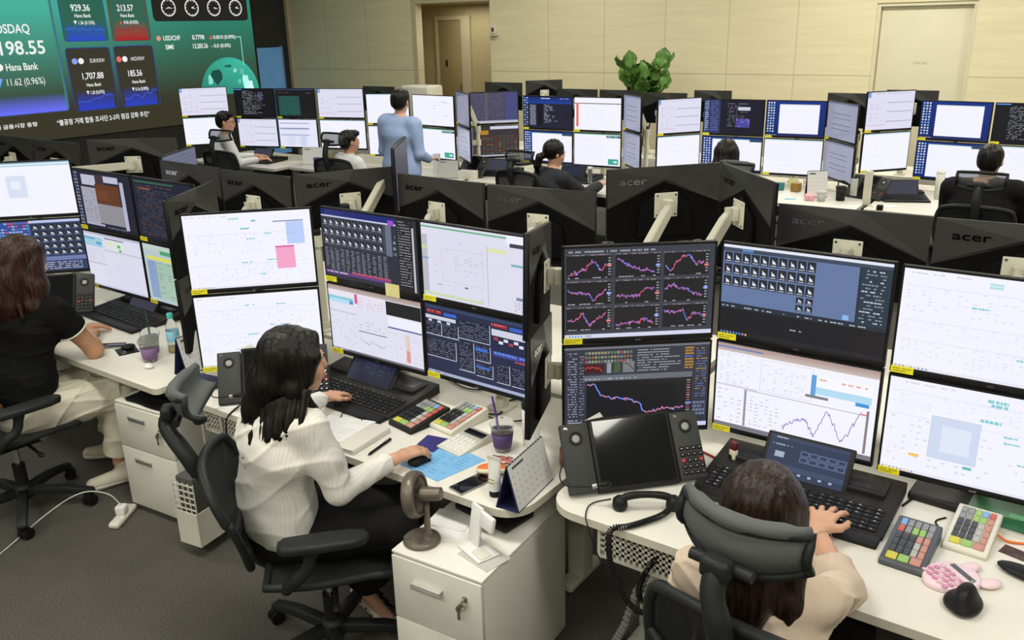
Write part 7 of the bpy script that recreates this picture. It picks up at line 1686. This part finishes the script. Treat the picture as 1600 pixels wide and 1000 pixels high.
# --- the person in the white shirt
def person_white_shirt():
    o = V3(-2.3, 1.8, 0); t = new_person('person in a white shirt with long black hair, one hand on a mouse', o)
    H = .0045; F, U, Rr = head_frame((.47, .88, -.06), (.0, .05, 1)); hc = V3(-2.195, 1.80, 1.215)
    neck = V3(-2.255, 1.735, 1.06); sL, sR = V3(-2.425, 1.85, 1.0), V3(-2.115, 1.76, 1.005); pel = V3(-2.37, 1.77, .54)
    eR, wR = V3(-2.055, 1.81, .755), V3(-2.005, 2.045, .785); eL, wL = V3(-2.56, 2.02, .83), V3(-2.615, 2.275, .80); f = (.30, .95, .0)
    b = Body(); at = head(b, hc, F, U, Rr); A = [Rr, F, U]
    b.cone(neck + V3(.005, .01, 0), hc + V3(-.01, -.015, -.05), .052, .050, .03); torso(b, pel, neck, sL, sR, f, .96)
    arm(b, sR, eR, wR); arm(b, sL, eL, wL); hand(b, wR + V3(.005, .02, 0), (.18, .95, -.02), (0, -.05, -1), 1, .42, .08, .95); hand(b, wL, (-.12, .92, -.12), (0, -.1, -1), -1, .45, .12, .95)
    kR, kL = V3(-1.945, 1.97, .555), V3(-2.04, 2.14, .54); aR, aL = V3(-2.26, 2.08, .12), V3(-2.12, 2.30, .09)
    b.chain([pel + V3(.06, -.03, -.03), kR, aR], [.088, .056, .036], .03); b.chain([pel + V3(-.03, .08, -.03), kL, aL], [.088, .056, .036], .03)
    for a_, d in ((aR, V3(.17, -.05, -.06)), (aL, V3(.15, .0, -.05))): b.cone(a_ + V3(-.03, 0, -.03), a_ + d, .032, .022, .02)
    link_surface('body', b.bake(H), 'skin', t, o); face_marks(t, at, A, o)
    b = Body(); torso(b, pel + V3(.01, .0, .05), neck + V3(0, 0, -.01), sL, sR, f, 1.03, grow=.012)
    for s_, e, w_ in ((sR, eR, wR), (sL, eL, wL)):
        b.cone(s_, s_ * .5 + e * .5, .064, .060, .03); b.cone(s_ * .5 + e * .5, e, .060, .052, .03); q = w_ + (e - w_) * .10; b.cone(e, q, .052, .036, .02, flat=True)
    b.cone(neck + V3(0, 0, -.03), neck + V3(.005, .012, .035), .068, .060, .02, flat=True); b.cone(neck + V3(0, 0, -.06), neck + V3(.006, .014, .06), .050, .050, .004, '-')
    b.cut(pel + V3(0, 0, -.035), (0, 0, -1)); link_surface('shirt', b.bake(.005, creases(3, .0065)), 'white_cotton', t, o)
    b = Body(); b.cone(pel + V3(-.01, .01, -.05), pel + V3(-.0, .01, .06), .125, .120, .03, sq=((.95, -.3, 0), 1.42))
    b.chain([pel + V3(.06, -.03, -.03), (pel + V3(.06, -.03, -.03)) * .5 + kR * .5, kR, aR * .75 + kR * .25], [.108, .095, .076, .070], .03); b.chain([pel + V3(-.03, .08, -.03), kL, aL * .75 + kL * .25], [.105, .076, .068], .03)
    b.cone(aR * .6 + kR * .4, aR + V3(0, 0, .04), .072, .078, .02, flat=True); b.cone(aL * .6 + kL * .4, aL + V3(0, 0, .04), .07, .076, .02, flat=True)
    link_surface('trousers', b.bake(.006, ripples(8, .004)), 'black_cloth', t, o)
    for n, (a_, d) in enumerate(((aR, V3(.18, -.05, -.085)), (aL, V3(.16, .0, -.065)))):
        b = Body(); b.cone(a_ + V3(-.045, .01, -.055), a_ + d, .040, .033, .02); b.cut((0, 0, a_[2] - .088 if n == 0 else a_[2] - .075), (0, 0, -1)); sh = link_surface('sandal', b.bake(.004), 'shoe_cream', t, o)
        g = MB(); a0 = Vector(a_ - o)
        for q in range(3):
            c0 = a0 + Vector((.03 + .04 * q, -.01 * q, -.028 - .010 * q)); g.tube([c0 + Vector((-.02, .045, -.03)), c0 + Vector((0, .02, .002)), c0 + Vector((.02, -.045, -.03))], .006, 'black_cloth', 6, smoothing=1); g.tube([c0 + Vector((.02, .045, -.03)), c0 + Vector((0, .02, .004)), c0 + Vector((-.02, -.045, -.03))], .006, 'black_cloth', 6, smoothing=1)
        g.build('straps', sh)
    b = Body(); hair_cap(b, at, A, .99)
    B_ = -F
    b.chain([hc + B_ * .04 + V3(-.01, 0, .04), hc + B_ * .06 + V3(-.028, -.02, -.06), hc + B_ * .078 + V3(-.070, -.02, -.17), hc + B_ * .09 + V3(-.115, -.015, -.27), hc + B_ * .09 + V3(-.125, -.02, -.33)], [.076, .072, .060, .040, .014], .03)
    b.chain([hc + Rr * .045 + V3(0, 0, .02), hc + Rr * .065 + B_ * .02 + V3(-.01, 0, -.08), hc + Rr * .060 + F * .01 + V3(.01, 0, -.18), hc + Rr * .070 + F * .03 + V3(.01, .005, -.27)], [.045, .038, .030, .010], .025)
    b.chain([hc - Rr * .045, hc - Rr * .07 + V3(-.01, 0, -.09), hc - Rr * .09 + V3(-.03, 0, -.20)], [.05, .045, .02], .025)
    b.chain([hc + Rr * .02 + F * .055 + V3(0, 0, .085), hc + Rr * .070 + F * .045 + V3(0, 0, .03), hc + Rr * .079 + F * .02 + V3(0, 0, -.05)], [.026, .020, .016], .02)
    face_cut(b, at, A)
    def lock(X, Y, Z): return .0010 * np.sin(190 * (X + .4 * Y) + 6 * Z + 1.2 * np.sin(9 * Z)) + .0006 * np.sin(330 * (Y - .5 * X) + 8 * Z)
    link_surface('hair', b.bake(.0035, lock), 'hair_black', t, o)
    rr = random.Random(2); P = []
    PL, PR = hc + B_ * .085 + V3(-.105, -.025, -.24), hc + Rr * .062 + F * .01 + V3(.0, -.005, -.15)
    for i in range(34):
        a = i / 33; s0 = PL * (1 - a) + PR * a + V3(.018 + .008 * rr.random(), -.026 * math.sin(a * PI) - .012, .075); L_ = .085 + .05 * rr.random() + .04 * (1 - a)
        L_ += .035; e = s0 + V3(rr.uniform(-.004, .022), rr.uniform(-.062, -.046), -L_); P.append(([s0, (s0 + e) / 2 + V3(.006, -.010, 0), e], [.018, .014, .0012]))
    strands(t, o, P, 'hair_black')
person_white_shirt()

# --- the person with brown hair seen from above, lower right
def person_beige():
    o = V3(-.57, 1.9, 0); t = new_person('person in a beige blouse with long brown hair, typing at the right desk', o)
    F, U, Rr = head_frame((.05, .93, -.25), (0, .25, 1)); hc = V3(-.56, 1.80, 1.17); neck = V3(-.57, 1.765, 1.02); sL, sR = V3(-.725, 1.79, .95), V3(-.415, 1.83, .95); pel = V3(-.575, 1.90, .53)
    eR, wR = V3(-.430, 2.12, .812), V3(-.565, 2.355, .820); eL, wL = V3(-.80, 1.98, .75), V3(-.70, 2.08, .60); f = (.03, 1, 0)
    b = Body(); at = head(b, hc, F, U, Rr); A = [Rr, F, U]; b.cone(neck, hc + V3(0, -.02, -.05), .052, .05, .03); torso(b, pel, neck, sL, sR, f, .95)
    arm(b, sR, eR, wR); arm(b, sL, eL, wL); hand(b, wR, (-.08, .97, .10), (0, .05, -1), -1, .34, .24, 1.08, .9); hand(b, wL, (.4, .7, -.3), (0, 0, -1), 1, .5)
    b.chain([pel + V3(.08, .0, -.03), V3(-.45, 2.33, .52), V3(-.44, 2.36, .10)], [.088, .056, .036], .03); b.chain([pel + V3(-.08, .0, -.03), V3(-.70, 2.33, .52), V3(-.71, 2.34, .10)], [.088, .056, .036], .03)
    for x in (-.44, -.71): b.cone((x, 2.33, .045), (x, 2.50, .03), .034, .024, .02)
    link_surface('body', b.bake(.0045), 'skin', t, o); face_marks(t, at, A, o)
    b = Body(); torso(b, pel + V3(0, 0, .03), neck + V3(0, 0, -.015), sL, sR, f, .97, grow=.010)
    for s_, e in ((sR, eR), (sL, eL)):
        q = s_ + (e - s_) * .98; b.cone(s_, q, .053, .056, .02); w_ = e + ((wR if e is eR else wL) - e) * .34; b.cone(e, w_, .060, .056, .02, flat=True); b.cone(e * .9 + w_ * .1, e + (w_ - e) * 1.05, .044, .050, .003, '-')
    link_surface('blouse', b.bake(.005, creases(11, .010)), 'beige_linen', t, o)
    b = Body(); b.cone(pel + V3(0, .01, -.06), pel + V3(0, .01, .05), .125, .120, .03, sq=((1, 0, 0), 1.42))
    for x in (-.45, -.70): b.chain([pel + V3(.08 if x > -.5 else -.08, 0, -.03), V3(x, 2.33, .52), V3(x, 2.35, .16)], [.104, .078, .07], .03)
    link_surface('trousers', b.bake(.007, ripples(4, .004)), 'black_cloth', t, o)
    for x in (-.44, -.71): b = Body(); b.cone((x, 2.32, .045), (x, 2.51, .032), .042, .034, .02); b.cut((0, 0, .005), (0, 0, -1)); link_surface('shoe', b.bake(.005), 'black_cloth', t, o)
    b = Body(); hair_cap(b, at, A, 1.0); B_ = V3(0, -1, 0)
    b.chain([hc + V3(0, -.04, .05), hc + V3(-.005, -.07, -.05), hc + V3(-.01, -.085, -.17), hc + V3(-.02, -.09, -.30), hc + V3(-.03, -.085, -.40)], [.084, .084, .076, .058, .03], .03)
    b.chain([hc + V3(-.05, 0, .03), hc + V3(-.072, -.01, -.08), hc + V3(-.115, .01, -.20), hc + V3(-.15, .01, -.30), hc + V3(-.14, 0, -.42)], [.05, .048, .045, .034, .012], .025)
    b.chain([hc + V3(.05, 0, .03), hc + V3(.075, -.01, -.08), hc + V3(.085, -.04, -.20), hc + V3(.085, -.06, -.34)], [.05, .045, .035, .012], .025)
    face_cut(b, at, A)
    def lock(X, Y, Z): return .0008 * np.sin(210 * (X + .25 * Y) + 4 * Z) + .0005 * np.sin(340 * X - 60 * Y)
    link_surface('hair', b.bake(.0035, lock), 'hair_brown', t, o)
    rr = random.Random(6); P = []
    for i in range(14):
        s0 = hc + V3(rr.uniform(-.15, .09), -.07 + rr.uniform(-.02, .03), -.22); e = s0 + V3(rr.uniform(-.03, .03), rr.uniform(-.02, .01), -.22); P.append(([s0, (s0 + e) / 2 + V3(rr.uniform(-.01, .01), -.01, 0), e], [.011, .008, .0015]))
    strands(t, o, P, 'hair_brown')
    g = MB(); w_ = Vector(V3(wR) * .82 + V3(eR) * .18 - o); g.torus((0, 0, 0), .031, .0014, 'key_metal', 24, 5, 'x'); ob = g.build('bracelet', t, loc=tuple(w_), rot=(0, 0, R(127)))
person_beige()

# --- the person in black top and pale trousers at left
def person_black_top():
    o = V3(-4.28, 1.9, 0); t = new_person('person in a black top and pale trousers with wavy brown hair, left', o)
    F, U, Rr = head_frame((-.28, .93, -.18), (0, .12, 1)); hc = V3(-4.275, 1.93, 1.245); neck = V3(-4.29, 1.905, 1.09); sL, sR = V3(-4.47, 1.90, 1.01), V3(-4.12, 1.955, 1.015); pel = V3(-4.31, 1.80, .56)
    eR, wR = V3(-4.115, 2.105, .772), V3(-4.33, 2.21, .775); eL, wL = V3(-4.585, 2.01, .775), V3(-4.50, 2.24, .775); f = (-.10, 1, .1)
    b = Body(); at = head(b, hc, F, U, Rr); A = [Rr, F, U]; b.cone(neck, hc + V3(0, -.02, -.05), .052, .05, .03); torso(b, pel, neck, sL, sR, f, .98)
    arm(b, sR, eR, wR, (.05, .042, .038, .024)); arm(b, sL, eL, wL, (.05, .042, .038, .024)); hand(b, wR, (-.8, .5, .02), (0, 0, -1), 1, .4); hand(b, wL, (.3, .9, 0), (0, 0, -1), -1, .4)
    kR, kL = V3(-4.07, 2.17, .53), V3(-4.30, 2.25, .53); aR, aL = V3(-4.12, 2.13, .125), V3(-4.40, 2.27, .13)
    b.chain([pel + V3(.09, 0, -.03), kR, aR], [.095, .06, .036], .03); b.chain([pel + V3(-.08, 0, -.03), kL, aL], [.095, .06, .036], .03)
    for a_, d in ((aR, V3(-.04, -.13, -.09)), (aL, V3(-.12, -.08, -.09))): b.cone(a_ + V3(.02, .03, -.06), a_ + d, .034, .024, .02)
    link_surface('body', b.bake(.0045), 'skin_warm', t, o); face_marks(t, at, A, o)
    b = Body(); torso(b, pel + V3(0, 0, .06), neck + V3(0, 0, -.02), sL, sR, f, 1.06, grow=.012)
    for s_, e in ((sR, eR), (sL, eL)): b.cone(s_, s_ * .55 + e * .45, .070, .070, .03, flat=True)
    b.cut(pel + V3(0, 0, .005), (0, 0, -1)); top = link_surface('top', b.bake(.005, creases(14, .006)), 'black_knit', t, o)
    g = MB()
    for s_, e in ((sR, eR), (sL, eL)):
        c = Vector(s_ * .55 + e * .45 - o); d = Vector(e - s_).normalized(); x = d.orthogonal().normalized(); y = d.cross(x); g.tube([c + (x * math.cos(a) + y * math.sin(a)) * .068 for a in np.linspace(0, 2 * PI, 25)[:-1]], .005, 'trim_white', 6, True)
    g.build('sleeve_trim', top)
    b = Body(); b.cone(pel + V3(0, .0, -.07), pel + V3(0, -.005, .05), .138, .118, .04, sq=((1, .1, 0), 1.42)); m1 = (pel + V3(.09, 0, -.03)) * .5 + kR * .5
    b.chain([pel + V3(.09, .02, -.03), m1, kR, kR * .5 + aR * .5], [.125, .105, .082, .078], .04); b.cone(kR * .5 + aR * .5, aR + V3(0, 0, .05), .078, .072, .02, flat=True)
    b.chain([pel + V3(-.08, .02, -.03), kL, kL * .5 + aL * .5], [.125, .08, .075], .04); b.cone(kL * .5 + aL * .5, aL + V3(0, 0, .06), .075, .070, .02, flat=True)
    b.cut(pel + V3(0, 0, .06), (0, 0, 1), pel + V3(-.3, -.3, .02), pel + V3(.3, .3, .3)); tr = link_surface('trousers', b.bake(.005, creases(21, .011)), 'cream_trousers', t, o)
    g = MB(); g.T = Matrix.Translation(Vector(pel - o)) @ Matrix.Rotation(.1, 4, 'Z'); g.box(-.02, -.145, .005, .055, -.122, .045, 'belt_brown', .004); g.build('belt_patch', tr)
    for a_, d in ((aR, V3(-.045, -.14, -.092)), (aL, V3(-.13, -.09, -.095))):
        b = Body(); b.cone(a_ + V3(.02, .035, -.075), a_ + d, .044, .036, .03); b.cone(a_ + V3(.01, .02, -.06), a_ + V3(.005, .01, .01), .044, .044, .03, flat=True); b.cut((0, 0, .012), (0, 0, -1)); sh = link_surface('sneaker', b.bake(.004), 'shoe_cream', t, o)
        b2 = Body(); b2.cone(a_ + V3(.02, .035, -.075), a_ + d, .047, .039, .03); b2.cut((0, 0, .030), (0, 0, 1)); b2.cut((0, 0, .004), (0, 0, -1)); link_surface('sole', b2.bake(.004), 'trim_white', sh, V3(0, 0, 0) + o)
    b = Body(); hair_cap(b, at, A, 1.10)
    b.chain([hc + V3(0, -.04, .04), hc + V3(.0, -.07, -.06), hc + V3(-.005, -.09, -.18), hc + V3(-.01, -.10, -.27)], [.10, .105, .100, .06], .03)
    b.chain([hc + V3(.06, 0, .02), hc + V3(.085, -.01, -.10), hc + V3(.095, -.03, -.20), hc + V3(.08, -.05, -.27)], [.05, .055, .05, .02], .025); b.chain([hc + V3(-.06, 0, .02), hc + V3(-.095, -.01, -.10), hc + V3(-.11, -.03, -.22), hc + V3(-.10, -.04, -.29)], [.05, .055, .05, .02], .025)
    face_cut(b, at, A)
    def lock(X, Y, Z): return .0022 * np.sin(120 * (X + .3 * Y) + 2.5 * np.sin(22 * Z + 9 * X)) + .0008 * np.sin(260 * X + 8 * Z)
    link_surface('hair', b.bake(.004, lock), 'hair_auburn', t, o)
    rr = random.Random(9); P = []
    for i in range(16):
        s0 = hc + V3(-.14 + .25 * i / 15, -.10 + rr.uniform(-.02, .04), -.16); e = s0 + V3(rr.uniform(-.03, .03), rr.uniform(-.02, .02), -.15); P.append(([s0, s0 * .6 + e * .4 + V3(.02, -.01, 0), s0 * .3 + e * .7 + V3(-.02, -.01, 0), e], [.016, .013, .010, .003]))
    strands(t, o, P, 'hair_auburn')
person_black_top()

# --- people at the far desks
def far_person(label, X, Y, zh, face, fdir, top_m, hair_m, style='short', stand=False, skin='skin', lean=0, look=None, reach=None, trousers='black_cloth', w=1.0, glasses=False, sleeves=True, zoff=0):
    o = V3(X, Y, 0); t = new_person(label, o); f = unit(V3(*fdir, 0)); s = V3(f[1], -f[0], 0)
    F, U, Rr = head_frame(V3(*face), (0, 0, 1)); A = [Rr, F, U]; hc = V3(X, Y, zh); neck = hc + V3(0, 0, -.155) - f * .03; sh = neck + V3(0, 0, -.055)
    sL, sR = sh - s * .185 * w, sh + s * .185 * w; pel = V3(X, Y, zh - .73 + zoff) - f * (.05 + lean)
    if stand: eL, eR = sL + V3(0, 0, -.29) - s * .05, sR + V3(0, 0, -.29) + s * .05; wL, wR = eL + f * .20 + V3(0, 0, -.08) + s * .06, eR + f * .20 + V3(0, 0, -.08) - s * .06
    else:
        eL, eR = sL + f * .10 + V3(0, 0, -.25) - s * .04, sR + f * .10 + V3(0, 0, -.25) + s * .04; wL, wR = eL + f * .24 + V3(0, 0, .02) + s * .06, eR + f * .24 + V3(0, 0, .02) - s * .06
        if reach is not None: wR = V3(*reach); m_ = (sR + wR) / 2; eR = m_ + V3(0, 0, -.13) + s * .03
    b = Body(); at = head(b, hc, F, U, Rr); b.cone(neck, hc + V3(0, 0, -.06), .055, .052, .03); torso(b, pel, neck, sL, sR, f, w); arm(b, sL, eL, wL); arm(b, sR, eR, wR)
    hand(b, wL, f + s * .2, (0, 0, -1), -1, .5); hand(b, wR, f - s * .2, (0, 0, -1), 1, .5)
    if stand: legs = [(pel + s * .09 * q, pel + s * .10 * q + V3(0, 0, -.42), pel + s * .11 * q + V3(0, 0, -pel[2] + .08)) for q in (-1, 1)]
    else: legs = [(pel + s * .08 * q, pel + s * .10 * q + f * .42 + V3(0, 0, .01), V3(*(pel + s * .10 * q + f * .40)[:2], .09)) for q in (-1, 1)]
    for a_, k_, n_ in legs: b.chain([a_, k_, n_], [.09, .06, .038], .03); b.cone(n_ + V3(0, 0, -.05), n_ + f * .15 + V3(0, 0, -.055), .034, .026, .02)
    link_surface('body', b.bake(.008), skin, t, o); face_marks(t, at, A, o, glasses=glasses)
    b = Body(); torso(b, pel + V3(0, 0, .04), neck + V3(0, 0, -.02), sL, sR, f, 1.05 * w, grow=.014)
    for s_, e, w_ in ((sL, eL, wL), (sR, eR, wR)):
        b.cone(s_, e, .066 * w, .056, .03)
        if sleeves: b.cone(e, e + (w_ - e) * .9, .056, .040, .02, flat=True)
    b.cone(neck + V3(0, 0, -.02), neck + V3(0, 0, .035), .066, .060, .02, flat=True)
    link_surface('shirt', b.bake(.008, ripples(int(abs(X) * 10), .006, (14, 16, 20))), top_m, t, o)
    b = Body(); b.cone(pel + V3(0, 0, -.05), pel + V3(0, 0, .05), .13, .12, .03, sq=(s, 1.35))
    for a_, k_, n_ in legs: b.chain([a_, k_, n_ + V3(0, 0, .05)], [.105, .078, .066], .03)
    link_surface('trousers', b.bake(.01), trousers, t, o)
    for a_, k_, n_ in legs: b = Body(); b.cone(n_ + V3(0, 0, -.045), n_ + f * .17 + V3(0, 0, -.055), .042, .034, .02); b.cut((0, 0, .004), (0, 0, -1)); link_surface('shoe', b.bake(.008), 'black_cloth', t, o)
    b = Body()
    if style == 'short':
        b.ell(at(0, -.026, .036), (.086, .098, .088), .02, rot=A); b.ell(at(0, -.055, -.02), (.076, .062, .065), .03, rot=A); b.ell(at(0, .055, .085), (.062, .05, .035), .03, rot=A); b.ell(at(0, .095, -.03), (.064, .058, .09), .01, '-', rot=A)
    elif style == 'ponytail':
        hair_cap(b, at, A, 1.02); face_cut(b, at, A); b.chain([at(0, -.10, -.02), at(-.01, -.145, -.05), at(-.02, -.155, -.13), at(-.02, -.14, -.20)], [.030, .036, .034, .014], .015)
    else:
        hair_cap(b, at, A, 1.05); b.chain([at(0, -.04, .0), at(0, -.05, -.12), at(0, -.06, -.24)], [.10, .105, .10], .03); b.cone(at(.06, .0, 0), at(.075, .0, -.2), .045, .04, .03); b.cone(at(-.06, .0, 0), at(-.075, .0, -.2), .045, .04, .03); face_cut(b, at, A)
    link_surface('hair', b.bake(.005, lambda X_, Y_, Z_: .002 * np.sin(160 * X_ + 90 * Y_ + 12 * Z_)), hair_m, t, o)
    return t
far_person('person with glasses in a white shirt, smiling in profile beside the video wall', -8.63, 6.45, 1.30, (.80, .55, -.05), (.55, .83), 'bright_shirt', 'hair_black', glasses=True, lean=.05)
far_person('short-haired person in a white shirt seated left of the blue shirt', -6.80, 6.62, 1.15, (.45, .88, -.05), (.25, .97), 'bright_shirt', 'hair_black', lean=.1, skin='skin_warm', zoff=.1)
far_person('standing person in a light blue shirt seen from behind', -6.02, 6.6, 1.59, (-.30, .95, -.05), (.05, 1), 'denim_blue', 'hair_black', stand=True, w=1.12)
far_person('person with a ponytail in dark grey at the far desk', -4.36, 6.86, 1.145, (.55, .83, -.15), (.4, .9), 'dark_grey_knit', 'hair_black', 'ponytail', lean=.08, reach=(-4.08, 7.25, .82), zoff=.08)
far_person('person with straight black hair, only the head above the screens', -2.83, 7.25, 1.185, (0, 1, -.1), (0, 1), 'dark_grey_knit', 'hair_black', 'straight', lean=.06, zoff=.1)
far_person('person dressed in black at the far right desk, seen from behind', -.79, 7.15, 1.275, (0.0, 1, -.1), (.05, 1), 'black_cloth', 'hair_black', lean=.03, w=1.22)
